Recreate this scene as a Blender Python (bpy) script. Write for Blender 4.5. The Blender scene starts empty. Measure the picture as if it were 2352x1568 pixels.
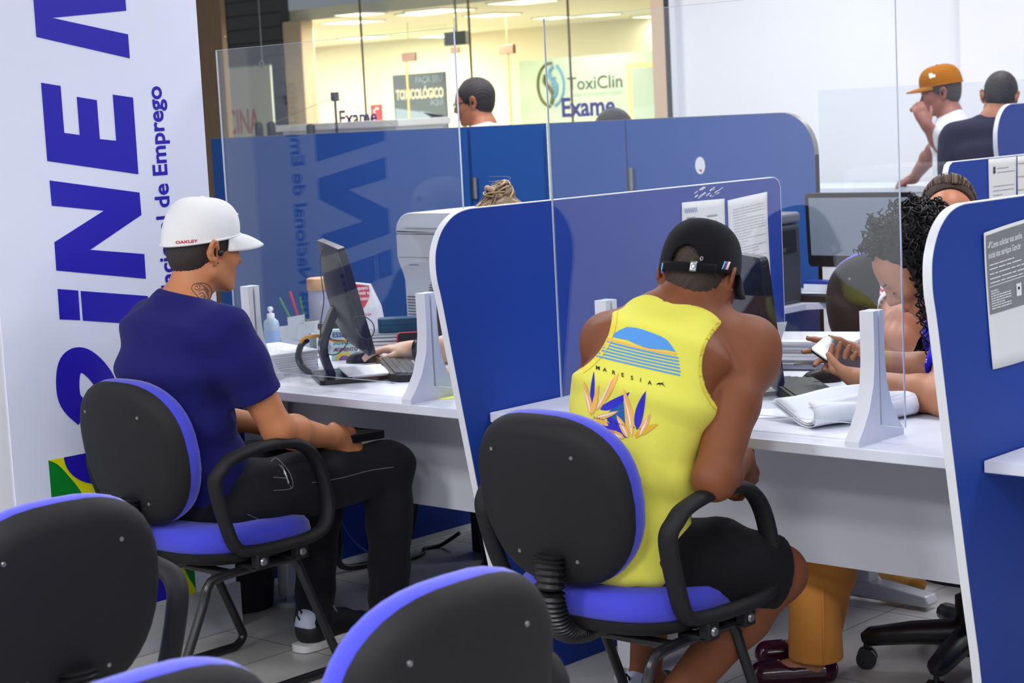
import bpy, bmesh, math, random
import numpy as np
from mathutils import Vector, Matrix, Euler
from mathutils.bvhtree import BVHTree
from mathutils.geometry import tessellate_polygon

scene = bpy.context.scene
COL = scene.collection
rnd = random.Random(7)

# ------------------------------------------------------------------ camera
F_PX = 4255.76
_r = Vector((0.734274, 0.678854, 0.0))
YAW, PITCH, ROLL = 0.74620399, -0.12157763, -0.05022149
def _cam_axes():
    cy, sy, cp, sp = math.cos(YAW), math.sin(YAW), math.cos(PITCH), math.sin(PITCH)
    d = Vector((-sy * cp, cy * cp, sp)); r = Vector((cy, sy, 0)); u = r.cross(d)
    c, s = math.cos(ROLL), math.sin(ROLL)
    return c * r + s * u, -s * r + c * u, d
CR, CU, CD = _cam_axes()
CPOS = Vector((0, 0, 1.5))
cam_data = bpy.data.cameras.new('camera')
cam = bpy.data.objects.new('camera', cam_data)
COL.objects.link(cam)
m = Matrix((CR, CU, -CD)).transposed().to_4x4()
m.translation = CPOS
cam.matrix_world = m
cam_data.sensor_fit = 'HORIZONTAL'
cam_data.sensor_width = 23.5
cam_data.lens = 23.5 * F_PX / 2352
cam_data.clip_start = 0.05
cam_data.clip_end = 100
cam_data.dof.use_dof = True
cam_data.dof.focus_distance = 4.6
cam_data.dof.aperture_fstop = 5.0
scene.camera = cam

# ------------------------------------------------------------------ exposure, world
vs = scene.view_settings
vs.view_transform = 'Standard'
vs.look = 'None'
vs.gamma = 1.0
vs.use_curve_mapping = False
vs.exposure = 0.0
world = bpy.data.worlds.new('world')
scene.world = world
world.use_nodes = True
bg = world.node_tree.nodes['Background']
bg.inputs[0].default_value = (0.80, 0.88, 1.0, 1)
bg.inputs[1].default_value = 0.25
LAMP_W = 25.0          # watts of each ceiling panel in the hall
WARM_W = 38.0          # watts of each downlight panel in the clinic
CEIL = 3.0

# rows of square ceiling panels: (x, y)
HALL_LAMPS = [(x, y, 1.9) for y in (-1.1, 0.35) for x in (-3.2, -0.8, 1.6)] + [(x, 4.6, 1.2) for x in (-3.9, -2.0, 0.2)] + [(-6.1, 4.8, 1.9)] + [(x, y, 0.95) for y in (6.9, 8.6) for x in (-8.4, -6.4, -4.4, -2.0)]  # the lone panel at far left is added to brighten the blue partition

# ------------------------------------------------------------------ pixels of the 2352 x 1568 frame -> points of the place
def ray(x, y): return CD + CR * ((x - 1176) / F_PX) - CU * ((y - 784) / F_PX)
def PX(x, y, X): v = ray(x, y); return CPOS + v * ((X - CPOS.x) / v.x)
def PY(x, y, Y): v = ray(x, y); return CPOS + v * ((Y - CPOS.y) / v.y)
def PZ(x, y, Z): v = ray(x, y); return CPOS + v * ((Z - CPOS.z) / v.z)

# ------------------------------------------------------------------ materials
def lin(c):
    out = []
    for v in c[:3]:
        v = v / 255.0
        out.append(v / 12.92 if v <= 0.04045 else ((v + 0.055) / 1.055) ** 2.4)
    return (*out, 1.0)
_M = {}
def mat(name, rgb, rough=0.5, metal=0.0, noise=0.0, nscale=40.0, bump=0.0, bscale=200.0, spec=0.5, emit=0.0, sheen=0.0, alpha=1.0, trans=0.0, stretch=None):
    """procedural material: base colour with a little noise variation and an optional bump"""
    if name in _M: return _M[name]
    mt = bpy.data.materials.new(name); mt.use_nodes = True
    nt = mt.node_tree; b = nt.nodes['Principled BSDF']
    c = lin(rgb)
    b.inputs['Base Color'].default_value = c
    b.inputs['Roughness'].default_value = rough
    b.inputs['Metallic'].default_value = metal
    b.inputs['Specular IOR Level'].default_value = spec
    if sheen: b.inputs['Sheen Weight'].default_value = sheen; b.inputs['Sheen Roughness'].default_value = 0.5
    if trans: b.inputs['Transmission Weight'].default_value = trans
    if alpha < 1: b.inputs['Alpha'].default_value = alpha
    if emit:
        b.inputs['Emission Color'].default_value = c; b.inputs['Emission Strength'].default_value = emit
    tc = None
    if noise or bump:
        tc = nt.nodes.new('ShaderNodeTexCoord')
        src = tc.outputs['Object']
        if stretch:
            mp = nt.nodes.new('ShaderNodeMapping'); mp.inputs['Scale'].default_value = stretch
            nt.links.new(src, mp.inputs['Vector']); src = mp.outputs['Vector']
    if noise:
        n = nt.nodes.new('ShaderNodeTexNoise'); n.inputs['Scale'].default_value = nscale; n.inputs['Detail'].default_value = 4
        nt.links.new(src, n.inputs['Vector'])
        r = nt.nodes.new('ShaderNodeMapRange')
        r.inputs['To Min'].default_value = 1 - noise; r.inputs['To Max'].default_value = 1 + noise
        nt.links.new(n.outputs['Fac'], r.inputs['Value'])
        mx = nt.nodes.new('ShaderNodeVectorMath'); mx.operation = 'SCALE'; mx.inputs[0].default_value = c[:3]
        nt.links.new(r.outputs['Result'], mx.inputs['Scale'])
        nt.links.new(mx.outputs['Vector'], b.inputs['Base Color'])
    if bump:
        n2 = nt.nodes.new('ShaderNodeTexNoise'); n2.inputs['Scale'].default_value = bscale; n2.inputs['Detail'].default_value = 3
        nt.links.new(src, n2.inputs['Vector'])
        bp = nt.nodes.new('ShaderNodeBump'); bp.inputs['Strength'].default_value = bump; bp.inputs['Distance'].default_value = 0.004
        nt.links.new(n2.outputs['Fac'], bp.inputs['Height']); nt.links.new(bp.outputs['Normal'], b.inputs['Normal'])
    _M[name] = mt
    return mt
def glass_mat(name, tint=(255, 255, 255), f0=0.045, haze=0.0, rough=0.0):
    """thin clear sheet: passes light straight through, mirrors by its angle (Schlick)"""
    if name in _M: return _M[name]
    mt = bpy.data.materials.new(name); mt.use_nodes = True
    nt = mt.node_tree; nt.nodes.clear()
    out = nt.nodes.new('ShaderNodeOutputMaterial')
    tr = nt.nodes.new('ShaderNodeBsdfTransparent'); tr.inputs['Color'].default_value = lin(tint)
    gl = nt.nodes.new('ShaderNodeBsdfGlossy'); gl.inputs['Roughness'].default_value = rough
    geo = nt.nodes.new('ShaderNodeNewGeometry')
    dt = nt.nodes.new('ShaderNodeVectorMath'); dt.operation = 'DOT_PRODUCT'
    nt.links.new(geo.outputs['Normal'], dt.inputs[0]); nt.links.new(geo.outputs['Incoming'], dt.inputs[1])
    ab = nt.nodes.new('ShaderNodeMath'); ab.operation = 'ABSOLUTE'; nt.links.new(dt.outputs['Value'], ab.inputs[0])
    om = nt.nodes.new('ShaderNodeMath'); om.operation = 'SUBTRACT'; om.inputs[0].default_value = 1.0; nt.links.new(ab.outputs[0], om.inputs[1])
    pw = nt.nodes.new('ShaderNodeMath'); pw.operation = 'POWER'; pw.inputs[1].default_value = 5.0; nt.links.new(om.outputs[0], pw.inputs[0])
    ma = nt.nodes.new('ShaderNodeMath'); ma.operation = 'MULTIPLY_ADD'; ma.inputs[1].default_value = 1 - f0; ma.inputs[2].default_value = f0
    nt.links.new(pw.outputs[0], ma.inputs[0])
    mx = nt.nodes.new('ShaderNodeMixShader')
    nt.links.new(ma.outputs[0], mx.inputs['Fac']); nt.links.new(tr.outputs[0], mx.inputs[1]); nt.links.new(gl.outputs[0], mx.inputs[2])
    last = mx
    if haze:
        df = nt.nodes.new('ShaderNodeBsdfDiffuse'); df.inputs['Color'].default_value = (0.8, 0.82, 0.85, 1)
        m2 = nt.nodes.new('ShaderNodeMixShader'); m2.inputs['Fac'].default_value = haze
        nt.links.new(mx.outputs[0], m2.inputs[1]); nt.links.new(df.outputs[0], m2.inputs[2]); last = m2
    nt.links.new(last.outputs[0], out.inputs['Surface'])
    _M[name] = mt
    return mt

# ------------------------------------------------------------------ objects
_W = {}                                     # object name -> matrix (parents are placed before the first update)
def mset(o, loc=(0, 0, 0), rotz=0.0):
    o.location = loc; o.rotation_euler = (0, 0, rotz)
    _W[o.name] = Matrix.LocRotScale(Vector(loc), Euler((0, 0, rotz)), None)
def tag(o, label=None, cat=None, group=None, kind=None):
    if label: o['label'] = label
    if cat: o['category'] = cat
    if group: o['group'] = group
    if kind: o['kind'] = kind
    return o
def thing(name, label, cat, loc=(0, 0, 0), rotz=0.0, group=None):
    o = bpy.data.objects.new(name, None); COL.objects.link(o); o.empty_display_size = 0.05
    mset(o, loc, rotz)
    return tag(o, label, cat, group)
def root_matrix(p):
    mm = Matrix.Identity(4)
    while p is not None:
        mm = _W.get(p.name, Matrix.Identity(4)) @ mm; p = p.parent
    return mm
def link_mesh(name, me, parent=None, local=False):
    o = bpy.data.objects.new(name, me); COL.objects.link(o)
    _W[o.name] = Matrix.Identity(4)
    if parent is not None:
        o.parent = parent
        if not local: me.transform(root_matrix(parent).inverted())
    return o
def copy_tree(o, parent=None):
    c = o.copy(); COL.objects.link(c)
    _W[c.name] = _W.get(o.name, Matrix.Identity(4)).copy()
    c.parent = parent
    for ch in list(o.children): copy_tree(ch, c)
    return c
def struct(o): o['kind'] = 'structure'; return o

class G:
    """collects shapes in world (or local) coordinates; build() links them as ONE mesh object"""
    def __init__(s): s.v = []; s.f = []; s.m = []; s.mi = 0
    def mi_(s, i): s.mi = i; return s
    def add(s, vs_, fs):
        n = len(s.v); s.v += [tuple(p) for p in vs_]
        for f in fs: s.f.append(tuple(i + n for i in f)); s.m.append(s.mi)
        return s
    def box(s, lo, hi, rot=None, piv=None):
        x0, y0, z0 = lo; x1, y1, z1 = hi
        p = [Vector(q) for q in ((x0, y0, z0), (x1, y0, z0), (x1, y1, z0), (x0, y1, z0), (x0, y0, z1), (x1, y0, z1), (x1, y1, z1), (x0, y1, z1))]
        if rot is not None:
            c = Vector(piv) if piv is not None else (Vector(lo) + Vector(hi)) / 2
            R = rot if isinstance(rot, Matrix) else Euler(rot).to_matrix()
            p = [c + R @ (q - c) for q in p]
        return s.add(p, [(0, 3, 2, 1), (4, 5, 6, 7), (0, 1, 5, 4), (1, 2, 6, 5), (2, 3, 7, 6), (3, 0, 4, 7)])
    def prism(s, poly, mp, d0, d1):
        """poly: 2D outline; mp(u, v, d) -> point; extruded between d0 and d1"""
        n = len(poly)
        vs_ = [mp(u, v, d0) for u, v in poly] + [mp(u, v, d1) for u, v in poly]
        tri = tessellate_polygon([[Vector((u, v, 0)) for u, v in poly]])
        fs = [tuple(t) for t in tri] + [tuple(i + n for i in t[::-1]) for t in tri]
        fs += [(i, (i + 1) % n, (i + 1) % n + n, i + n) for i in range(n)]
        return s.add(vs_, fs)
    def tube(s, pts, r, seg=10, closed=False, sx=1.0, up=None, cap=True):
        pts = [Vector(p) for p in pts]; n = len(pts)
        rs = r if isinstance(r, (list, tuple)) else [r] * n
        rings = []; prev = Vector(up) if up else None
        for i, p in enumerate(pts):
            a = pts[(i - 1) % n] if (closed or i > 0) else p
            b = pts[(i + 1) % n] if (closed or i < n - 1) else p
            t = (b - a).normalized() if (b - a).length > 1e-9 else Vector((0, 0, 1))
            if prev is None:
                prev = Vector((0, 0, 1)) if abs(t.z) < 0.9 else Vector((1, 0, 0))
            nn = (prev - t * prev.dot(t))
            nn = nn.normalized() if nn.length > 1e-6 else t.orthogonal().normalized()
            bb = t.cross(nn)
            if not up: prev = nn
            rings.append([p + nn * (math.cos(2 * math.pi * k / seg) * rs[i] * sx) + bb * (math.sin(2 * math.pi * k / seg) * rs[i]) for k in range(seg)])
        vs_ = [q for rg in rings for q in rg]; fs = []
        for i in range(n if closed else n - 1):
            j = (i + 1) % n
            for k in range(seg):
                l = (k + 1) % seg
                fs.append((i * seg + k, i * seg + l, j * seg + l, j * seg + k))
        if not closed and cap:
            fs.append(tuple(range(seg))[::-1]); fs.append(tuple((n - 1) * seg + k for k in range(seg)))
        return s.add(vs_, fs)
    def lathe(s, prof, c, seg=24, axis=None):
        """prof: (radius, height) pairs from one end to the other"""
        c = Vector(c); az = Vector(axis).normalized() if axis else Vector((0, 0, 1))
        ax = az.orthogonal().normalized() if axis else Vector((1, 0, 0)); ay = az.cross(ax)
        vs_ = []; fs = []; n = len(prof)
        for r, h in prof:
            for k in range(seg):
                a = 2 * math.pi * k / seg
                vs_.append(c + az * h + ax * (r * math.cos(a)) + ay * (r * math.sin(a)))
        for i in range(n - 1):
            for k in range(seg):
                l = (k + 1) % seg
                fs.append((i * seg + k, i * seg + l, (i + 1) * seg + l, (i + 1) * seg + k))
        fs.append(tuple(range(seg))[::-1]); fs.append(tuple((n - 1) * seg + k for k in range(seg)))
        return s.add(vs_, fs)
    def ball(s, c, r, seg=16, rings=10, sc=(1, 1, 1), rot=None):
        c = Vector(c); R = rot or Matrix.Identity(3)
        vs_ = []; fs = []
        for i in range(rings + 1):
            th = math.pi * i / rings
            for k in range(seg):
                a = 2 * math.pi * k / seg
                vs_.append(c + R @ Vector((r * sc[0] * math.sin(th) * math.cos(a), r * sc[1] * math.sin(th) * math.sin(a), r * sc[2] * math.cos(th))))
        for i in range(rings):
            for k in range(seg):
                l = (k + 1) % seg
                fs.append((i * seg + k, (i + 1) * seg + k, (i + 1) * seg + l, i * seg + l))
        return s.add(vs_, fs)
    def grid(s, fn, nu, nv, closed_u=False):
        vs_ = [fn(i / (nu if closed_u else nu - 1), j / (nv - 1)) for j in range(nv) for i in range(nu)]
        fs = []
        for j in range(nv - 1):
            for i in range(nu if closed_u else nu - 1):
                k = (i + 1) % nu
                fs.append((j * nu + i, j * nu + k, (j + 1) * nu + k, (j + 1) * nu + i))
        return s.add(vs_, fs)
    def build(s, name, mats, parent=None, local=False, bevel=0.0, bseg=2, smooth=40, subsurf=0, solid=0.0, clean=True):
        me = bpy.data.meshes.new(name)
        me.from_pydata([tuple(p) for p in s.v], [], s.f)
        mats = mats if isinstance(mats, (list, tuple)) else [mats]
        for mm in mats: me.materials.append(mm)
        me.polygons.foreach_set('material_index', s.m)
        bm = bmesh.new(); bm.from_mesh(me)
        if clean: bmesh.ops.remove_doubles(bm, verts=bm.verts, dist=1e-5)
        bmesh.ops.recalc_face_normals(bm, faces=bm.faces)
        bm.to_mesh(me); bm.free()
        if smooth:
            me.polygons.foreach_set('use_smooth', [True] * len(me.polygons))
            me.set_sharp_from_angle(angle=math.radians(smooth))
        o = link_mesh(name, me, parent, local)
        if solid:
            md = o.modifiers.new('solid', 'SOLIDIFY'); md.thickness = solid; md.offset = 0
        if bevel:
            md = o.modifiers.new('bevel', 'BEVEL'); md.width = bevel; md.segments = bseg; md.limit_method = 'ANGLE'; md.angle_limit = math.radians(50)
        if subsurf:
            md = o.modifiers.new('sub', 'SUBSURF'); md.levels = subsurf; md.render_levels = subsurf
        return o
def smooth_path(pts, n=8, closed=False):
    """Catmull-Rom through pts"""
    P = [Vector(p) for p in pts]; out = []; k = len(P)
    for i in range(k if closed else k - 1):
        if closed: a, b, c, d = P[(i - 1) % k], P[i], P[(i + 1) % k], P[(i + 2) % k]
        else: a, b, c, d = P[max(i - 1, 0)], P[i], P[i + 1], P[min(i + 2, k - 1)]
        for j in range(n):
            t = j / n
            out.append(0.5 * ((2 * b) + (c - a) * t + (2 * a - 5 * b + 4 * c - d) * t * t + (3 * b - a - 3 * c + d) * t ** 3))
    if not closed: out.append(P[-1])
    return out
def rrect(w, h, r, n=5, cx=0, cy=0):
    out = []
    for sx, sy, a0 in ((1, 1, 0), (-1, 1, 90), (-1, -1, 180), (1, -1, 270)):
        for i in range(n + 1):
            a = math.radians(a0 + 90 * i / n)
            out.append((cx + sx * (w / 2 - r) + r * math.cos(a), cy + sy * (h / 2 - r) + r * math.sin(a)))
    return out
# ---- text: letters as a mesh in the plane (u right, v up), each vertex mapped by mp(u, v)
def text_polys(txt, size=1.0, bold=0.0, spacing=1.0, shear=0.0, align='LEFT', xs=1.0, res=3):
    cu = bpy.data.curves.new('txt', 'FONT'); cu.body = txt; cu.size = size; cu.offset = bold; cu.space_character = spacing
    cu.shear = shear; cu.align_x = align; cu.resolution_u = res
    ob = bpy.data.objects.new('txt', cu); COL.objects.link(ob)
    dg = bpy.context.evaluated_depsgraph_get()
    me = bpy.data.meshes.new_from_object(ob.evaluated_get(dg))
    vs_ = [(v.co.x * xs, v.co.y) for v in me.vertices]; fs = [tuple(p.vertices) for p in me.polygons]
    bpy.data.objects.remove(ob); bpy.data.curves.remove(cu); bpy.data.meshes.remove(me)
    return vs_, fs
def add_text(g, txt, mp, **kw):
    vs_, fs = text_polys(txt, **kw)
    g.add([mp(u, v) for u, v in vs_], fs)
    return g
# ================================================================== THE SETTING
M_WALL = mat('wall_paint', (232, 233, 236), 0.7, noise=0.02, nscale=3)
M_CEIL = mat('ceiling_paint', (235, 235, 235), 0.8)
M_WARMWALL = mat('clinic_wall_paint', (248, 240, 216), 0.7)
M_BAND = mat('baseboard_tile', (178, 178, 184), 0.35, noise=0.05, nscale=12)
M_WOOD = mat('dark_wood', (142, 116, 92), 0.5, noise=0.25, nscale=14, stretch=(6, 6, 0.5))
M_SLAT = mat('dark_slats', (48, 42, 40), 0.5, noise=0.2, nscale=10, stretch=(1, 1, 10))
M_BEIGE = mat('beige_frame', (214, 188, 158), 0.45)
M_STEELDARK = mat('dark_metal_frame', (62, 64, 68), 0.4, metal=0.3)
M_MINT = mat('mint_wall_paint', (205, 226, 210), 0.7)

def floor_mat():
    mt = mat('floor_tiles', (182, 181, 177), 0.24, noise=0.10, nscale=5, spec=0.45)
    nt = mt.node_tree; b = nt.nodes['Principled BSDF']
    src = b.inputs['Base Color'].links[0].from_socket
    tc = nt.nodes.new('ShaderNodeTexCoord'); mp = nt.nodes.new('ShaderNodeMapping')
    mp.inputs['Location'].default_value = (4.035, -3.385, 0)
    nt.links.new(tc.outputs['Object'], mp.inputs['Vector'])
    br = nt.nodes.new('ShaderNodeTexBrick'); br.offset = 0.0; br.squash = 1.0
    br.inputs['Scale'].default_value = 1.0; br.inputs['Brick Width'].default_value = 0.61; br.inputs['Row Height'].default_value = 0.61
    br.inputs['Mortar Size'].default_value = 0.002; br.inputs['Mortar Smooth'].default_value = 0.1
    br.inputs['Color1'].default_value = (1, 1, 1, 1); br.inputs['Color2'].default_value = (0.93, 0.93, 0.93, 1); br.inputs['Mortar'].default_value = (0.3, 0.3, 0.3, 1)
    nt.links.new(mp.outputs['Vector'], br.inputs['Vector'])
    mx = nt.nodes.new('ShaderNodeMix'); mx.data_type = 'RGBA'; mx.blend_type = 'MULTIPLY'; mx.inputs['Factor'].default_value = 1
    nt.links.new(src, mx.inputs['A']); nt.links.new(br.outputs['Color'], mx.inputs['B'])
    nt.links.new(mx.outputs['Result'], b.inputs['Base Color'])
    return mt
Y_ST = 10.0                 # plane of the glass storefront
XW = -4.371                 # face of the left wall
struct(G().box((-18, -4, -0.1), (4, 16.2, 0)).build('floor', floor_mat()))
struct(G().box((-13, -4, CEIL), (4, Y_ST, CEIL + 0.1)).build('ceiling', M_CEIL))
struct(G().box((-4.62, -4, 0), (XW, 3.44, CEIL)).build('wall_left', M_WALL))
struct(G().box((XW, -4, 0), (XW + 0.012, 3.45, 0.138)).build('baseboard_left', M_BAND, bevel=0.002))
struct(G().box((-4.62, -4.15, 0), (4, -4, CEIL)).build('wall_front', mat('front_wall_paint', (112, 114, 120), 0.7)))
struct(G().box((3.9, -4, 0), (4.05, 16, CEIL)).build('wall_right', M_WALL))
# white wall right of the storefront, with a pilaster standing forward of it
struct(G().box((-7.60, Y_ST, 0), (-4.6, Y_ST + 0.2, CEIL)).box((PY(2205, 100, Y_ST - .12).x, Y_ST - 0.12, 0), (3.9, Y_ST, CEIL)).build('wall_back', M_WALL))
# storefront: side posts, header
struct(G().box((-7.80, Y_ST - 0.03, 0), (-7.69, Y_ST + 0.12, CEIL)).build('trim_1', M_BEIGE))
struct(G().box((-7.69, Y_ST - 0.03, 0), (-7.63, Y_ST + 0.12, CEIL)).build('trim_2', M_STEELDARK))
struct(G().box((-7.63, Y_ST - 0.05, 0), (-7.585, Y_ST + 0.15, CEIL)).build('trim_3', mat('pale_frame', (220, 222, 228), 0.4)))
struct(G().box((PY(452, 100, Y_ST).x - .3, Y_ST - 0.03, 0), (PY(514, 50, Y_ST).x, Y_ST + 0.02, CEIL)).build('trim_4', M_WOOD))
# dark slatted wall of the passage, beyond the glass
g = G()
xs_ = PY(663, 150, Y_ST + 1.05).x
for k in range(26): g.box((-15.6, Y_ST + 0.98, 0.02 + k * 0.125), (xs_ - .01, Y_ST + 1.02, 0.02 + k * 0.125 + 0.105))
g.box((-15.7, Y_ST + 1.02, 0), (xs_ - .01, Y_ST + 1.1, 3.3))
struct(g.build('wall_slatted', M_SLAT))
# panes of the storefront, a joint between each two
M_PANE = glass_mat('storefront_glass', (250, 253, 250), 0.03)
xs = [PY(514, 50, Y_ST).x, -10.68, -9.52, -8.56, -7.8]
for i in range(4):
    struct(G().box((xs[i] + 0.006, Y_ST, 0.02), (xs[i + 1] - 0.006, Y_ST + 0.01, 2.98)).build('window_%d' % (i + 1), M_PANE, smooth=0))
    if i: struct(G().box((xs[i] - 0.006, Y_ST - 0.001, 0.02), (xs[i] + 0.006, Y_ST + 0.011, 2.98)).build('trim_%d' % (i + 5), mat('silicone_joint', (120, 105, 70), 0.5)))

# ---- the clinic beyond the passage
YC = 14.3
ZC = 2.42
struct(G().box((-19, YC + 0.8, 0), (-7.2, YC + 0.95, ZC)).build('wall_clinic_back', M_WARMWALL))
struct(G().box((-7.35, Y_ST + 0.2, 0), (-7.2, YC + 0.8, ZC)).build('wall_clinic_right', M_WARMWALL))
struct(G().box((-19.1, Y_ST + 1.3, 0), (-18.9, YC + 0.95, ZC)).build('wall_clinic_left', M_WARMWALL))
struct(G().box((-19, Y_ST + 1.12, ZC), (-7.2, YC + 0.95, ZC + 0.1)).build('ceiling_clinic', mat('clinic_ceiling', (252, 244, 222), 0.8)))
q0 = PY(663, 150, Y_ST + 1.05); q1 = PY(706, 150, Y_ST + 1.05)
struct(G().box((q0.x, Y_ST + 1.0, 0), (q1.x, Y_ST + 1.15, ZC)).build('trim_9', M_BEIGE, bevel=0.01))
struct(G().box((PY(840, 200, 13.26).x, 13.25, 0), (PY(1035, 200, 13.26).x, 13.26, ZC)).build('window_9', M_PANE, smooth=0))
# ================================================================== LAMPS
M_DIFF = mat('lamp_diffuser', (255, 255, 255), 0.5, emit=3.0)
M_LFRAME = mat('lamp_frame', (240, 240, 240), 0.5)
def panel_lamp(x, y, z, w, power, col, name, label, group, s=0.6):
    t = thing(name, label, 'ceiling light', (x, y, z), 0, group)
    G().box((x - s / 2 - .02, y - s / 2 - .02, z - .012), (x + s / 2 + .02, y + s / 2 + .02, z)).build('lamp_frame', M_LFRAME, t)
    G().box((x - s / 2, y - s / 2, z - .016), (x + s / 2, y + s / 2, z - .0125)).build('diffuser', mat('diffuser_' + name, col, 0.5, emit=2.0), t)
    l = bpy.data.lights.new(name, 'AREA'); l.shape = 'SQUARE'; l.size = s; l.energy = power; l.color = lin(col)[:3]
    lo = bpy.data.objects.new(name + '_glow', l); COL.objects.link(lo); lo.location = (0, 0, -.03); lo.parent = t
for x, y, k_ in HALL_LAMPS:
    panel_lamp(x, y, CEIL, 0.6, LAMP_W * k_, (249, 249, 254), 'ceiling_light', 'square white ceiling panel light over the service hall', 'ceiling lights of the hall')
for i, (px_, py_, s_) in enumerate([(1010, 22, .42), (1130, 32, .36), (1275, 38, .3), (1375, 32, .3), (1500, 35, .3), (968, 29, .3), (826, 30, .3), (1200, 2, .4)]):
    p = PZ(px_, py_, ZC)
    panel_lamp(p.x, p.y, ZC, 0.4, WARM_W * (.45 if i not in (2, 3, 4) else .12), (255, 245, 222), 'downlight', 'square warm ceiling panel added to brighten the clinic', 'downlights of the clinic', s=s_)
for lx_, ly_ in ((-16.4, 11.8), (-14.4, 11.8), (-12.6, 11.7), (-16.6, 13.6), (-14.9, 14.0)):  # extra panels added only to raise the overall light in the clinic
    panel_lamp(lx_, ly_, ZC, 0.4, WARM_W * 2.0, (255, 245, 222), 'downlight', 'square warm ceiling panel added to brighten the clinic', 'downlights of the clinic', s=.4)

# ================================================================== BANNER ON THE LEFT WALL
M_BAN = mat('banner_vinyl', (226, 231, 248), 0.35, noise=0.01, nscale=2)
M_BLUEINK = mat('banner_blue', (36, 26, 172), 0.35)
ban = thing('wall_banner', 'tall white wall banner with big blue SiNE lettering reading upwards', 'banner', (XW, 3.07, 0.15))
G().box((XW, 2.708, 0.139), (XW + 0.004, 3.44, 2.9)).build('panel', M_BAN, ban)
def ban_mp(y, z, d): return Vector((XW + 0.004 + d, y, z))
def ban_poly(name, polys, mt):
    g = G()
    for p in polys: g.prism(p, ban_mp, 0.0, 0.0012)
    return g.build(name, mt, ban, smooth=0)
ban_poly('letter_m', [[(2.89, 2.45), (2.89, 1.773), (3.191, 1.712), (3.191, 1.779), (2.944, 1.824), (3.191, 1.845), (3.191, 1.93), (2.944, 1.96), (3.191, 2.06), (3.191, 2.45)]], M_BLUEINK)
ban_poly('letter_e', [[(2.893, 1.65), (2.954, 1.64), (2.954, 1.512), (3.004, 1.504), (3.004, 1.609), (3.069, 1.598), (3.069, 1.49), (3.124, 1.483), (3.124, 1.612), (3.192, 1.602), (3.191, 1.385), (2.893, 1.438)]], M_BLUEINK)
ban_poly('letter_n', [[(2.895, 1.385), (3.190, 1.333), (3.191, 1.269), (3.009, 1.185), (3.191, 1.157), (3.190, 1.086), (2.894, 1.138), (2.895, 1.216), (3.064, 1.29), (2.896, 1.316)]], M_BLUEINK)
ban_poly('letter_i', [[(2.893, 1.087), (2.959, 1.076), (2.958, 0.993), (2.892, 1.003)], [(2.967, 1.074), (3.192, 1.036), (3.192, 0.952), (2.967, 0.991)]], M_BLUEINK)
# S: a thick curved stroke, glyph up = -y, glyph right = +z
def s_glyph():
    c = [(.16, .80), (.33, .955), (.62, .93), (.70, .78), (.56, .60), (.28, .46), (.06, .28), (.13, .09), (.42, .045), (.66, .17)]
    pts = smooth_path([(a, b, 0) for a, b in c[::-1]], 8)
    L_, R_ = [], []
    for i, p in enumerate(pts):
        t = (pts[min(i + 1, len(pts) - 1)] - pts[max(i - 1, 0)]).normalized(); n = Vector((-t.y, t.x, 0)) * 0.125
        L_.append(p + n); R_.append(p - n)
    g = G(); n = len(pts)
    f = lambda p: ban_mp(3.19 - p.y * 0.30, 0.665 + p.x * 0.29 + (p.y - .5) * .045, 0.0008)
    g.add([f(p) for p in L_] + [f(p) for p in R_], [(i, i + 1, n + i + 1, n + i) for i in range(n - 1)])
    return g
s_glyph().build('letter_s', M_BLUEINK, ban, smooth=0)
g = G(); vt, ft = text_polys('Sistema Nacional de Emprego', size=0.0715, bold=0.0017, xs=1.0)
wtxt = max(v[0] for v in vt)
g.add([ban_mp(3.292 - v, 1.632 - wtxt * 1.0 + u, 0.001) for u, v in vt], ft)
g.build('small_lettering', M_BLUEINK, ban, smooth=0)
# flag
FY0, FY1, FZ0, FZ1 = 2.82, 3.287, 0.145, 0.62
G().box((XW + .004, FY0, FZ0), (XW + .0048, FY1, FZ1)).build('flag_green', mat('flag_green', (10, 128, 42), 0.35), ban)
fc = Vector(((FY0 + FY1) / 2, (FZ0 + FZ1) / 2))
def fl(u, v, d): return ban_mp(fc.x + u * (FY1 - FY0) / 2, fc.y + v * (FZ1 - FZ0) / 2, d)
yel = smooth_path([(-1, 1, 0), (-.88, .93, 0), (-.74, .77, 0), (-.57, .52, 0), (-.42, .12, 0), (-.30, -.30, 0), (.0, -.62, 0), (.40, -.55, 0), (.55, -.75, 0), (.80, -1, 0), (1, -1, 0), (.86, -.72, 0), (.64, -.1, 0), (.5, .35, 0), (.1, .75, 0), (-.1, 1, 0)], 4)
G().prism([(p.x, p.y) for p in yel], fl, 0.0008, 0.0016).build('flag_yellow', mat('flag_yellow', (222, 222, 20), 0.35), ban, smooth=0)
circ = [(-.12 + .52 * math.cos(a), .60 + .72 * math.sin(a)) for a in [math.radians(180 + 180 * k / 24 - 34 + 68 * 0 ) for k in range(25)]]
arc = [(-.79, 1)] + [(-.24 + .55 * math.cos(math.radians(a)), 1.0 + .40 * math.sin(math.radians(a))) for a in range(184, 357, 8)] + [(.31, 1)]
G().prism(arc, fl, 0.0016, 0.0024).build('flag_disc', M_BLUEINK, ban, smooth=0)
G().prism([(.30, -1), (.32, -.84), (.42, -.72), (.52, -.74), (.62, -.86), (.70, -1)], fl, 0.0016, 0.0024).build('flag_star_band', M_BLUEINK, ban, smooth=0)

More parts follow.
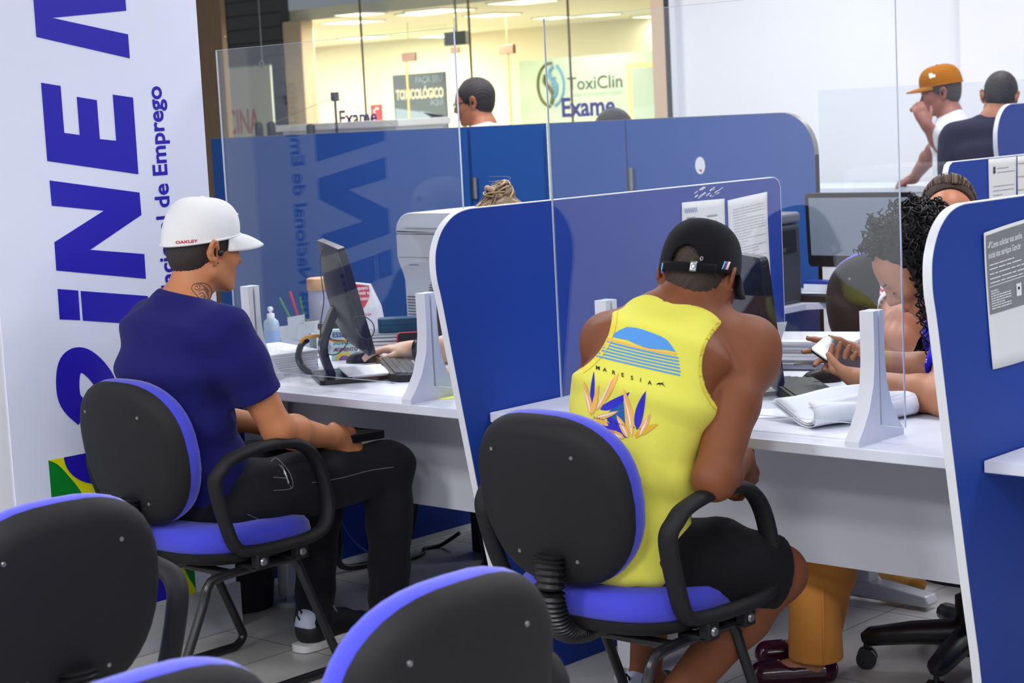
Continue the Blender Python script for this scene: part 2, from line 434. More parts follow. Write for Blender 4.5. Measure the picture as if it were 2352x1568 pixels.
# ================================================================== DIVIDERS, PARTITIONS, DESKS
M_BLUE = mat('blue_laminate', (27, 62, 152), 0.5, noise=0.03, nscale=300, spec=0.2)
M_EDGE = mat('edge_band', (224, 226, 230), 0.4)
M_DESK = mat('desk_laminate', (222, 226, 236), 0.35, noise=0.01, nscale=4)
M_KICK = mat('kick_panel', (222, 224, 232), 0.45, noise=0.01)
M_LEGW = mat('leg_metal', (205, 208, 214), 0.35, metal=0.2)
def profile_divider(name, label, x, y0, y1, ztop, th=0.02, group='blue desk dividers', front=True):
    """upright blue side panel with a bulging front edge and a white edge band"""
    if front:
        fr = [(.21, 0), (.155, .333), (.122, .488), (.067, .767), (.018, 1.03), (.002, 1.10), (.0, 1.15), (.008, 1.185), (.03, 1.222), (.065, 1.25), (.10, 1.263), (.135, 1.268)]
        fr = [(y0 + a, b * ztop / 1.268) for a, b in fr]
        fr = [(fr[0][0], 0)] + [(p.x, p.y) for p in smooth_path([(a, b, 0) for a, b in fr[1:]], 4)]
    else:
        fr = [(y0, 0), (y0, ztop - .03), (y0 + .01, ztop - .01), (y0 + .03, ztop)]
    bk = [(y1 - .03, ztop), (y1 - .01, ztop - .01), (y1, ztop - .03), (y1, 0)]
    outl = fr + bk
    t = thing(name, label, 'divider', (x, (y0 + y1) / 2, 0), 0, group)
    G().prism(outl, lambda u, v, d: Vector((x + d, u, v)), -th / 2 + .0004, th / 2 - .0004).build('panel', M_BLUE, t, smooth=0)
    # band: thin skin around the outline
    n = len(outl); g = G(); vv = []; ff = []
    for i in range(n):
        a = Vector(outl[i - 1]); b = Vector(outl[i]); c = Vector(outl[(i + 1) % n])
        n1 = Vector(((b - a).y, -(b - a).x)).normalized(); n2 = Vector(((c - b).y, -(c - b).x)).normalized()
        nn = (n1 + n2); nn = nn / max(0.4, nn.length ** 2 / 2)
        if nn.dot(b - Vector(((y0 + y1) / 2, ztop / 2))) < 0: nn = -nn
        o = b + nn * .0022
        if o.y < 0.0: o.y = 0.0
        vv += [(x - th / 2, o.x, o.y), (x + th / 2, o.x, o.y)]
    for i in range(n):
        j = (i + 1) % n
        ff.append((2 * i, 2 * i + 1, 2 * j + 1, 2 * j))
    g.add(vv, ff)
    # side lips so the band reads as a solid strip
    k = len(vv); vi = []
    for i in range(n):
        b = Vector(outl[i]); vi += [(x - th / 2, b.x, b.y), (x + th / 2, b.x, b.y)]
    g.v += vi
    for i in range(n):
        j = (i + 1) % n
        for s in (0, 1):
            g.f.append((2 * i + s, 2 * j + s, k + 2 * j + s, k + 2 * i + s)); g.m.append(0)
    g.build('edge_band', M_EDGE, t, smooth=30, clean=False)
    return t
XM, XR = -3.275, -1.87
YD = 3.43; DZ = 0.74
profile_divider('desk_divider', 'tall blue desk divider between the two service desks, two sheets taped on it', XM, 3.266, 4.785, 1.268)
profile_divider('desk_divider', 'blue desk divider nearest on the right, a printed instruction sheet stuck to its face', XR, 3.243, 4.785, 1.275)
far_div = profile_divider('desk_divider', 'blue divider of the desk row behind, two paper notices pinned on it', -3.08, 5.47, 6.9, 1.272, front=False)
profile_divider('desk_divider', 'distant blue divider at the right edge, beside the man in a dark shirt', -3.9, 7.36, 8.8, 1.437, front=True)

YP = 6.4
M_BLUE2 = mat('partition_blue', (35, 82, 156), 0.5, noise=0.03, nscale=300, spec=0.25)
def partition(name, label, x0, x1, z, rr=0):
    if rr:
        out = [(x0, 0), (x1, 0)] + [(x1 - rr + rr * math.cos(a), z - rr * 1.05 + rr * 1.05 * math.sin(a)) for a in [math.radians(9 * k) for k in range(11)]] + [(x0, z)]
    else: out = [(x0, 0), (x1, 0), (x1, z), (x0, z)]
    t = thing(name, label, 'partition panel', ((x0 + x1) / 2, YP, 0), 0, 'blue partition panels')
    G().prism(out, lambda u, v, d: Vector((u, YP + d, v)), -.015, .015).build('panel', M_BLUE2, t, smooth=0)
    g = G()
    top = [p for p in out if p[1] > 0.5]
    top = sorted(top, key=lambda p: p[0]) if not rr else (out[1:][::-1])[:-0 or None]
    if rr: top = [(x0, z)] + [p for p in out[2:-1]][::-1] + [(x1, 0)]
    else: top = [(x0, z), (x1, z)]
    vv = []; ff = []
    for (u, v) in top:
        vv += [(u, YP - .0155, v), (u, YP + .0155, v), (u, YP - .0155, v + .002), (u, YP + .0155, v + .002)]
    for i in range(len(top) - 1):
        a, b = 4 * i, 4 * (i + 1)
        ff += [(a + 2, a + 3, b + 3, b + 2), (a, a + 2, b + 2, b), (a + 1, b + 1, b + 3, a + 3)]
    g.add(vv, ff); g.build('edge_band', mat('partition_edge', (128, 122, 112), 0.4), t, smooth=30, clean=False)
    return t
X = lambda px_, py_: PY(px_, py_, YP).x
ZP = 1.452
partition('partition_panel', 'widest blue partition panel, behind the left acrylic screen', X(489, 318), X(1077, 292), ZP)
partition('partition_panel', 'narrow blue partition panel just left of the lit gap', X(1084, 290), X(1250, 285), ZP)
partition('partition_panel', 'narrow blue partition panel just right of the lit gap', X(1262, 284), X(1439, 276), ZP)
pd_ = partition('partition_panel', 'blue partition panel with a rounded top right corner and an oval sticker', X(1443, 276), X(1879, 440), ZP, rr=0.165)
M_CHROME = mat('hinge_metal', (165, 168, 172), 0.3, metal=0.8)
for px_, py_, lab in ((1092, 432, 'metal hinge joining the partition panels behind the hair bun'), (1450, 411, 'metal hinge joining the partition panels above the desk divider')):
    p = PY(px_, py_, YP - .02)
    t = thing('panel_hinge', lab, 'hinge', (p.x, p.y, p.z - .05), 0, 'hinges of the blue partition')
    G().box((p.x - .022, p.y - .004, p.z - .05), (p.x - .003, p.y + .004, p.z + .05)).build('leaf', M_STEELDARK, t, bevel=.001)
    G().lathe([(.009, -.05), (.011, -.048), (.011, .048), (.009, .05)], (p.x + .006, p.y - .006, p.z), 14).build('barrel', M_CHROME, t)
p = PY(1608, 380, YP - .0165)
t = thing('sticker', 'small white oval sticker with a red mark on the blue partition', 'sticker', tuple(p))
G().prism([(p.x + .026 * math.cos(a / 12 * math.pi), p.z + .037 * math.sin(a / 12 * math.pi)) for a in range(24)], lambda u, v, d: Vector((u, p.y + d, v)), 0, .001).build('backing', mat('sticker_white', (228, 230, 236), .5), t, smooth=0)
G().prism([(p.x - .008, p.z - .014), (p.x + .004, p.z - .03), (p.x + .012, p.z - .014), (p.x + .004, p.z - .019)], lambda u, v, d: Vector((u, p.y - .0012 + d, v)), 0, .001).build('red_mark', mat('sticker_red', (190, 40, 60), .5), t, smooth=0)

def service_desk(label, x0, x1, ret, legs, group='white service desks'):
    """ret: x range of the return that runs back from the front run"""
    t = thing('service_desk', label, 'desk', ((x0 + x1) / 2, YD + .3, 0), 0, group)
    a, b, yb, yr = ret[0], ret[1], YD + .62, ret[2]
    if x0 < -4.5: poly = [(x0, YD + .03), (-4.36, YD + .03), (-4.36, YD), (x1, YD), (x1, yb), (b + .12, yb), (b, yb + .12), (b, yr), (x0, yr)]
    elif a <= x0 + .05: poly = [(x0, YD), (x1, YD), (x1, yb), (b + .12, yb), (b, yb + .12), (b, yr), (x0, yr)]
    else: poly = [(x0, YD), (x1, YD), (x1, yr), (a, yr), (a, yb + .12), (a - .12, yb), (x0, yb)]
    G().prism(poly, lambda u, v, d: Vector((u, v, d)), DZ - .026, DZ).build('desktop', M_DESK, t, smooth=0, bevel=.0025)
    G().box((x0 + .02, 3.75, .372), (x1 - .02, 3.768, DZ - .0265)).build('kick_panel', M_KICK, t)
    for lx, ly, tp in legs:
        if tp == 'post':
            lg = G().box((lx - .025, ly - .025, .03), (lx + .025, ly + .025, DZ - .027)).build('leg', M_LEGW, t, bevel=.004)
            G().lathe([(.012, .0295), (.012, .014), (.04, .012), (.046, .004), (.046, 0.0)], (lx, ly, 0), 20).build('glide', mat('glide', (190, 194, 202), .35), lg)
        else:
            lg = G().box((lx - .05, ly - .028, .06), (lx + .05, ly + .028, DZ - .027)).build('leg', M_LEGW, t, bevel=.004)
            G().prism([(-.24, .012), (.24, .012), (.25, .02), (.24, .045), (.1, .062), (-.1, .062), (-.24, .045), (-.25, .02)], lambda u, v, d: Vector((lx + u, ly + d, v)), -.03, .03).build('foot', M_LEGW, lg, bevel=.005)
    return t
dk = service_desk('white service desk on the left, in front of the man in the white cap', -5.02, XM - .0125, (-5.02, -4.05, 4.98), [(-4.433, 3.70, 'post'), (-4.90, 4.85, 'post')])
G().box((-4.70, 3.52, 0.022), (-4.665, 4.95, DZ - .03)).build('side_panel', M_BLUE, dk)
G().box((-4.70, 3.52, 0.0), (-4.664, 4.95, 0.0215)).build('side_edge', M_EDGE, dk)
service_desk('white service desk in the middle, in front of the man in the yellow tank top', XM + .0125, XR - .0125, (-3.26, -2.62, 4.76), [(-3.05, 3.70, 'post'), (-2.96, 4.69, 'tee')])
t = thing('service_desk', 'white service desk at the right edge, only its left corner in view', 'desk', (-1.4, YD + .3, 0), 0, 'white service desks')
G().box((XR + .0125, YD, DZ - .026), (-.5, YD + .6, DZ)).build('desktop', M_DESK, t, bevel=.0025)
G().box((XR + .0125, 3.75, .372), (-.5, 3.768, DZ - .0265)).build('kick_panel', M_KICK, t)
for lx in (-1.6, -.6): G().box((lx - .025, 3.675, 0), (lx + .025, 3.725, DZ - .027)).build('leg', M_LEGW, t, bevel=.004)
t = thing('service_desk', 'white desk of the row behind, under the black printer and the second monitor', 'desk', (-4.0, 6.2, 0), 0, 'white service desks')
G().prism([(-4.6, 6.0), (-4.6, 6.34), (-3.2, 6.34), (-3.2, 6.0), (-3.75, 6.0), (-3.9, 5.86), (-3.9, 5.52), (-4.6, 5.52)], lambda u, v, d: Vector((u, v, d)), DZ - .026, DZ).build('desktop', M_DESK, t, smooth=0, bevel=.0025)
for lx, ly in ((-4.5, 5.65), (-3.3, 6.25), (-4.5, 6.25)): G().box((lx - .025, ly - .025, 0), (lx + .025, ly + .025, DZ - .027)).build('leg', M_LEGW, t, bevel=.004)

# ================================================================== ACRYLIC SCREENS
M_ACR = glass_mat('clear_acrylic', (252, 254, 255), 0.056, haze=0.003)
M_ACRE = mat('acrylic_edge', (215, 225, 235), 0.25, emit=0.0)
M_FOOT = mat('screen_foot', (226, 229, 236), 0.35)
YS = 3.53
def screen_foot_mesh(x):
    th = .018
    pr = [(-.095, 0), (-.095, .012), (-.075, .035), (-.048, .075), (-.028, .13), (-.022, .18), (-.021, .22), (-.0215, .292), (.0215, .292), (.021, .22), (.022, .18), (.028, .13), (.048, .075), (.075, .035), (.095, .012), (.095, 0)]
    g = G()
    # front and rear half with the slot for the sheet between them
    fh = [(-.0035, .292), (-.0035, .036), (0, .036), (0, 0)] + [p for p in pr if p[0] < 0]
    rh = [(.0035, .292)] + [p for p in pr if p[0] > 0] + [(.0, 0), (.0, .036), (.0035, .036)]
    mp = lambda u, v, d: Vector((x + d, YS + u, DZ + v))
    g.prism(fh, mp, -th, th); g.prism(rh, mp, -th, th)
    return g
def acrylic_screen(label, x0, x1, z0, z1, feet):
    t = thing('acrylic_screen', label, 'screen', ((x0 + x1) / 2, YS, DZ), 0, 'clear acrylic screens on the desks')
    s = G().box((x0, YS - .0025, z0), (x1, YS + .0025, z1)).build('sheet', M_ACR, t, smooth=0)
    g = G(); w = .0027
    g.box((x0 - .0012, YS - w, z0), (x0, YS + w, z1)); g.box((x1, YS - w, z0), (x1 + .0012, YS + w, z1)); g.box((x0, YS - w, z0 - .0006), (x1, YS + w, z0)); g.box((x0, YS - w, z1), (x1, YS + w, z1 + .0006))
    g.build('cut_edge', M_ACRE, s, smooth=0)
    for fx in feet: screen_foot_mesh(fx).build('stand_foot', M_FOOT, t, smooth=30)
    return t
acrylic_screen('clear acrylic screen standing on the left desk, mirroring the banner', -4.40, -3.415, .777, 1.733, (-4.32, -3.575))
acrylic_screen('clear acrylic screen standing on the middle desk, in front of the man in yellow', -3.10, -2.10, .775, 1.733, (-2.94, -2.178))
t = thing('acrylic_screen', 'distant clear acrylic screen of the desk row behind, against the white wall', 'screen', (-3.8, 6.32, DZ), 0, 'clear acrylic screens on the desks')
sx0 = PY(1879, 205, 6.32).x
G().box((sx0, 6.3175, .80), (-2.9, 6.3225, 1.535)).build('sheet', M_ACR, t, smooth=0)
for fx in (sx0 + .2, -3.2): G().box((fx - .012, 6.24, DZ), (fx + .012, 6.34, DZ + .03)).box((fx - .012, 6.305, DZ + .03), (fx + .012, 6.317, .86)).box((fx - .012, 6.323, DZ + .03), (fx + .012, 6.335, .86)).build('stand_foot', M_FOOT, t)

# ================================================================== CHAIRS
M_FAB = mat('blue_chair_fabric', (58, 62, 196), 0.85, noise=0.06, nscale=600, bump=0.15, bscale=900, sheen=0.3)
M_PLA = mat('black_chair_plastic', (27, 27, 29), 0.6, noise=0.08, nscale=250, bump=0.25, bscale=700, spec=0.25)
M_TUBE = mat('black_tube', (28, 28, 30), 0.28)
M_SCREW = mat('screw_metal', (140, 140, 145), 0.35, metal=0.7)
def back_outline(sx=1.0, sz=1.0, n=40):
    """rounded shield: broad shoulders, tapering to a rounded foot"""
    out = []
    for i in range(n):
        a = 2 * math.pi * i / n
        c, s = math.cos(a), math.sin(a)
        e = 2 / 2.7
        u = math.copysign(abs(c) ** e, c); v = math.copysign(abs(s) ** e, s)
        wid = .215 - .03 * max(0, -v) ** 1.5 - .012 * max(0, v) ** 3
        out.append((u * wid * sx, v * .195 * sz))
    return out
BACK_TILT = math.radians(9)
BACK_C = Vector((-.012, -.252, .672))
def back_pt(u, v, d):
    """u across, v up along the back, d towards the sitter; the back is gently curved across"""
    d2 = d + .55 * u * u + .12 * v * v
    return BACK_C + Vector((u, d2 * math.cos(BACK_TILT) - v * math.sin(BACK_TILT), v * math.cos(BACK_TILT) + d2 * math.sin(BACK_TILT)))
def shell(g, rings, n=40):
    """rings: (scale, depth) from one pole to the other"""
    vs_ = []; fs = []
    for sc, d in rings:
        for u, v in back_outline(n=n): vs_.append(back_pt(u * sc, v * sc, d))
    k = len(rings)
    for i in range(k - 1):
        for j in range(n):
            l = (j + 1) % n
            fs.append((i * n + j, i * n + l, (i + 1) * n + l, (i + 1) * n + j))
    fs.append(tuple(range(n))[::-1]); fs.append(tuple((k - 1) * n + j for j in range(n)))
    return g.add(vs_, fs)
ARM = [(-.19, .605), (-.175, .645), (-.135, .668), (-.02, .680), (.10, .664), (.165, .605), (.186, .50), (.165, .44), (.12, .418), (.05, .410), (-.07, .412), (-.125, .43), (-.16, .50)]
def make_chair(name, label, group, arms=True):
    t = thing(name, label, 'chair', (0, 0, 0), 0, group)
    # seat
    def seat_ring(sc, z, dome=0.0):
        out = []
        for i in range(40):
            a = 2 * math.pi * i / 40; c, s = math.cos(a), math.sin(a); e = 2 / 3.2
            u = math.copysign(abs(c) ** e, c) * .232; v = math.copysign(abs(s) ** e, s) * .222
            u *= 1 - .06 * max(0, -v / .222)
            zz = z - .022 * max(0, (v / .222)) ** 3 + .012 * max(0, -v / .222) ** 2
            out.append(Vector((u * sc, v * sc, zz)))
        return out
    def stack(rings):
        g = G(); n = 40; vs_ = [p for r in rings for p in r]; fs = []
        for i in range(len(rings) - 1):
            for j in range(n):
                l = (j + 1) % n; fs.append((i * n + j, i * n + l, (i + 1) * n + l, (i + 1) * n + j))
        fs.append(tuple(range(n))[::-1]); fs.append(tuple((len(rings) - 1) * n + j for j in range(n)))
        return g.add(vs_, fs)
    stack([seat_ring(.96, .398), seat_ring(1.0, .410), seat_ring(1.015, .425), seat_ring(1.0, .446), seat_ring(.95, .462), seat_ring(.8, .472), seat_ring(.4, .470), seat_ring(.05, .468)]).build('seat', M_FAB, t, local=True, smooth=60)
    stack([seat_ring(.5, .365), seat_ring(.85, .368), seat_ring(.965, .378), seat_ring(1.005, .392), seat_ring(1.012, .405), seat_ring(.98, .4055)]).build('seat_shell', M_PLA, t, local=True, smooth=60)
    # backrest
    shell(G(), [(.97, .0), (1.0, .012), (1.005, .028), (.985, .045), (.94, .056), (.8, .062), (.4, .058), (.05, .055)]).build('backrest_pad', M_FAB, t, local=True, smooth=60)
    bs = shell(G(), [(.05, -.030), (.4, -.030), (.78, -.028), (.88, -.024), (.945, -.015), (.985, -.003), (1.0, .007), (.985, .0095)]).build('back_shell', M_PLA, t, local=True, smooth=60)
    for u, v in ((-.125, .115), (.105, .115), (-.085, -.115), (.08, -.12)):
        p = back_pt(u, v, -.025); q = back_pt(u, v, -.030)
        G().tube([p, q], [.0055, .004], 10).build('screw', M_SCREW, bs, local=True)
    # bellows and the bar inside it
    path = smooth_path([(0, -.10, .372), (0, -.19, .370), (0, -.245, .395), (0, -.272, .46), (0, -.268, .56)], 16)
    rr = [.040 if i % 2 else .031 for i in range(len(path))]
    G().tube(path, rr, 16, sx=.62, up=(0, 0, 1)).build('bellows', mat('black_rubber', (20, 20, 22), .4), t, local=True, smooth=20)
    # arms
    if arms:
        for s in (-1, 1):
            loop = smooth_path([(s * (.262 + .012 * math.sin(i)), y, z) for i, (y, z) in enumerate(ARM)], 6, closed=True)
            ga = G().tube(loop, .0235, 12, closed=True, sx=.62, up=None)
            # flatten by building with a fixed side axis
            ga = G(); n = len(loop); cen = sum(loop, Vector()) / n; vs_ = []; fs = []; sg = 12
            for i, p in enumerate(loop):
                tt = (loop[(i + 1) % n] - loop[i - 1]).normalized(); side = Vector((1, 0, 0)); nr = side.cross(tt).normalized()
                for k in range(sg):
                    a = 2 * math.pi * k / sg
                    vs_.append(p + side * (.024 * math.cos(a)) + nr * (.0155 * math.sin(a)))
            for i in range(n):
                j = (i + 1) % n
                for k in range(sg):
                    l = (k + 1) % sg; fs.append((i * sg + k, i * sg + l, j * sg + l, j * sg + k))
            ga.add(vs_, fs)
            ar = ga.build('armrest', M_PLA, t, local=True, smooth=60)
            for y in (-.06, .075):
                br = G().box((s * .262 - .014, y - .02, .362), (s * .262 + .014, y + .02, .405)).box((min(s * .19, s * .27), y - .02, .360), (max(s * .19, s * .27), y + .02, .372)).build('arm_bracket', M_PLA, ar, local=True, bevel=.004)
                G().tube([(s * .276, y, .382), (s * .281, y, .382)], [.011, .008], 12).build('bolt', M_SCREW, ar, local=True)
    # sled frame, one closed trapezoid each side, two cross tubes
    for s in (-1, 1):
        fr = [(-.14, .352), (.07, .352), (.11, .335), (.135, .28), (.225, .07), (.235, .035), (.205, .0135), (.15, .0135), (-.27, .0135), (-.32, .02), (-.325, .06), (-.215, .28), (-.19, .335)]
        G().tube(smooth_path([(s * .205, y, z) for y, z in fr], 5, closed=True), .0125, 10, closed=True).build('leg_frame', M_TUBE, t, local=True, smooth=60)
    G().tube([(-.205, .05, .352), (.205, .05, .352)], .012, 10).tube([(-.205, -.11, .352), (.205, -.11, .352)], .012, 10).build('cross_bar', M_TUBE, t, local=True, smooth=60)
    return t
chair_proto = make_chair('sled_chair', 'blue and black sled chair under the man in the white cap', 'blue visitor chairs with loop arms')
mset(chair_proto, (-3.965, 3.06, 0), 0.0)
def place_chair(loc, rz, label, arms=True):
    c = copy_tree(chair_proto); mset(c, loc, rz); c['label'] = label
    if not arms:
        for o in [o for o in c.children_recursive if o.name.split('.')[0] in ('armrest', 'arm_bracket', 'bolt')]: bpy.data.objects.remove(o)
    return c
CH2 = (-2.60, 3.165, 0)
place_chair(CH2, math.radians(0), 'blue and black sled chair under the man in the yellow tank top')
place_chair((-2.03, 1.79, 0), math.radians(90), 'empty blue and black chair in the foreground, nearest the bottom centre')
place_chair((-3.03, 1.83, 0), math.radians(86), 'empty blue and black chair at the lower left edge')
place_chair((-2.03, 1.275, 0), math.radians(88), 'empty blue chair in the foreground, only the top of its back in view', arms=False)
p2 = PY(1975, 640, 5.25)
c5 = place_chair((p2.x + .13, 5.33, 0), math.radians(22), 'dark chair with a blue pad rim in the aisle behind the woman with curly hair')
for o in c5.children:
    if o.name.split('.')[0] in ('backrest_pad', 'back_shell', 'bellows'): o.location.z += .15
    if o.name.split('.')[0] == 'bellows': o.scale.z = 1.0
# five-star office chair of the curly haired woman
oc = Vector((-2.33, 4.24, 0))
t = thing('office_chair', 'black office chair on castors under the woman with curly hair', 'chair', oc)
M_OFF = mat('office_chair_black', (24, 22, 26), .4)
G().lathe([(.05, .05), (.052, .06), (.050, .2), (.036, .205), (.026, .40), (.06, .41), (.06, .425)], oc, 18).build('column', M_OFF, t)
for k in range(5):
    a = math.radians(207 + 72 * k); d = Vector((math.cos(a), math.sin(a), 0)); n = Vector((-d.y, d.x, 0))
    ar = G().tube([oc + d * .03 + Vector((0, 0, .105)), oc + d * .16 + Vector((0, 0, .098)), oc + d * .27 + Vector((0, 0, .085)), oc + d * .292 + Vector((0, 0, .08))], [.040, .035, .029, .014], 12, sx=.9, up=(0, 0, 1)).build('base_arm', M_OFF, t)
    c0 = oc + d * .28 + Vector((0, 0, .027))
    g = G()
    for s in (-1, 1): g.tube([c0 + n * (s * .008), c0 + n * (s * .022)], .027, 16)
    g.tube([c0, c0 + Vector((0, 0, .05))], .008, 8)
    g.build('castor', M_OFF, ar, smooth=40)
g = G(); g.prism([(p[0], p[1]) for p in rrect(.46, .44, .12, 6)], lambda u, v, d: oc + Vector((u, v, d)), .425, .48)
g.build('seat', M_FAB, t, bevel=.015, bseg=3)
# ================================================================== THINGS ON THE DESKS
M_BLK = mat('black_plastic', (22, 22, 26), 0.42, noise=0.05, nscale=200, spec=.3)
M_BLK2 = mat('black_gloss', (22, 22, 28), 0.18)
M_PAPER = mat('white_paper', (236, 238, 244), 0.7)
M_PAPERG = mat('grey_paper', (222, 224, 224), 0.7)
M_INK = mat('grey_ink', (150, 152, 158), 0.6)
M_WHITEP = mat('white_plastic', (228, 230, 234), 0.35)
M_KEY = mat('black_keys', (40, 40, 44), 0.4)
def frame_map(o, ax, ay, az=None):
    """local (u, v, d) -> world with axes ax, ay, az at o"""
    o, ax, ay = Vector(o), Vector(ax), Vector(ay)
    az = Vector(az) if az is not None else ax.cross(ay)
    return lambda u, v, d=0.0: o + ax * u + ay * v + az * d
def fbox(g, f, lo, hi):
    (a, b, c), (d, e, h) = lo, hi
    P = [f(a, b, c), f(d, b, c), f(d, e, c), f(a, e, c), f(a, b, h), f(d, b, h), f(d, e, h), f(a, e, h)]
    return g.add(P, [(0, 3, 2, 1), (4, 5, 6, 7), (0, 1, 5, 4), (1, 2, 6, 5), (2, 3, 7, 6), (3, 0, 4, 7)])

def monitor(label, corner, wdir, tilt, W, H, base_c, screen_mat, back=True, group='black flat monitors'):
    """corner: lower near corner of the panel (seen from behind: the right one); wdir runs along the panel away from it"""
    w = Vector((wdir[0], wdir[1], 0)).normalized()
    n = Vector((w.y, -w.x, 0))                                   # towards the one who looks at the screen
    if n.dot(Vector((0, 1, 0))) < 0 and back: n = -n
    if not back: n = Vector((w.y, -w.x, 0)); n = n if n.y < 0 else -n
    up = Vector((0, 0, 1)) * math.cos(tilt) - n * math.sin(tilt)
    nn = n * math.cos(tilt) + Vector((0, 0, 1)) * math.sin(tilt)
    f = frame_map(corner, w, up, nn)
    t = thing('monitor', label, 'monitor', (base_c[0], base_c[1], DZ), 0, group)
    out = rrect(W, H, .018, 4, W / 2, H / 2)
    g = G(); g.prism(out, lambda u, v, d: f(u, v, d), -.022, 0.0); g.build('housing', M_BLK, t, bevel=.003, smooth=40)
    g = G(); fbox(g, f, (.018, .045 if H < .33 else .03, 0.0), (W - .018, H - .018, .0012)); g.build('display', screen_mat, t, smooth=0)
    # bulging rear cover
    def bulge(a, b):
        u, v = .02 + a * (W - .04), .02 + b * (H - .04)
        q = (1 - abs(2 * a - 1) ** 2.6) * (1 - abs(2 * b - .84) ** 2.2 if 0 <= b <= .92 else 0)
        return f(u, v, -.0215 - .034 * max(0, q) ** .6)
    G().grid(bulge, 22, 18).build('rear_cover', M_BLK, t, smooth=60)
    g = G()
    for k in range(7): fbox(g, f, (.035, H * .32 + k * .022, -.0335 + 0 * k), (.038, H * .32 + k * .022 + .014, -.0195))
    g.build('side_vents', mat('vent_dark', (12, 12, 14), .5), t)
    # stand: plate, leaning post, neck
    bc = Vector((base_c[0], base_c[1], DZ)); fb = frame_map(bc, w, n, Vector((0, 0, 1)))
    G().prism(rrect(.25, .19, .02, 4), lambda u, v, d: fb(u, v, d), 0.0005, .014).build('base', M_BLK2, t, bevel=.003)
    att = f(W / 2, H * .42, -.05)
    foot = fb(0, -.045, .012); mid = Vector((foot.x, foot.y, 0)) - n * .02 + Vector((0, 0, foot.z + .09))
    g = G(); pts = smooth_path([foot, mid, att], 6)
    vs_ = []; fs = []
    for i, p in enumerate(pts):
        tt = (pts[min(i + 1, len(pts) - 1)] - pts[max(0, i - 1)]).normalized(); s2 = w.cross(tt).normalized()
        for a, b in ((-.03, -.012), (.03, -.012), (.03, .012), (-.03, .012)): vs_.append(p + w * a + s2 * b)
    for i in range(len(pts) - 1):
        for k in range(4):
            l = (k + 1) % 4; fs.append((4 * i + k, 4 * i + l, 4 * i + 4 + l, 4 * i + 4 + k))
    fs += [(3, 2, 1, 0), tuple(4 * (len(pts) - 1) + k for k in range(4))]
    g.add(vs_, fs).build('stand_post', M_BLK2, t, bevel=.003, smooth=50)
    return t, f, fb, w, n
M_SCR_OFF = mat('screen_off', (60, 64, 72), 0.12)
mL, fL, fbL, wL, nL = monitor('black monitor on the left desk, seen from behind, tilted back', (-3.895, 3.635, .832), (-.826, .563), math.radians(13), .49, .325, (-4.12, 3.715), M_SCR_OFF)
# cable guide loop of that monitor's stand
g = G(); p0 = PY(712, 868, 3.68)
lp = [PY(x, y, 3.72) for x, y in ((714, 858), (696, 844), (686, 822), (690, 796), (704, 782))]
g.tube(smooth_path(lp, 6), [.012] * 25, 10, sx=.7); g.build('cable_guide', M_BLK2, mL, smooth=60)
monitor('black monitor on the middle desk, seen from behind, partly hidden by the man in yellow', (-2.685, 3.93, .772), (-.826, .563), math.radians(6), .52, .34, (-2.86, 4.03), M_SCR_OFF)
q = [PY(1857, 612, 6.08), PY(1857, 443, 6.08), PY(2108, 436, 6.08)]
t2, f2, _, _, _ = monitor('black monitor of the row behind, its grey screen facing the camera', (q[0].x, 6.08, q[0].z), (1, .0), math.radians(-3), q[2].x - q[1].x, q[1].z - q[0].z, ((q[0].x + q[2].x) / 2, 6.12), mat('screen_lit', (128, 138, 152), 0.15, emit=0.10, noise=.04, nscale=6), back=False)

def keyboard(label, c, w, L_=.44, D_=.15, group='black keyboards', low=.012, high=.028):
    w = Vector((w[0], w[1], 0)).normalized(); n = Vector((-w.y, w.x, 0))
    if n.y < 0: n = -n
    t = thing('keyboard', label, 'keyboard', (c[0], c[1], DZ), 0, group)
    f = frame_map((c[0], c[1], DZ), w, n, Vector((0, 0, 1)))
    # the side towards -n is the back, it stands higher
    P = [f(-L_ / 2, -D_ / 2, .0005), f(L_ / 2, -D_ / 2, .0005), f(L_ / 2, D_ / 2, .0005), f(-L_ / 2, D_ / 2, .0005), f(-L_ / 2, -D_ / 2, high), f(L_ / 2, -D_ / 2, high), f(L_ / 2, D_ / 2, low), f(-L_ / 2, D_ / 2, low)]
    G().add(P, [(0, 3, 2, 1), (4, 5, 6, 7), (0, 1, 5, 4), (1, 2, 6, 5), (2, 3, 7, 6), (3, 0, 4, 7)]).build('case', M_BLK, t, bevel=.004)
    g = G()
    for r in range(6):
        v0 = -D_ / 2 + .014 + r * (D_ - .026) / 6
        for k in range(20):
            if r == 5 and 4 <= k <= 9: continue
            u0 = -L_ / 2 + .012 + k * (L_ - .024) / 20
            zz = high + (low - high) * ((v0 + .01 + D_ / 2) / D_) - .001
            fbox(g, f, (u0 + .001, v0 + .001, zz - .004), (u0 + (L_ - .024) / 20 - .0015, v0 + (D_ - .026) / 6 - .0018, zz + .005))
        if r == 5: fbox(g, f, (-L_ / 2 + .012 + 4 * (L_ - .024) / 20, v0, low - .003), (-L_ / 2 + .012 + 10 * (L_ - .024) / 20, v0 + .018, low + .005))
    k = g.build('keys', M_KEY, t, smooth=0); k['kind'] = 'stuff'
    return t
keyboard('black keyboard on the left desk, under the tilted monitor', (-4.03, 3.885), (.79, -.61))
keyboard('black keyboard on the middle desk, beside the rolled papers', (-2.66, 3.99), (.72, -.70))
kp = PZ(1890, 650, DZ)
keyboard('black keyboard in front of the grey lit screen in the row behind', (-3.98, 5.955), (1, .1), L_=.34)

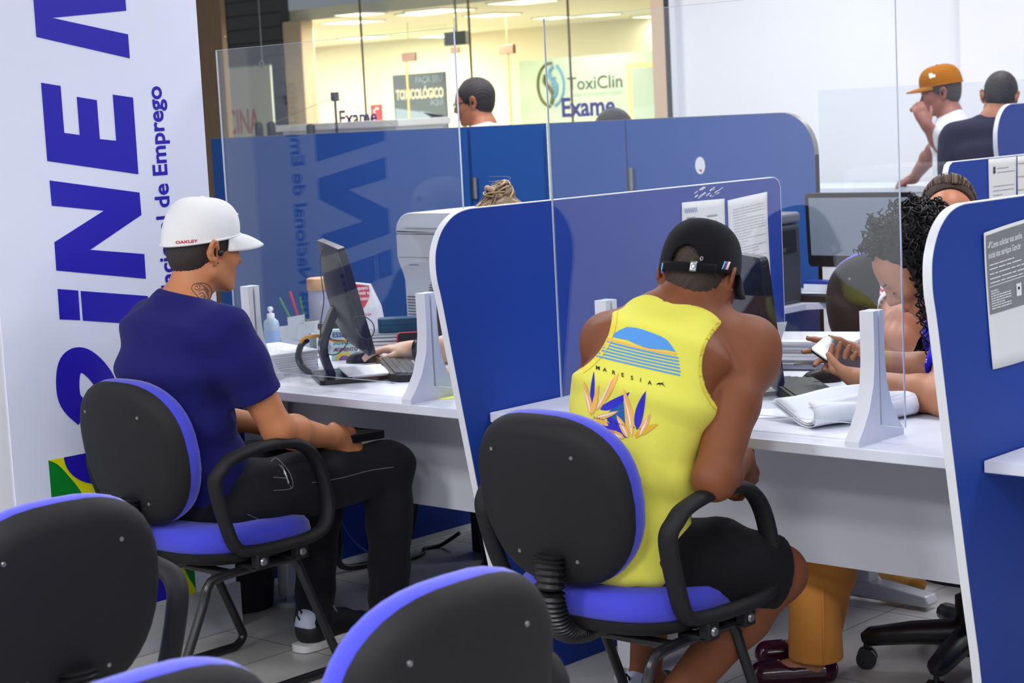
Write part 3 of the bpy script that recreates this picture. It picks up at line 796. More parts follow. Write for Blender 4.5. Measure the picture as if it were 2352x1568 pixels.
def mouse(label, c, a):
    t = thing('computer_mouse', label, 'mouse', (c[0], c[1], DZ), 0, 'black computer mice')
    d = Vector((math.cos(a), math.sin(a), 0)); n = Vector((-d.y, d.x, 0)); f = frame_map((c[0], c[1], DZ), d, n, Vector((0, 0, 1)))
    def surf(u, v):
        th = 2 * math.pi * u; ph = v * math.pi / 2
        return f(.056 * math.cos(th) * math.cos(ph), .031 * math.sin(th) * math.cos(ph), .002 + .036 * math.sin(ph) ** .8 * (1 - .25 * math.cos(th) * math.cos(ph)))
    G().grid(surf, 24, 9, closed_u=True).build('shell', M_BLK, t, smooth=60)
    G().tube([f(.03, 0, .026), f(.042, 0, .020)], .004, 8).build('wheel', M_KEY, t)
mouse('black mouse under the hand on the left desk', (-4.335, 3.985), math.radians(215))
mouse('black mouse on the middle desk, under the phone', (-2.765, 4.22), math.radians(215))

# ---- paper stacks
def stack(label, name, c, w, L_, D_, n_, th, cat='papers', jitter=.006, group=None, z0=DZ, mt=None):
    w = Vector((w[0], w[1], 0)).normalized(); v = Vector((-w.y, w.x, 0))
    t = thing(name, label, cat, (c[0], c[1], z0), 0, group)
    r2 = random.Random(hash(label) % 1000 if False else len(label))
    g = G(); z = z0 + .0005
    for i in range(n_):
        f = frame_map((c[0] + r2.uniform(-jitter, jitter), c[1] + r2.uniform(-jitter, jitter), z), w, v, Vector((0, 0, 1)))
        a = r2.uniform(-.03, .03); ca, sa = math.cos(a), math.sin(a)
        P = [(-L_ / 2, -D_ / 2), (L_ / 2, -D_ / 2), (L_ / 2, D_ / 2), (-L_ / 2, D_ / 2)]
        P = [(x * ca - y * sa, x * sa + y * ca) for x, y in P]
        g.prism(P, lambda u, vv, d: f(u, vv, d), 0, th * .86); z += th
    g.build('sheets', mt or M_PAPER, t, smooth=0)
    return t, z, frame_map((c[0], c[1], z), w, v, Vector((0, 0, 1)))
def print_lines(g, f, x0, x1, y0, y1, n_, seed=1, th=.0025, d=.0008, fill=.75):
    r2 = random.Random(seed)
    for i in range(n_):
        y = y1 - (i + .5) * (y1 - y0) / n_; x = x0
        end = x1 if r2.random() > .25 else x0 + (x1 - x0) * r2.uniform(.3, .8)
        while x < end:
            L_ = min(r2.uniform(.06, .22) * (x1 - x0), end - x)
            g.add([f(x, y - th / 2, d), f(x + L_, y - th / 2, d), f(x + L_, y + th / 2, d), f(x, y + th / 2, d)], [(0, 1, 2, 3)])
            x += L_ + (x1 - x0) * .02
    return g
t, z, f = stack('thick stack of printed sheets on the left desk, beside the hand sanitizer', 'paper_stack', (-4.50, 3.72), (.97, -.25), .30, .22, 9, .0075, jitter=.008)
print_lines(G(), f, -.13, .10, -.09, .08, 7, 3).build('print', M_INK, t, smooth=0)
t, z, f = stack('tall stack of folders and sheets behind the phone on the middle desk', 'folder_stack', (-3.06, 4.62), (.95, .30), .33, .24, 7, .009, jitter=.012, cat='folders')
print_lines(G(), f, -.13, .12, -.10, .09, 9, 5).build('print', M_INK, t, smooth=0)
stack('loose white sheets on the desk behind the forearms of the woman with curly hair', 'loose_sheets', (-2.76, 4.52), (.9, .3), .24, .30, 2, .002)
stack('crumpled white sheets lying on the base of the left monitor', 'loose_sheets', (-4.06, 3.745), (.8, -.55), .21, .13, 3, .004, z0=DZ + .0145, jitter=.015)
t, z, f = stack('printed sheet lying on the base plate of the middle monitor', 'loose_sheets', (-2.80, 3.98), (.8, -.55), .16, .12, 1, .002, z0=DZ + .0145)
print_lines(G(), f, -.07, .07, -.05, .05, 6, 8, th=.002).build('print', M_INK, t, smooth=0)
p = PZ(1640 + 165, 775, DZ)
t = thing('paper_sheet', 'white sheet standing up behind the middle monitor', 'papers', (-3.12, 4.42, DZ))
G().prism([(-.05, .0), (.05, .0), (.055, .13), (-.05, .12)], lambda u, v, d: Vector((-3.10 + u + v * .25, 4.40 + v * .2 + d, DZ + v)), 0, .002).build('sheet', M_PAPER, t, smooth=0)
# rolled sheaf under the right screen foot
t = thing('rolled_papers', 'curled sheaf of white forms on the middle desk, behind the right screen foot', 'papers', (-2.45, 3.70, DZ))
rf = frame_map((-2.335, 3.72, DZ), Vector((.43, .90, 0)).normalized() * .86, Vector((-.90, .43, 0)).normalized() * .84, Vector((0, 0, .86)))
for i in range(5):
    prof = smooth_path([(.20, .052, 0), (.13, .030, 0), (.05, .006, 0), (.0, .001, 0), (-.035, .012, 0), (-.043, .035, 0), (-.030, .058, 0), (-.008, .064, 0)], 4)
    def sh(a, b, i=i, prof=prof):
        p = prof[min(len(prof) - 1, int(round(b * (len(prof) - 1))))]
        k = 1 - .055 * i
        return rf(-.165 + a * .33 + .004 * i, p.x * k + .006 * i + .01 * math.sin(3 * a) * (b < .4), .0012 + .0032 * i + p.y * (.9 + .25 * a * (b < .5)) + .004 * math.sin(7 * a + i))
    G().grid(sh, 14, len(prof)).build('sheet', M_PAPER, t, smooth=60, solid=.0014)
t2, z, f = stack('flat white sheet under the curled forms on the middle desk', 'loose_sheets', (-2.60, 3.72), (.80, .60), .20, .13, 1, .002)
# yellow note
t = thing('sticky_note', 'yellow paper under the right foot of the left screen', 'note', (-3.58, 3.66, DZ))
G().prism([(-.19, -.06), (.02, -.13), (.16, .10), (-.03, .14)], lambda u, v, d: Vector((-3.55 + u, 3.66 + v, DZ + .0004 + d)), 0, .0010).build('sheet', mat('yellow_paper', (232, 240, 130), .6), t, smooth=0)
# pen on keyboard
t = thing('pen', 'clear pen lying on the left keyboard', 'pen', (-3.92, 3.86, DZ + .034))
G().tube([(-3.98, 3.86, DZ + .038), (-3.90, 3.80, DZ + .036)], .0045, 8).build('barrel', mat('clear_plastic', (190, 190, 200), .2), t)
G().tube([(-3.90, 3.80, DZ + .036), (-3.886, 3.79, DZ + .036)], [.0055, .003], 8).build('cap', M_WHITEP, t)
# hand sanitizer
sc = PZ(628, 818, DZ)
t = thing('hand_sanitizer', 'clear pump bottle of hand sanitizer on the left desk', 'bottle', sc)
def ov(g, prof, c, rx, ry, seg=24):
    vs_ = []; fs = []
    for r, h in prof:
        for k in range(seg):
            a = 2 * math.pi * k / seg; e = .8
            vs_.append(Vector(c) + Vector((rx * r * math.copysign(abs(math.cos(a)) ** e, math.cos(a)), ry * r * math.copysign(abs(math.sin(a)) ** e, math.sin(a)), h)))
    n = len(prof)
    for i in range(n - 1):
        for k in range(seg):
            l = (k + 1) % seg; fs.append((i * seg + k, i * seg + l, (i + 1) * seg + l, (i + 1) * seg + k))
    fs.append(tuple(range(seg))[::-1]); fs.append(tuple((n - 1) * seg + k for k in range(seg)))
    return g.add(vs_, fs)
M_CLEAR = mat('translucent_bottle', (196, 214, 236), 0.2, trans=0.25)
ov(G(), [(.95, 0), (1, .006), (1, .105), (.93, .118), (.6, .126), (.45, .128)], sc, .030, .020).build('bottle', M_CLEAR, t, smooth=50)
G().lathe([(.013, .127), (.013, .142), (.011, .144), (.005, .145), (.005, .152), (.009, .154), (.010, .160), (.007, .166), (.001, .167)], sc, 16).build('pump', M_WHITEP, t, smooth=50)
tv = Vector((.70, -.71, 0)); ta = Vector((.71, .70, 0))
ov(G(), [(1.02, .02), (1.02, .088)], sc, .030, .020).build('wrap_label', mat('sanitizer_label', (150, 178, 222), .4), t)
# cup, notes, pens, holder, jar
cc = PZ(673, 818, DZ)
t = thing('plastic_cup', 'small clear plastic cup on the left desk beside the paper stack', 'cup', cc)
G().lathe([(.022, 0), (.028, .045), (.031, .046), (.031, .052), (.029, .052), (.026, .012), (.0, .01)], cc, 20).build('cup', mat('clear_cup', (205, 208, 222), .15, alpha=.55), t, smooth=50)
nc = PZ(686, 806, DZ)
t = thing('note_bundle', 'bundle of small white notes standing behind the plastic cup', 'notes', nc)
for dx, a, h in ((-.03, -.35, .09), (.0, -.1, .125), (.025, .2, .10)):
    G().prism([(-.035, 0), (.035, 0), (.038, h), (-.033, h * .92)], lambda u, v, d: Vector((nc.x + dx + u * math.cos(a) * .9 + v * a * .6, nc.y + u * .3 + d + dx * .3, nc.z + v)), 0, .0015).build('slip', M_PAPERG, t, smooth=0)
hc = PZ(712, 799, DZ)
t = thing('pen_holder', 'white pen holder behind the notes on the left desk', 'pen holder', hc)
G().lathe([(.036, 0), (.038, .095), (.034, .095), (.032, .006), (0, .006)], hc, 20).build('cup', M_PAPERG, t, smooth=40)
for dx, dy, tx, ty, h, rgb, lab in ((-.012, .0, -.055, -.01, .175, (200, 30, 60), 'red pen in the white holder'), (-.02, -.01, -.075, -.02, .155, (40, 130, 80), 'green pen in the white holder'), (.004, .0, -.035, .0, .155, (40, 30, 190), 'blue pen in the white holder')):
    tp = thing('pen', lab + ' beside the wooden lidded jar', 'pen', hc + Vector((dx, dy, .012)), 0, 'pens in the white holder')
    a = hc + Vector((dx, dy, .012)); b = a + Vector((tx, ty, h - .012))
    G().tube([a, b], .0045, 8).build('barrel', mat('pen_%d' % rgb[0], rgb, .35), tp)
    G().tube([b, b + (b - a).normalized() * .022], [.005, .004], 8).build('cap', mat('pen_%d' % rgb[0], rgb, .35), tp)
jc = PZ(746, 794, DZ)
t = thing('storage_jar', 'clear jar with a wooden lid on the left desk, behind the monitor', 'jar', jc)
G().lathe([(.043, 0), (.046, .005), (.046, .19), (.042, .195), (.040, .19), (.042, .008), (0, .008)], jc, 28).build('glass', mat('jar_glass', (196, 198, 220), .08, alpha=.55), t, smooth=50)
G().lathe([(.047, .196), (.049, .199), (.049, .234), (.046, .237), (0, .2372)], jc, 28).build('lid', mat('pale_wood_lid', (214, 164, 110), .5, noise=.1, nscale=30), t, smooth=50)
# notebook with spiral, standing under the router; network box; cables
nb = PZ(728, 842, DZ)
t = thing('spiral_notebook', 'small spiral notebook standing behind the stand of the left monitor', 'notebook', nb)
f = frame_map(nb, Vector((.80, -.6, 0)), Vector((0, 0, 1)))
g = G(); fbox(g, f, (-.05, .0005, 0), (.05, .105, .012)); g.build('cover', mat('green_grey_cover', (120, 140, 140), .5), t)
g = G()
for k in range(12): g.tube([f(-.052 + .007 * math.cos(a), .008 + k * .0082, .006 + .009 * math.sin(a)) for a in [math.radians(36 * j) for j in range(10)]], .0012, 5, closed=True)
g.build('spiral', M_STEELDARK, t)
bx = PZ(792, 827, DZ)
t = thing('gift_box', 'small box printed with colourful lettering behind the mouse', 'box', bx)
f = frame_map(bx, Vector((.76, .65, 0)).normalized(), Vector((0, 0, 1)))
g = G(); fbox(g, f, (-.042, .0005, -.03), (.042, .10, .0)); g.build('carton', mat('pale_cyan_card', (186, 216, 216), .6), t)
for tx, ty, s, rgb in (('ESSE', .076, .022, (70, 60, 120)), ('SOMEU', .052, .022, (40, 150, 150)), ('MOMENTO', .030, .016, (120, 40, 90))):
    add_text(G(), tx, lambda u, v: f(-.036 + u, ty + v, .0012), size=s, bold=.0006).build('lettering', mat('ink_%d' % rgb[0], rgb, .6), t, smooth=0)
g = G(); g.prism([(.03 * math.cos(math.radians(a)), .026 * math.sin(math.radians(a))) for a in range(0, 181, 15)], lambda u, v, d: f(u, .001 + v, d), .0004, .0012); g.build('yellow_arch', mat('arch_yellow', (225, 200, 60), .6), t, smooth=0)
g = G(); g.prism([(.018 * math.cos(math.radians(a)), .015 * math.sin(math.radians(a))) for a in range(0, 181, 15)], lambda u, v, d: f(u, .001 + v, d), .0013, .0018); g.build('violet_arch', mat('arch_violet', (120, 70, 150), .6), t, smooth=0)
rt = PZ(775, 806, DZ)
t = thing('network_box', 'dark network box with a clear case behind the left monitor stand', 'network device', rt)
g = G(); f = frame_map(rt, Vector((.74, .66, 0)).normalized(), Vector((0, 0, 1))); fbox(g, f, (-.055, .0005, -.03), (.02, .075, .01)); g.build('case', mat('smoky_case', (150, 165, 180), .2), t, bevel=.004)
g = G(); fbox(g, f, (-.06, .076, -.035), (.06, .098, .02)); g.build('lid', M_BLK2, t, bevel=.006)
def cable(name, label, pts, r, rgb, cat='cable', rough=.4):
    o = G().tube(smooth_path(pts, 8), r, 8).build(name, mat('cable_%d_%d_%d' % rgb, rgb, rough), None, smooth=60)
    return tag(o, label, cat)
q = lambda x, y, Y: PY(x, y, Y)
cable('cable', 'thick yellow cable looping through the stand of the left monitor', [q(690, 786, 3.66), q(700, 776, 3.66), q(718, 772, 3.67), q(742, 772, 3.72), q(765, 782, 3.80), q(785, 783, 3.88), q(806, 776, 3.93)], .0055, (238, 170, 40))
cable('cable', 'thin black wire hanging from the top of the left monitor', [q(742, 575, 3.70), q(735, 600, 3.68), q(740, 655, 3.67), q(744, 690, 3.66), q(737, 740, 3.66), q(738, 790, 3.66), q(752, 812, 3.68), q(775, 812, 3.70), q(796, 790, 3.73), q(800, 765, 3.76)], .0016, (24, 24, 28))
cable('cable', 'thin black wire loop hanging beside the screen of the left monitor', [q(812, 735, 3.56), q(818, 727, 3.55), q(838, 727, 3.54), q(856, 742, 3.54), q(859, 762, 3.54), q(848, 778, 3.54), q(830, 775, 3.55), q(818, 755, 3.555)], .0016, (30, 30, 34))
cable('cable', 'white plug cable between the notebook and the colourful box', [q(748, 788, 3.86), q(755, 782, 3.86), q(762, 792, 3.86), q(764, 802, 3.86), q(755, 812, 3.86), q(750, 820, 3.86)], .005, (220, 222, 226))
# paper bag
bc = PZ(846, 770, DZ)
t = thing('paper_bag', 'white shopping bag with a red printed heart shape, behind the left monitor', 'bag', bc)
f = frame_map((bc.x, bc.y, DZ), Vector((.85, .53, 0)).normalized(), Vector((0, 0, 1)))
P = [f(-.075, .0005, 0), f(.055, .0005, 0), f(.055, .0005, -.06), f(-.075, .0005, -.06), f(-.085, .195, -.02), f(.012, .183, -.02), f(.012, .183, -.035), f(-.085, .195, -.035)]
P2 = [f(-.08, .10, .004), f(.042, .10, .004), f(.042, .10, -.055), f(-.08, .10, -.055)]
G().add(P[:4] + P2 + P[4:], [(0, 3, 2, 1), (0, 1, 5, 4), (1, 2, 6, 5), (2, 3, 7, 6), (3, 0, 4, 7), (4, 5, 9, 8), (5, 6, 10, 9), (6, 7, 11, 10), (7, 4, 8, 11), (8, 9, 10, 11)]).build('bag', mat('white_bag', (226, 226, 232), .5), t, smooth=0, bevel=.003)
fr = lambda u, v, d=0: f(u, v, .005 - max(0, v - .10) * .25 + d)
G().prism([(-.075, .188), (.008, .178), (.012, .16), (.008, .13), (-.005, .105), (-.015, .095), (-.045, .11), (-.075, .12)], lambda u, v, d: fr(u, v, d), .0005, .002).build('red_print', mat('bag_red', (206, 40, 62), .5), t, smooth=0)
for tx, yy in (('quem', .165), ('mais te', .148), ('s.com', .128)):
    add_text(G(), tx, lambda u, v: fr(-.034 + u, yy + v, .003), size=.018, bold=.0004).build('lettering', M_WHITEP, t, smooth=0)
add_text(G(), 'a.br', lambda u, v: fr(-.005 + u, .072 + v, .003), size=.015, bold=.0003).build('lettering', mat('bag_red', (206, 40, 62), .5), t, smooth=0)
# books, blue case, tablet
b0 = PZ(905, 797, DZ)
for i, (w_, d_, h_, rgb, lab) in enumerate(((.26, .19, .018, (210, 212, 218), 'pale notebook at the bottom of the pile behind the mouse'), (.24, .18, .012, (150, 60, 110), 'magenta covered notebook in the pile behind the mouse'), (.25, .185, .012, (70, 74, 84), 'dark notebook in the pile behind the mouse'), (.23, .18, .010, (110, 116, 122), 'grey notebook on top of the pile behind the mouse'))):
    z0 = DZ + .0005 + sum((.018, .012, .012, .010)[:i]) + .0006 * i
    t = thing('notebook', lab, 'notebook', (b0.x, b0.y, z0), 0, 'notebooks piled on the left desk')
    f = frame_map((b0.x + .006 * (i % 2), b0.y, z0), Vector((.80, .6, 0)), Vector((-.6, .8, 0)), Vector((0, 0, 1)))
    g = G(); fbox(g, f, (-w_ / 2 + .003, -d_ / 2 + .003, .0015), (w_ / 2 - .003, d_ / 2 - .003, h_ - .0015)); g.build('pages', M_PAPERG, t)
    g = G(); fbox(g, f, (-w_ / 2, -d_ / 2, 0), (w_ / 2, d_ / 2, .0015)); fbox(g, f, (-w_ / 2, -d_ / 2, h_ - .0015), (w_ / 2, d_ / 2, h_)); fbox(g, f, (-w_ / 2, d_ / 2 - .002, 0), (w_ / 2, d_ / 2, h_)); g.build('cover', mat('cover_%d' % rgb[0], rgb, .5), t)
ctop = DZ + .0005 + .052 + .0024
cb = PZ(915, 775, ctop + .03)
t = thing('glasses_case', 'rounded blue case lying on the notebooks of the left desk', 'case', (b0.x + .03, b0.y + .02, ctop))
f = frame_map((b0.x + .03, b0.y + .02, ctop), Vector((.74, .67, 0)), Vector((-.67, .74, 0)), Vector((0, 0, 1)))
G().prism(rrect(.17, .075, .03, 5), lambda u, v, d: f(u, v, d), .001, .024).build('lower_half', mat('teal_blue_case', (20, 78, 112), .35), t, bevel=.008, bseg=3)
G().prism(rrect(.17, .075, .03, 5), lambda u, v, d: f(u, v, d), .0245, .046).build('upper_half', mat('teal_blue_case', (20, 78, 112), .35), t, bevel=.010, bseg=3)
tc_ = PZ(955, 815, DZ)
t = thing('tablet', 'tablet with a red edge propped up behind the arm on the left desk', 'tablet', PZ(957, 812, DZ))
f = frame_map(PZ(957, 812, DZ + .001), Vector((.74, .67, 0)), Vector((-.35, .40, .85)).normalized())
G().prism(rrect(.125, .075, .012, 4, 0, .038), lambda u, v, d: f(u, v, d), 0, .004).build('screen', M_BLK2, t, smooth=30)
ring = rrect(.127, .077, .013, 4, 0, .038)
G().tube([f(u, v, .002) for u, v in ring], .0028, 6, closed=True).build('red_edge', mat('tablet_red', (226, 50, 84), .4), t, smooth=60)

# ---- large printer on the return of the left desk
M_PRN = mat('printer_grey', (200, 204, 212), .45, noise=.01)
M_PRN2 = mat('printer_dark', (92, 94, 100), .45)
p0 = PY(908, 520, 4.62); p1 = PY(926, 760, 4.62)
lx, ty = p0.x, 4.62
t = thing('large_printer', 'large pale grey printer on the left desk, against the partition', 'printer', (lx + .25, ty + .22, DZ))
pf = lambda u, v, d: Vector((lx + u, ty + d, DZ + v))
bodyo = [(.035, .0005), (.46, .0005), (.46, .355), (.0, .355), (.0, .275), (.006, .255), (.026, .215), (.033, .19)]
G().prism(bodyo, pf, 0, .44).build('body', M_PRN, t, bevel=.004, smooth=30)
lid = [(.0, .3575), (.46, .3575), (.46, .432)] + [(.075 - .075 * math.sin(math.radians(a)), .357 + .005 + .07 * math.cos(math.radians(a))) for a in range(0, 91, 10)]
G().prism(lid, pf, 0, .44).build('scanner_lid', mat('printer_lid', (212, 216, 226), .4), t, bevel=.006, smooth=30)
g = G()
for k in range(8): g.box((lx + .042, ty - .0012, DZ + .055 + k * .0105), (lx + .10, ty + .002, DZ + .060 + k * .0105))
g.box((lx + .01, ty - .0012, DZ + .272), (lx + .44, ty, DZ + .2735)); g.box((lx + .06, ty - .0012, DZ + .245), (lx + .11, ty, DZ + .247)); g.box((lx + .05, ty - .0012, DZ + .375), (lx + .30, ty, DZ + .377))
g.build('seams_and_vents', M_PRN2, t, smooth=0)
g = G()
for k in range(9):
    h = -.036 + k * .009; r = math.sqrt(max(0, .040 ** 2 - h * h))
    g.box((lx + .195 - r, ty - .0012, DZ + .158 + h - .002), (lx + .195 + r, ty + .002, DZ + .158 + h + .002))
g.build('round_vent', M_PRN2, t, smooth=0)
mp_ = PY(1012, 745, 4.50)
t = thing('box_file', 'dark maroon box file standing beside the large grey printer', 'box file', (mp_.x + .05, 4.45, DZ))
G().box((mp_.x - .03, 4.50, DZ + .0005), (mp_.x + .09, 4.60, DZ + .175)).build('box', mat('maroon_card', (66, 28, 32), .45, noise=.08, nscale=60), t, bevel=.003)
G().box((mp_.x - .031, 4.499, DZ + .1755), (mp_.x + .091, 4.601, DZ + .179)).build('yellow_edge', mat('dull_yellow', (150, 130, 50), .5), t)

# ---- middle desk small things
tc_ = Vector((-3.02, 4.34, DZ))
t = thing('clip_pot', 'dark see-through pot of paper clips beside the folder stack', 'pot', tc_)
G().lathe([(.030, .0005), (.034, .004), (.034, .05), (.031, .05), (.030, .01), (0, .01)], tc_, 20).build('pot', mat('smoked_plastic', (50, 50, 52), .2), t, smooth=50)
r2 = random.Random(3); g = G()
for k in range(14):
    a = r2.uniform(0, 6.28); rr = r2.uniform(0, .022); c0 = tc_ + Vector((rr * math.cos(a), rr * math.sin(a), .05 + r2.uniform(0, .012)))
    d = Vector((r2.uniform(-1, 1), r2.uniform(-1, 1), r2.uniform(-.3, .3))).normalized() * .012; e = d.orthogonal().normalized() * .004
    g.tube([c0 - d - e, c0 + d - e, c0 + d + e, c0 - d + e], .0008, 5, closed=True)
cl = g.build('clips', mat('clip_metal', (190, 192, 198), .25, metal=.8), t); cl['kind'] = 'stuff'
for (px_, py_), (ex, ey), rgb, lab in (((1825, 838), (1880, 832), (60, 50, 40), 'dark pen lying behind the phone on the middle desk'), ((2062, 832), (2112, 836), (120, 130, 120), 'grey pen lying by the elbow of the woman in stripes')):
    a = PZ(px_, py_, DZ + .006); b = PZ(ex, ey, DZ + .006)
    b = a + (b - a).normalized() * min(.14, (b - a).length)
    t = thing('pen', lab, 'pen', a)
    G().tube([a, b], .0045, 8).build('barrel', mat('pen_%d' % rgb[0], rgb, .35), t); G().tube([b, b + (b - a).normalized() * .018], [.0045, .001], 8).build('tip', M_STEELDARK, t)
t, _, _ = stack('thin dark folder under the pen behind the phone', 'folder', PZ(1850, 846, DZ)[:2], (.9, .3), .16, .10, 1, .006, cat='folder', mt=mat('navy_folder', (36, 42, 84), .5))

# ---- papers taped on the middle divider (face towards +X)
xf = XM + .0105
def sheet_on_x(label, pts, name, cat, seed, group, curl=.0, xface=xf, lines=18):
    """pts: four corners (y, z), lower left, lower right, upper right, upper left"""
    t = thing(name, label, cat, (xface, pts[0][0], pts[0][1]), 0, group)
    def P(u, v, d=0):
        a = Vector(pts[0]).lerp(Vector(pts[1]), u); b = Vector(pts[3]).lerp(Vector(pts[2]), u); c = a.lerp(b, v)
        return Vector((xface + .0008 + d + curl * (.5 + .5 * math.sin(6 * u + 2 * v)) * (abs(2 * v - 1) ** 3 + .15), c.x, c.y))
    G().grid(lambda u, v: P(u, v), 10, 12).build('sheet', M_PAPERG, t, smooth=60, solid=.0006)
    return t, P
t, P = sheet_on_x('white form taped on the middle divider, left of a longer sheet', [(4.277, .98), (4.489, .975), (4.487, 1.222), (4.279, 1.224)], 'paper_notice', 'notice', 2, 'sheets taped to the middle divider', .002)
g = G()
for y0, x0, x1 in ((.80, .10, .30), (.73, .08, .50), (.66, .08, .28), (.80, .58, .82), (.73, .58, .80), (.66, .60, .76), (.58, .08, .40), (.50, .08, .45), (.58, .58, .80)):
    g.add([P(x0, y0, .0014), P(x1, y0, .0014), P(x1, y0 + .02, .0014), P(x0, y0 + .02, .0014)], [(0, 1, 2, 3)])
g.build('print', M_INK, t, smooth=0)
sc_ = smooth_path([(.05 + .30 * k / 13, .90 + .03 * (-1) ** k, 0) for k in range(14)], 3)
G().tube([P(p.x, p.y, .0016) for p in sc_], .0008, 4).build('handwriting', mat('blue_ballpoint', (130, 150, 205), .6), t)
t, P = sheet_on_x('long creased white sheet taped on the middle divider, nearest its back end', [(4.515, .95), (4.714, .96), (4.707, 1.228), (4.501, 1.215)], 'paper_notice', 'notice', 4, 'sheets taped to the middle divider', .003)
print_lines(G(), lambda u, v, d=0: P(u, v, .0016), .12, .92, .20, .90, 22, 11, th=.008).build('print', mat('faint_ink', (186, 188, 190), .6), t, smooth=0)
# ---- tape remains above the papers
t = thing('tape_remains', 'torn white tape remains on the middle divider above the taped sheets', 'tape', (xf, 4.39, 1.24))
r2 = random.Random(5); g = G()
for k in range(16):
    y = 4.345 + r2.random() * .12; z = 1.228 + r2.random() * .026; L_ = r2.uniform(.008, .03); h = r2.uniform(.001, .004); s = .35 * L_
    g.add([(xf + .0006, y, z), (xf + .0006, y + L_, z + s), (xf + .0006, y + L_ * .9, z + s + h), (xf + .0006, y - .002, z + h)], [(0, 1, 2, 3)])
g.build('scraps', M_PAPERG, t, smooth=0, solid=.0004)

# ---- poster on the right divider
xp = XR + .0105
t, P = sheet_on_x('printed sheet with a grey instruction panel taped on the nearest blue divider', [(3.475, .925), (3.70, .925), (3.70, 1.232), (3.444, 1.212)], 'instruction_poster', 'poster', 6, None, .004, xface=xp)
def Q(u, v, d=0): return P(u, v, .0012 + d)
def qgrid(name, u0, u1, v0, v1, mt, d=0.0):
    return G().grid(lambda a, b: Q(u0 + a * (u1 - u0), v0 + b * (v1 - v0), d), 12, 14).build(name, mt, t, smooth=60)
qgrid('grey_panel', .025, 1.0, .40, .975, mat('poster_grey', (128, 130, 134), .6, noise=.12, nscale=30, stretch=(1, 8, .3)))
M_PT = mat('poster_white', (232, 234, 236), .6)
def ptext(s, u0, v0, size, bold=.0, xs=.8):
    vt, ft = text_polys(s, size=1.0, bold=bold, xs=xs)
    return G().add([Q(u0 + u * size, v0 + v * size * .85, .0008) for u, v in vt], ft)
ptext('Como solicitar sua senha', .10, .875, .075, .018, .72).build('heading', M_PT, t, smooth=0)
ptext('inicial dos serviços Gov.br', .05, .805, .075, .018, .72).build('heading', M_PT, t, smooth=0)
G().tube([Q(.045, .895, .001), Q(.06, .88, .001), Q(.09, .925, .001)], .0012, 5).build('check_mark', M_PT, t)
g = G(); FQ = lambda u, v, d=0: Q(u, v, .001)
for k, y in enumerate((.755, .725, .69, .655, .625)): print_lines(g, FQ, .06, .95 if k else .5, y - .01, y + .01, 1, 20 + k, th=.008)
print_lines(g, FQ, .06, .42, .43, .575, 8, 31, th=.008)
g.add([Q(.04, .598, .001), Q(1, .606, .001), Q(1, .612, .001), Q(.04, .603, .001)], [(0, 1, 2, 3)])
g.build('small_print', M_PT, t, smooth=0)
for u0 in (.52, .66, .80):
    w_ = .09 if u0 < .6 else .11
    G().add([Q(u0, .475, .001), Q(u0 + w_, .475, .001), Q(u0 + w_, .565, .001), Q(u0, .565, .001)], [(0, 1, 2, 3)]).build('phone_picture', M_PT, t, smooth=0)
    G().add([Q(u0 + .025, .52, .0014), Q(u0 + w_ - .03, .52, .0014), Q(u0 + w_ - .03, .54, .0014), Q(u0 + .025, .54, .0014)], [(0, 1, 2, 3)]).build('picture_mark', M_BLK, t, smooth=0)

# ---- notices on the divider behind
xq = -3.08 + .0105
t, P = sheet_on_x('white printed notice on the blue divider behind, with a small crest', [(5.742, 1.04), (5.93, 1.04), (5.938, 1.270), (5.738, 1.270)], 'paper_notice', 'notice', 7, 'notices on the divider behind', .001, xface=xq)
g = print_lines(G(), lambda u, v, d=0: P(u, v, .0012), .15, .9, .1, .62, 8, 13, th=.012); print_lines(g, lambda u, v, d=0: P(u, v, .0012), .3, .95, .76, .88, 2, 14, th=.012); g.build('print', M_INK, t, smooth=0)
G().add([P(.16, .78, .0014), P(.24, .78, .0014), P(.24, .88, .0014), P(.16, .88, .0014)], [(0, 1, 2, 3)]).build('crest', M_STEELDARK, t, smooth=0)
t, P = sheet_on_x('pale notice ruled in boxes at the right edge on the divider behind', [(5.945, 1.04), (6.12, 1.04), (6.12, 1.270), (5.945, 1.270)], 'paper_notice', 'notice', 8, 'notices on the divider behind', .001, xface=xq)
g = G()
for k in range(5): g.add([P(0, .08 + .2 * k, .0012), P(1, .08 + .2 * k, .0012), P(1, .095 + .2 * k, .0012), P(0, .095 + .2 * k, .0012)], [(0, 1, 2, 3)])
g.build('rules', mat('brown_ink', (176, 160, 150), .6), t, smooth=0)

# ---- black printer on the desk behind
px0 = -3.93
t = thing('printer', 'dark grey laser printer on the desk behind, next to the grey lit screen', 'printer', (-4.1, 5.72, DZ))
f = lambda lo, hi: G().box((lo[0], lo[1], DZ + lo[2]), (hi[0], hi[1], DZ + hi[2]))
M_PB = mat('printer_charcoal', (66, 68, 76), .4); M_PBK = mat('printer_black', (20, 20, 24), .35)
f((-4.33, 5.53, .0005), (px0, 5.885, .30)).build('body', M_PB, t, bevel=.012, bseg=3)
f((-4.33, 5.53, .302), (px0 + .002, 5.89, .345)).build('top_cover', mat('printer_top', (120, 120, 130), .4), t, bevel=.014, bseg=3)
f((-4.30, 5.55, .347), (px0 - .10, 5.80, .40)).build('scanner', M_PBK, t, bevel=.006)
f((-4.29, 5.55, .4005), (px0 - .11, 5.79, .41)).build('scanner_lid', mat('printer_top', (120, 120, 130), .4), t, bevel=.003)
f((px0 - .03, 5.58, .19), (px0 + .003, 5.855, .285)).build('output_slot', M_PBK, t, bevel=.006)
f((px0 - .02, 5.60, .20), (px0 + .012, 5.77, .215)).build('output_tray', M_PB, t, bevel=.002)
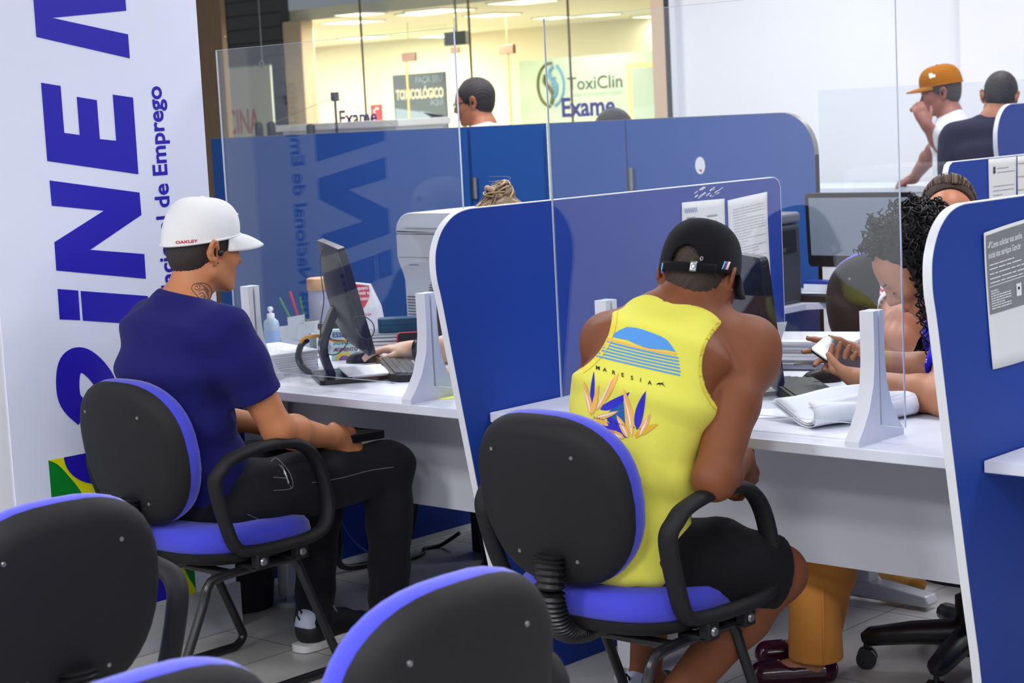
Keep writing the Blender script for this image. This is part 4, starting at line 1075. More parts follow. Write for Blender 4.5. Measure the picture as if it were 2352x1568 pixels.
f((px0, 5.60, .155), (px0 + .003, 5.71, .168)).build('handle_recess', M_PBK, t)
f((px0, 5.58, .02), (px0 + .003, 5.66, .045)).build('lower_recess', M_PBK, t)
add_text(G(), 'brother', lambda u, v: Vector((px0 + .003, 5.605 + u, DZ + .085 + v)), size=.04, bold=.0006).build('lettering', mat('printer_letter', (205, 208, 214), .4), t, smooth=0)
t = thing('paper_pile', 'white papers and a blue folder under the grey lit screen', 'papers', (-3.98, 6.22, DZ))
G().box((-4.15, 6.225, DZ + .0005), (-3.9, 6.295, DZ + .03)).build('pages', M_PAPER, t)
G().box((-4.15, 6.225, DZ + .0305), (-3.95, 6.295, DZ + .042)).build('blue_folder', M_BLUE, t)

# ---- under the desks
t = thing('computer_tower', 'black computer tower standing under the left desk beside the divider', 'computer', (-4.34, 4.60, 0))
G().box((-4.42, 4.52, .0005), (-4.22, 4.92, .37)).build('case', mat('tower_black', (12, 12, 14), .4), t, bevel=.006)
G().box((-4.39, 4.5165, .05), (-4.25, 4.52, .33)).build('front_grille', mat('vent_dark', (12, 12, 14), .5), t)
cp_ = PZ(590, 1385, 0)
t = thing('waste_bin', 'black waste bin under the left desk near the wall end', 'bin', (-4.56, 3.66, 0))
G().lathe([(.09, .0005), (.115, .24), (.12, .245), (.12, .25), (.112, .25), (.088, .01), (0, .01)], (-4.535, 3.60, 0), 28).build('bin', mat('bin_black', (16, 16, 18), .5), t, smooth=40)
cable('cable', 'thin blue network cable hanging under the left desk', [(-4.60, 4.05, .34), (-4.62, 4.09, .20), (-4.62, 4.15, .09), (-4.60, 4.24, .02), (-4.55, 4.34, .012)], .0035, (50, 80, 190))
cable('cable', 'thick black cable drooping to the floor under the left desk', [(-4.50, 3.98, .30), (-4.52, 4.00, .12), (-4.58, 4.06, .025), (-4.55, 4.20, .016), (-4.50, 4.27, .05), (-4.46, 4.30, .2), (-4.46, 4.31, .36)], .011, (14, 14, 16))
cable('cable', 'black cable lying on the floor beside the computer tower', [(-4.50, 4.28, .008), (-4.52, 4.38, .008), (-4.57, 4.44, .008), (-4.55, 4.50, .01), (-4.47, 4.515, .06)], .007, (16, 16, 18))
cable('cable', 'short yellow cable end under the left desk', [(-4.30, 3.90, .44), (-4.27, 3.93, .425), (-4.24, 3.97, .43), (-4.22, 4.0, .45)], .006, (238, 170, 40))

# ================================================================== BEYOND THE PARTITION
M_PURPLE = mat('purple_vinyl', (64, 54, 150), .4)
g = add_text(G(), 'Exame', lambda u, v: Vector((-10.99 + u, Y_ST - .004, 1.485 + v)), size=.165, bold=.004)
tag(g.build('window_lettering', M_PURPLE, None, smooth=0, solid=.002), 'purple word Exame on the glass, left, half behind the white counter', 'lettering', 'purple lettering on the glass')
p = PY(1290, 268, Y_ST)
g = add_text(G(), 'Exame', lambda u, v: Vector((p.x + u, Y_ST - .004, p.z + v)), size=.185, bold=.005)
tag(g.build('window_lettering', M_PURPLE, None, smooth=0, solid=.002), 'purple word Exame on the glass under the clinic sign, part hidden by dark hair', 'lettering', 'purple lettering on the glass')
# hanging board
y9 = 10.6; a = PY(500, 160, y9); b = PY(620, 158, y9)
t = thing('hanging_board', 'white board with faded red VACINA lettering hung from a ring, at upper left', 'sign', (b.x, y9, 1.0))
bx0 = a.x - .05
G().box((bx0, y9, 0.9), (b.x, y9 + .02, a.z + .01)).build('board', mat('board_white', (214, 220, 216), .6), t)
G().box((bx0, y9 - .001, a.z), (b.x, y9 + .021, a.z + .013)).build('green_edge', mat('board_green', (110, 180, 140), .6), t)
pr_ = PY(601, 147, y9); G().tube([pr_ + Vector((.025 * math.cos(k * .52), 0, .03 * math.sin(k * .52))) for k in range(12)], .006, 6, closed=True).build('ring', M_CHROME, t)
G().tube([pr_ + Vector((0, .01, .03)), pr_ + Vector((0, .01, CEIL - pr_.z))], .003, 6).build('hanging_cord', M_CHROME, t)
pl = PY(598, 304, y9); vt, ft = text_polys('VACINA', size=.30, bold=.006, xs=.62); wmax = max(v[0] for v in vt)
G().add([Vector((pl.x - wmax + u, y9 - .003, pl.z - .0 + v)) for u, v in vt], ft).build('lettering', mat('faded_red', (190, 96, 104), .6), t, smooth=0)
# white counter and black posts
y8 = 8.6; a = PY(632, 292, y8); b = PY(915, 285, y8)
t = thing('white_counter', 'long white counter top just above the partition on the left', 'counter', ((a.x + b.x) / 2, y8, 0))
G().box((a.x, y8, a.z - .035), (b.x, y8 + .5, a.z + .012)).build('top', mat('counter_white', (226, 224, 216), .5), t, bevel=.004)
G().box((a.x + .05, y8 + .03, 0), (b.x - .05, y8 + .47, a.z - .0355)).build('body', M_WHITEP, t)
for px_, top, lab in ((594, 280, 'leftmost of the short black queue posts'), (622, 279, 'black queue post beside the left end of the white counter'), (713, 284, 'black queue post in front of the white counter')):
    p = PY(px_, top, 8.3)
    t = thing('queue_post', lab, 'post', (p.x, p.y, 0), 0, 'black queue posts')
    G().lathe([(.028, p.z - .12), (.03, p.z - .115), (.03, p.z - .015), (.02, p.z - .002), (.004, p.z)], (p.x, p.y, 0), 14).lathe([(.02, .02), (.02, p.z - .12)], (p.x, p.y, 0), 12).build('post', M_BLK, t, smooth=50)
    G().lathe([(.05, 0), (.05, .012), (.03, .022)], (p.x, p.y, 0), 20).build('base', M_BLK, t, smooth=40)
p = PY(769, 222, 8.3)
t = thing('clip_pole', 'thin dark pole with a square clip, cords running from it', 'pole', (p.x, 8.3, 0))
G().tube([(p.x, 8.3, 0.01), (p.x, 8.3, p.z)], .009, 8).build('pole', M_STEELDARK, t)
G().box((p.x - .022, 8.28, p.z - .03), (p.x + .022, 8.32, p.z + .03)).build('clip', M_STEELDARK, t, bevel=.003)
G().lathe([(.05, 0), (.05, .012), (.012, .02)], (p.x, 8.3, 0), 20).build('base', M_STEELDARK, t)
e1 = PY(632, 280, 8.3); e2 = PY(905, 287, 8.3)
G().tube([Vector((p.x, 8.3, p.z)), e1], .0018, 5).tube([Vector((p.x, 8.3, p.z)), e2], .0018, 5).build('cord', mat('cord_grey', (150, 140, 120), .6), t)
# clinic: sign on the mint wall, poster, door clamps
yc = 14.2
def onC(x, y, Y=yc): return PY(x, y, Y)
a = onC(1198, 300); b = onC(1520, 122); c = onC(1470, 150)
struct(G().box((a.x, yc, 0), (b.x + .5, yc + .1, onC(1350, 128).z)).build('wall_mint_sign', M_MINT))
t = thing('clinic_sign', 'ToxiClin sign with a round two-tone emblem on the mint wall', 'sign', onC(1330, 195))
p = onC(1304, 207); h = onC(1304, 178).z - p.z
s_ = h / .70
M_SG = mat('sign_grey', (70, 80, 74), .5); M_SB = mat('sign_blue', (96, 158, 200), .5); M_SO = mat('sign_olive', (92, 92, 40), .5)
vt, ft = text_polys('ToxiClin', size=1.0, bold=.008, xs=.92); w_ = max(v[0] for v in vt); tw = onC(1430, 200).x - p.x
G().add([Vector((p.x + u * tw / w_, yc - .004, p.z + v * s_)) for u, v in vt], ft).build('name_lettering', M_SG, t, smooth=0)
p2 = onC(1312, 222); vt, ft = text_polys('EXAME TOXICOLÓGICO E DNA', size=1.0, bold=.0); w_ = max(v[0] for v in vt); tw = onC(1428, 222).x - p2.x
G().add([Vector((p2.x + u * tw / w_, yc - .004, p2.z + v * tw / w_)) for u, v in vt], ft).build('small_lettering', mat('sign_pale', (178, 200, 196), .5), t, smooth=0)
ec = onC(1266, 195); er = onC(1296, 195).x - ec.x
def arc_tube(g, a0, a1, r, th, off=(0, 0)):
    return g.tube([Vector((ec.x + off[0] * er + r * er * math.cos(math.radians(k)), yc - .006, ec.z + off[1] * er + r * 1.25 * er * math.sin(math.radians(k)))) for k in np.linspace(a0, a1, 24)], th, 6)
arc_tube(G(), 80, 265, 1, .014).build('emblem_left', M_SO, t)
arc_tube(G(), -75, 60, 1, .014).build('emblem_right', M_SB, t)
g = G().tube(smooth_path([Vector((ec.x + u * er, yc - .007, ec.z + v * er)) for u, v in ((.25, 1.05), (-.05, .75), (.1, .3), (.45, .0), (.4, -.5), (.1, -.8))], 5), .020, 6); g.build('emblem_strand', M_SB, t)
g = G().tube(smooth_path([Vector((ec.x + u * er, yc - .008, ec.z + v * er)) for u, v in ((-.35, .6), (-.45, .2), (-.1, -.2), (.15, -.6), (.0, -1.1))], 5), .022, 6); g.build('emblem_strand', M_SO, t)
g = G()
for k in range(5): g.tube([Vector((ec.x + (.0 + .02 * k) * er, yc - .008, ec.z + (.35 - .17 * k) * er)), Vector((ec.x + .42 * er, yc - .008, ec.z + (.40 - .17 * k) * er))], .008, 5)
g.build('emblem_rungs', M_SB, t)
a = onC(1455, 300); b = onC(1530, 140)
struct(G().box((a.x, yc - .06, 0), (b.x, yc - .005, b.z)).build('door_frame', mat('cream_frame', (246, 226, 170), .5)))
a = onC(1468, 300); b = onC(1535, 152)
struct(G().box((a.x, yc - .08, 0), (b.x, yc - .062, b.z)).build('door_1', mat('pale_teal_door', (196, 216, 208), .5)))
# poster
yp = 13.215; a = PY(901, 173, yp); b = PY(1026, 292, yp)
t = thing('toxicology_poster', 'dark poster reading TOXICOLÓGICO behind the left acrylic screen', 'poster', (a.x, yp, b.z))
fx = lambda u, v, d=0: Vector((a.x + u * (b.x - a.x), yp - .003 - d, b.z - .12 + v * (a.z - b.z + .12)))
G().box((a.x, yp, b.z - .12), (b.x, yp + .034, a.z)).build('panel', mat('poster_slate', (92, 104, 112), .5), t)
def ctext(s, u0, u1, v0, hh, mt, bold=.02):
    vt, ft = text_polys(s, size=1.0, bold=bold); w_ = max(v[0] for v in vt)
    G().add([fx(u0 + u * (u1 - u0) / w_, v0 + v * hh, .002) for u, v in vt], ft).build('lettering', mt, t, smooth=0)
ctext('FAÇA SEU', .45, .97, .86, .13, mat('poster_bluish', (140, 160, 186), .5))
ctext('TOXICOLÓGICO', .06, .98, .63, .20, mat('poster_cream', (240, 236, 210), .5), .03)
ctext('AQUI', .72, .96, .52, .12, mat('poster_bluish', (140, 160, 186), .5))
G().prism([(.03, .50)] + [(.5 - .47 * math.cos(math.radians(k)), .36 + .14 * math.sin(math.radians(k))) for k in range(90, 181, 10)][::-1][:1] + [(.2, .505), (.5, .45), (.8, .30), (.97, .12), (.97, .0), (.03, 0)], lambda u, v, d: fx(u, v, d), 0, .002).build('pale_arc', mat('poster_pale', (150, 168, 190), .5), t, smooth=0)
G().prism([(.1, .0), (.12, .22), (.3, .2), (.45, .28), (.6, .26), (.72, .0)], lambda u, v, d: fx(u, v, d), .002, .003).build('dark_figure', M_STEELDARK, t, smooth=0)
# red square sign
a = PY(850, 241, 13.22); b = PY(875, 283, 13.22)
t = thing('red_sign', 'small red sign behind the word Exame, left of the dark poster', 'sign', (a.x, 13.23, b.z))
G().box((a.x, 13.225, b.z - .05), (b.x, 13.249, a.z)).build('panel', mat('sign_red', (222, 80, 88), .5), t)
G().box((a.x + .045, 13.22, b.z), (a.x + .065, 13.2245, a.z - .03)).box((a.x + .045, 13.22, a.z - .05), (b.x - .02, 13.2245, a.z - .03)).build('mark', M_WHITEP, t)
# clamps of the clinic's glass doors and their edges
M_CLAMP = mat('bronze_clamp', (150, 118, 104), .35, metal=.3)
for (cx_, cy_, hw, hh, lab, edge) in ((1165, 113, 16, 12, 'bronze glass door clamp above the man with glasses', 1169), (940, 131, 14, 11, 'bronze glass door clamp above the dark poster', 936), (1046, 115, 8, 8, 'small grey clamp under the dark sensor box', None)):
    yq = 12.6; p = PY(cx_, cy_, yq); q0 = PY(cx_ - hw, cy_ + hh, yq); q1 = PY(cx_ + hw, cy_ - hh, yq)
    t = thing('door_clamp', lab, 'door clamp', p, 0, 'clamps of the clinic glass doors')
    G().box((q0.x, yq - .02, q0.z), (q1.x, yq + .02, q1.z)).build('clamp', M_CLAMP, t, bevel=.004)
    G().tube([(p.x, yq, q1.z - .002), (p.x, yq, ZC)], .004, 6).build('rod', mat('glass_edge', (196, 178, 110), .3), t)
    if edge:
        e = PY(edge, cy_ + 60, yq); G().box((e.x - .008, yq - .006, 0), (e.x + .008, yq + .006, q0.z)).build('glass_edge', mat('glass_edge', (196, 178, 110), .3), t)
p = PY(1043, 88, 11.0); q0 = PY(1020, 106, 11.0); q1 = PY(1068, 70, 11.0)
t = thing('sensor_box', 'grey square box seen at the top corner of the left acrylic screen', 'box', p)
G().box((q0.x, 11.0, q0.z), (q1.x, 11.06, q1.z)).build('box', mat('sensor_grey', (118, 122, 118), .4), t, bevel=.005)
G().tube([(p.x, 11.03, q1.z), (p.x, 11.03, CEIL)], .01, 8).build('mount', M_CHROME, t)
# table the man in the tan cap leans on
p = PY(2090, 425, 9.3)
t = thing('service_table', 'white table the man in the tan cap leans on', 'table', (p.x, 9.35, 0))
G().box((p.x - .9, 9.12, p.z - .03), (p.x + .2, 9.65, p.z)).build('tabletop', M_DESK, t, bevel=.003)
for dx in (-.85, .15):
    for dy in (9.15, 9.6): G().box((p.x + dx - .02, dy - .02, 0), (p.x + dx + .02, dy + .02, p.z - .0305)).build('leg', M_LEGW, t)
# ================================================================== SMOOTH SOLIDS (for bodies and clothes): distance fields -> surface nets
def _v(p): return np.array(p, dtype=np.float32)
def unit(v): v = np.array(v, float); return v / np.linalg.norm(v)
class Solid:
    def __init__(s): s.p = []
    def put(s, fn, lo, hi, k=0.02, op='add'): s.p.append((fn, np.array(lo, float), np.array(hi, float), k, op)); return s
    def limb(s, a, b, ra, rb, k=0.02, op='add'):
        a_, b_ = _v(a), _v(b); ab = b_ - a_; L2 = float(ab @ ab) + 1e-9
        def fn(P):
            t = np.clip((P - a_) @ ab / L2, 0, 1)
            d = P - a_ - t[:, None] * ab
            return np.sqrt((d * d).sum(1)) - (ra + (rb - ra) * t)
        R = max(ra, rb)
        return s.put(fn, np.minimum(a, b) - R, np.maximum(a, b) + R, k, op)
    def chain(s, pts, rs, k=0.02, op='add'):
        for i in range(len(pts) - 1): s.limb(pts[i], pts[i + 1], rs[i], rs[i + 1], k, op)
        return s
    def ell(s, c, r, ax=None, k=0.02, op='add'):
        """ellipsoid with radii r along the axes ax (rows)"""
        c_ = _v(c); r_ = _v(r); A = np.array(ax, dtype=np.float32) if ax is not None else np.eye(3, dtype=np.float32)
        def fn(P):
            q = (P - c_) @ A.T / r_
            n = np.sqrt((q * q).sum(1)); g = q / r_; gn = np.sqrt((g * g).sum(1)) + 1e-6
            return n * (n - 1) / gn
        R = np.abs(A.T) @ np.abs(r_)
        return s.put(fn, np.array(c) - R, np.array(c) + R, k, op)
    def loft(s, secs, k=0.03, op='add', e=2.3, cap=0.05):
        """secs: (centre, half width, half depth, right vector) along a spine; superelliptic sections"""
        for i in range(len(secs) - 1):
            (a, wa, da, ra), (b, wb, db, rb) = secs[i], secs[i + 1]
            a_, b_ = _v(a), _v(b); ab = b_ - a_; L = float(np.linalg.norm(ab)); ax = ab / L
            ra_, rb_ = _v(ra), _v(rb)
            first, last = i == 0, i == len(secs) - 2
            def fn(P, a_=a_, ab=ab, L=L, ax=ax, ra_=ra_, rb_=rb_, wa=wa, wb=wb, da=da, db=db):
                tt = (P - a_) @ ax / L; t = np.clip(tt, 0, 1)
                r = ra_ + (rb_ - ra_) * t[:, None]; r = r - (r @ ax)[:, None] * ax; r /= np.linalg.norm(r, axis=1)[:, None]
                f = np.cross(ax[None, :], r)
                d = P - a_ - t[:, None] * ab
                u = np.abs((d * r).sum(1)); v = np.abs((d * f).sum(1)); w = np.abs(tt - t) * L
                W = wa + (wb - wa) * t; D = da + (db - da) * t
                q = ((u / W) ** e + (v / D) ** e + (w / cap) ** e) ** (1 / e)
                return (q - 1) * np.minimum(np.minimum(W, D), 10)
            R = max(wa, wb, da, db) + cap
            s.put(fn, np.minimum(a, b) - R, np.maximum(a, b) + R, k if i else k, op)
        return s
    def trim(s, p, n, R=.10, L=.2):
        """cut straight off at p whatever lies within R of the line p + n t, 0 < t < L"""
        p_, n_ = _v(p), _v(unit(n))
        def fn(P):
            q = P - p_; t = q @ n_; r = np.sqrt(np.maximum((q * q).sum(1) - t * t, 0))
            return np.maximum(np.maximum(-t, r - R), t - L)
        e = np.array(p) + unit(n) * L
        return s.put(fn, np.minimum(p, e) - R, np.maximum(p, e) + R, 0, 'sub')
    def plane(s, p, n, k=0.0):
        """keep the side the normal points away from"""
        p_, n_ = _v(p), _v(unit(n))
        return s.put(lambda P: (P - p_) @ n_, (-1e9,) * 3, (1e9,) * 3, k, 'cut')
    def field(s, h, pad=0.03):
        adds = [q for q in s.p if q[4] == 'add']
        lo = np.min([q[1] for q in adds], axis=0) - pad; hi = np.max([q[2] for q in adds], axis=0) + pad
        n = np.ceil((hi - lo) / h).astype(int) + 1
        D = np.full(n, 0.2, dtype=np.float32)
        axs = [(lo[i] + h * np.arange(n[i])).astype(np.float32) for i in range(3)]
        for fn, a, b, k, op in s.p:
            m_ = max(k, 0) + 2.5 * h
            i0 = np.clip(np.floor((a - m_ - lo) / h), 0, n - 1).astype(int); i1 = np.clip(np.ceil((b + m_ - lo) / h) + 1, 1, n).astype(int)
            if np.any(i1 <= i0): continue
            sl = tuple(slice(i0[i], i1[i]) for i in range(3))
            X, Y, Z = np.meshgrid(axs[0][sl[0]], axs[1][sl[1]], axs[2][sl[2]], indexing='ij')
            P = np.stack([X.ravel(), Y.ravel(), Z.ravel()], 1)
            d = fn(P).astype(np.float32).reshape(X.shape); A = D[sl]
            if op == 'add':
                if k > 0:
                    hh = np.clip(0.5 + 0.5 * (A - d) / k, 0, 1); D[sl] = A + (d - A) * hh - k * hh * (1 - hh)
                else: D[sl] = np.minimum(A, d)
            else:
                e = d if op == 'cut' else -d
                if k > 0:
                    hh = np.clip(0.5 - 0.5 * (A - e) / k, 0, 1); D[sl] = A + (e - A) * hh + k * hh * (1 - hh)
                else: D[sl] = np.maximum(A, e)
        return D, lo, h
    def mesh(s, h, relax=1, disp=None):
        return surface_nets(*s.field(h), relax=relax, disp=disp)
def surface_nets(D, lo, h, relax=1, disp=None):
    D[0] = D[-1] = 0.2; D[:, 0] = D[:, -1] = 0.2; D[:, :, 0] = D[:, :, -1] = 0.2
    ins = D < 0
    nx, ny, nz = D.shape
    cnt = np.zeros((nx - 1, ny - 1, nz - 1), np.int8)
    for i in (0, 1):
        for j in (0, 1):
            for k in (0, 1): cnt += ins[i:nx - 1 + i, j:ny - 1 + j, k:nz - 1 + k]
    act = (cnt > 0) & (cnt < 8)
    idx = np.argwhere(act); N = len(idx)
    vid = np.full(act.shape, -1, np.int64); vid[act] = np.arange(N)
    acc = np.zeros((N, 3)); num = np.zeros(N)
    C = {}
    for i in (0, 1):
        for j in (0, 1):
            for k in (0, 1): C[i, j, k] = D[idx[:, 0] + i, idx[:, 1] + j, idx[:, 2] + k].astype(float)
    for a in C:
        for ax in range(3):
            if a[ax]: continue
            b = list(a); b[ax] = 1; b = tuple(b)
            da, db = C[a], C[b]; m_ = (da < 0) != (db < 0)
            t = np.where(m_, da / np.where(m_, da - db, 1), 0)
            p = np.tile(np.array(a, float), (N, 1)); p[:, ax] = t
            acc[m_] += p[m_]; num[m_] += 1
    V = (idx + acc / np.maximum(num, 1)[:, None]) * h + lo
    F = []
    for ax in range(3):
        sl0 = [slice(1, -1)] * 3; sl1 = [slice(1, -1)] * 3
        sl0[ax] = slice(0, -1); sl1[ax] = slice(1, None)
        A, B = ins[tuple(sl0)], ins[tuple(sl1)]
        e = np.argwhere(A != B); off = np.array([1, 1, 1]); off[ax] = 0; e = e + off
        flip = ins[e[:, 0], e[:, 1], e[:, 2]]
        u, w = (ax + 1) % 3, (ax + 2) % 3
        q = []
        for du, dw in ((-1, -1), (0, -1), (0, 0), (-1, 0)):
            c = e.copy(); c[:, u] += du; c[:, w] += dw; q.append(vid[c[:, 0], c[:, 1], c[:, 2]])
        q = np.stack(q, 1); q[~flip] = q[~flip][:, ::-1]
        F.append(q)
    F = np.concatenate(F)
    F = F[(F >= 0).all(1)]
    for _ in range(relax):
        S = np.zeros_like(V); n_ = np.zeros(len(V))
        for k in range(4):
            a, b = F[:, k], F[:, (k + 1) % 4]
            np.add.at(S, a, V[b]); np.add.at(n_, a, 1); np.add.at(S, b, V[a]); np.add.at(n_, b, 1)
        V = 0.5 * V + 0.5 * S / np.maximum(n_, 1)[:, None]
    if disp is not None:
        fn_ = np.cross(V[F[:, 2]] - V[F[:, 0]], V[F[:, 3]] - V[F[:, 1]])
        N_ = np.zeros_like(V)
        for k in range(4): np.add.at(N_, F[:, k], fn_)
        N_ /= np.linalg.norm(N_, axis=1)[:, None] + 1e-12
        V = V + N_ * disp(V)[:, None]
    return V, F
def fast_mesh(name, V, F, mats, parent=None, midx=None):
    me = bpy.data.meshes.new(name)
    me.vertices.add(len(V)); me.vertices.foreach_set('co', np.ascontiguousarray(V, dtype=np.float32).ravel())
    me.loops.add(4 * len(F)); me.loops.foreach_set('vertex_index', np.ascontiguousarray(F, dtype=np.int32).ravel())
    me.polygons.add(len(F)); me.polygons.foreach_set('loop_start', np.arange(0, 4 * len(F), 4, dtype=np.int32))
    for mm in (mats if isinstance(mats, (list, tuple)) else [mats]): me.materials.append(mm)
    if midx is not None: me.polygons.foreach_set('material_index', np.ascontiguousarray(midx, dtype=np.int32))
    me.polygons.foreach_set('use_smooth', np.ones(len(F), dtype=bool))
    me.update(calc_edges=True); me.validate()
    return link_mesh(name, me, parent)
def folds(seed, amp, dirs, freq, region=None):
    """soft cloth folds: a few warped waves along the given directions"""
    r = np.random.RandomState(seed); W = [(unit(np.array(d) + r.normal(0, .25, 3)), f * r.uniform(.8, 1.25), r.uniform(0, 6.28), r.normal(0, 1, 3), r.uniform(5, 9)) for d, f in zip(dirs, freq)]
    def fn(V):
        out = np.zeros(len(V))
        for d, f, p, wv, wf in W:
            warp = 1.1 * np.sin(V @ (unit(wv) * wf) + p) + .6 * np.sin(V @ (unit(np.roll(wv, 1)) * wf * 1.9) + 2 * p)
            x = np.sin(f * (V @ d) + p + warp); m_ = .5 + .5 * np.sin(V @ (unit(np.roll(wv, 2)) * 7) + 1.7 * p)
            out += amp * (np.sign(x) * np.abs(x) ** 1.4) * m_
        if region is not None: out *= region(V)
        return out
    return fn

# ---- head, in its own frame: right x, forward y, up z; origin halfway between chin and crown (head height 0.23)
class Frame:
    def __init__(s, o, fwd, up=(0, 0, 1), sc=1.0):
        s.o = np.array(o, float); f = unit(fwd); u = np.array(up, float); r = unit(np.cross(f, u)); s.r, s.f, s.u = r, f, np.cross(r, f); s.sc = sc
    def __call__(s, x, y, z): return s.o + s.sc * (s.r * x + s.f * y + s.u * z)
    def ax(s): return np.array([s.r, s.f, s.u])
    def V(s, x, y, z): return Vector(s(x, y, z))
def pitch_frame(o, heading, pitch, roll=0.0, sc=1.0):
    """heading: unit horizontal direction; pitch down > 0; roll: tilt to the right > 0 (radians)"""
    h = unit((heading[0], heading[1], 0)); f = h * math.cos(pitch) + np.array([0, 0, -1.0]) * math.sin(pitch); u = h * math.sin(pitch) + np.array([0, 0, 1.0]) * math.cos(pitch)
    r = np.cross(f, u); u = u * math.cos(roll) + r * math.sin(roll)
    return Frame(o, f, u, sc)
def add_head(S, H, ears=(1, 1), nose=1.0, jaw=1.0, lids=False):
    c = H.sc; A = H.ax()
    def E(p, r, k=.02, op='add'): S.ell(H(*p), [q * c for q in r], A, k * c, op)
    def L(a, b, ra, rb, k=.015, op='add'): S.limb(H(*a), H(*b), ra * c, rb * c, k * c, op)
    E((0, -.014, .030), (.074, .096, .086), .02)
    E((0, .03, -.035), (.060 * jaw, .060, .074), .03)
    E((0, .045, .02), (.062, .042, .055), .03)
    for sx in (-1, 1):
        L((sx * .052 * jaw, -.002, -.058), (sx * .022, .066, -.094), .020, .016, .02)
        E((sx * .040, .055, -.022), (.024, .026, .024), .02)
        L((sx * .012, .083, .016), (sx * .040, .070, .014), .010, .009, .012)
    E((0, .072, -.094), (.022, .018, .017), .014)
    L((0, .086, .006), (0, .103 + .004 * nose, -.028), .0075, .0105 * nose, .010)
    for sx in (-1, 1): L((sx * .004, .095, -.034), (sx * .0125, .088, -.034), .008, .0085, .006)
    L((-.017, .082, -.060), (.017, .082, -.060), .0085, .0085, .006); L((0, .087, -.060), (0, .087, -.060), .0085, .0085, .006)
    L((-.014, .083, -.0735), (.014, .083, -.0735), .0085, .0085, .006)
    L((-.022, .0945, -.0668), (.022, .0945, -.0668), .0022, .0022, .003, 'sub')
    for sx in (-1, 1):
        E((sx * .032, .093, -.002), (.017, .012, .011), .010, 'sub')
        E((sx * .031, .072, -.003), (.0125, .0125, .0125), .003)
        if lids: E((sx * .031, .0745, -.002), (.0145, .0125, .0120), .003)
    for sx, on in ((-1, ears[0]), (1, ears[1])):
        if not on: continue
        p = lambda u, v, w: (sx * (.073 + w), -.016 + u, -.008 + v)
        rim = [p(.012, -.012, .002), p(.010, .010, .004), p(.004, .026, .010), p(-.010, .030, .017), p(-.020, .018, .020), p(-.020, .0, .018), p(-.012, -.018, .012), p(.002, -.030, .006), p(.008, -.026, .003)]
        S.chain([H(*q) for q in rim], [c * .0052] * len(rim), .004 * c)
        S.ell(H(*p(-.006, .0, .009)), [c * .006, c * .018, c * .026], Frame(H.o, H.f * 1 + H.r * sx * .55, H.u).ax(), .004 * c)
        S.ell(H(*p(.002, -.024, .005)), [c * .005, c * .009, c * .010], A, .004 * c)
        S.ell(H(*p(.0, .001, .0155)), [c * .008, c * .009, c * .015], A, .003 * c, 'sub')
def eye_parts(H, parent, iris=(50, 32, 22), which=(-1, 1), lids=False):
    for sx in which:
        if lids: continue
        e = G(); e.ball(H.V(sx * .031, .0735, -.003), .0122 * H.sc, 14, 10); eo = e.build('eye', mat('eye_white', (214, 206, 200), .25), parent, smooth=180)
        G().ball(H.V(sx * .031, .0822, -.003), .0052 * H.sc, 12, 8).build('iris', mat('iris_%d' % iris[0], iris, .15), eo, smooth=180)
def brow_parts(H, parent, col, which=(-1, 1), y=.0):
    for sx in which:
        pts = [H.V(sx * .014, .0925 + y, .0135), H.V(sx * .026, .091 + y, .0185), H.V(sx * .038, .083 + y, .0185), H.V(sx * .050, .070 + y, .012)]
        G().tube(smooth_path(pts, 4), [.0028 * H.sc] * 6 + [.0034 * H.sc] * 5 + [.0015 * H.sc] * 2, 8, sx=.6).build('eyebrow', mat('brow_%d' % col[0], col, .8), parent, smooth=60)

def add_hand(S, wrist, d, palm, thumb_side, curl=(.3, .3, .3, .3), spread=.06, sc=1.0, thumb=(.75, .35), bend=None):
    """d: wrist -> knuckles; palm: direction the palm faces; thumb_side: across, towards the thumb; curl: bend per joint of index..little"""
    d = unit(d); palm = np.array(palm, float); palm = unit(palm - d * (palm @ d)); t = np.array(thumb_side, float); t = unit(t - d * (t @ d) - palm * (t @ palm))
    w = np.array(wrist, float); A = np.array([t, d, palm])
    S.ell(w + d * .048 * sc, [.040 * sc, .055 * sc, .0155 * sc], A, .012)
    S.limb(w - d * .01, w + d * .03 * sc, .026 * sc, .024 * sc, .02)
    S.ell(w + d * .03 * sc + t * .026 * sc + palm * .008 * sc, [.016 * sc, .03 * sc, .015 * sc], A, .012)
    tips = []
    for i, (off, ln) in enumerate(((.030, .076), (.0105, .084), (-.0095, .078), (-.028, .062))):
        b = w + d * (.088 - .004 * abs(i - 1)) * sc + t * off * sc
        dd = unit(d + t * spread * (1.2 - .9 * i)); p = b - dd * .012; ang = 0
        rr = [.0098, .0092, .0082, .0070]
        S.limb(p, b, .011 * sc, rr[0] * sc, .008)
        segs = (.46, .30, .24); q = b
        for sgi, fr in enumerate(segs):
            ang += curl[i] * (1.0 if sgi == 0 else 1.15 if sgi == 1 else .7) if bend is None else bend[i][sgi]
            v = dd * math.cos(ang) + palm * math.sin(ang); q2 = q + v * ln * fr * sc
            S.limb(q, q2, rr[sgi] * sc, rr[sgi + 1] * sc, .004); q = q2
        tips.append((q, v))
    b = w + d * .022 * sc + t * .034 * sc + palm * .008 * sc
    v1 = unit(d * thumb[0] + t * (1 - thumb[0] * .45) + palm * thumb[1]); q = b + v1 * .040 * sc
    S.limb(w + d * .012 * sc + t * .02 * sc, b, .016 * sc, .0135 * sc, .012); S.limb(b, q, .0130 * sc, .0105 * sc, .008)
    v2 = unit(v1 + d * .35 + palm * thumb[1] * .5); q2 = q + v2 * .030 * sc
    S.limb(q, q2, .0105 * sc, .0080 * sc, .004)
    tips.append((q2, v2))
    return tips
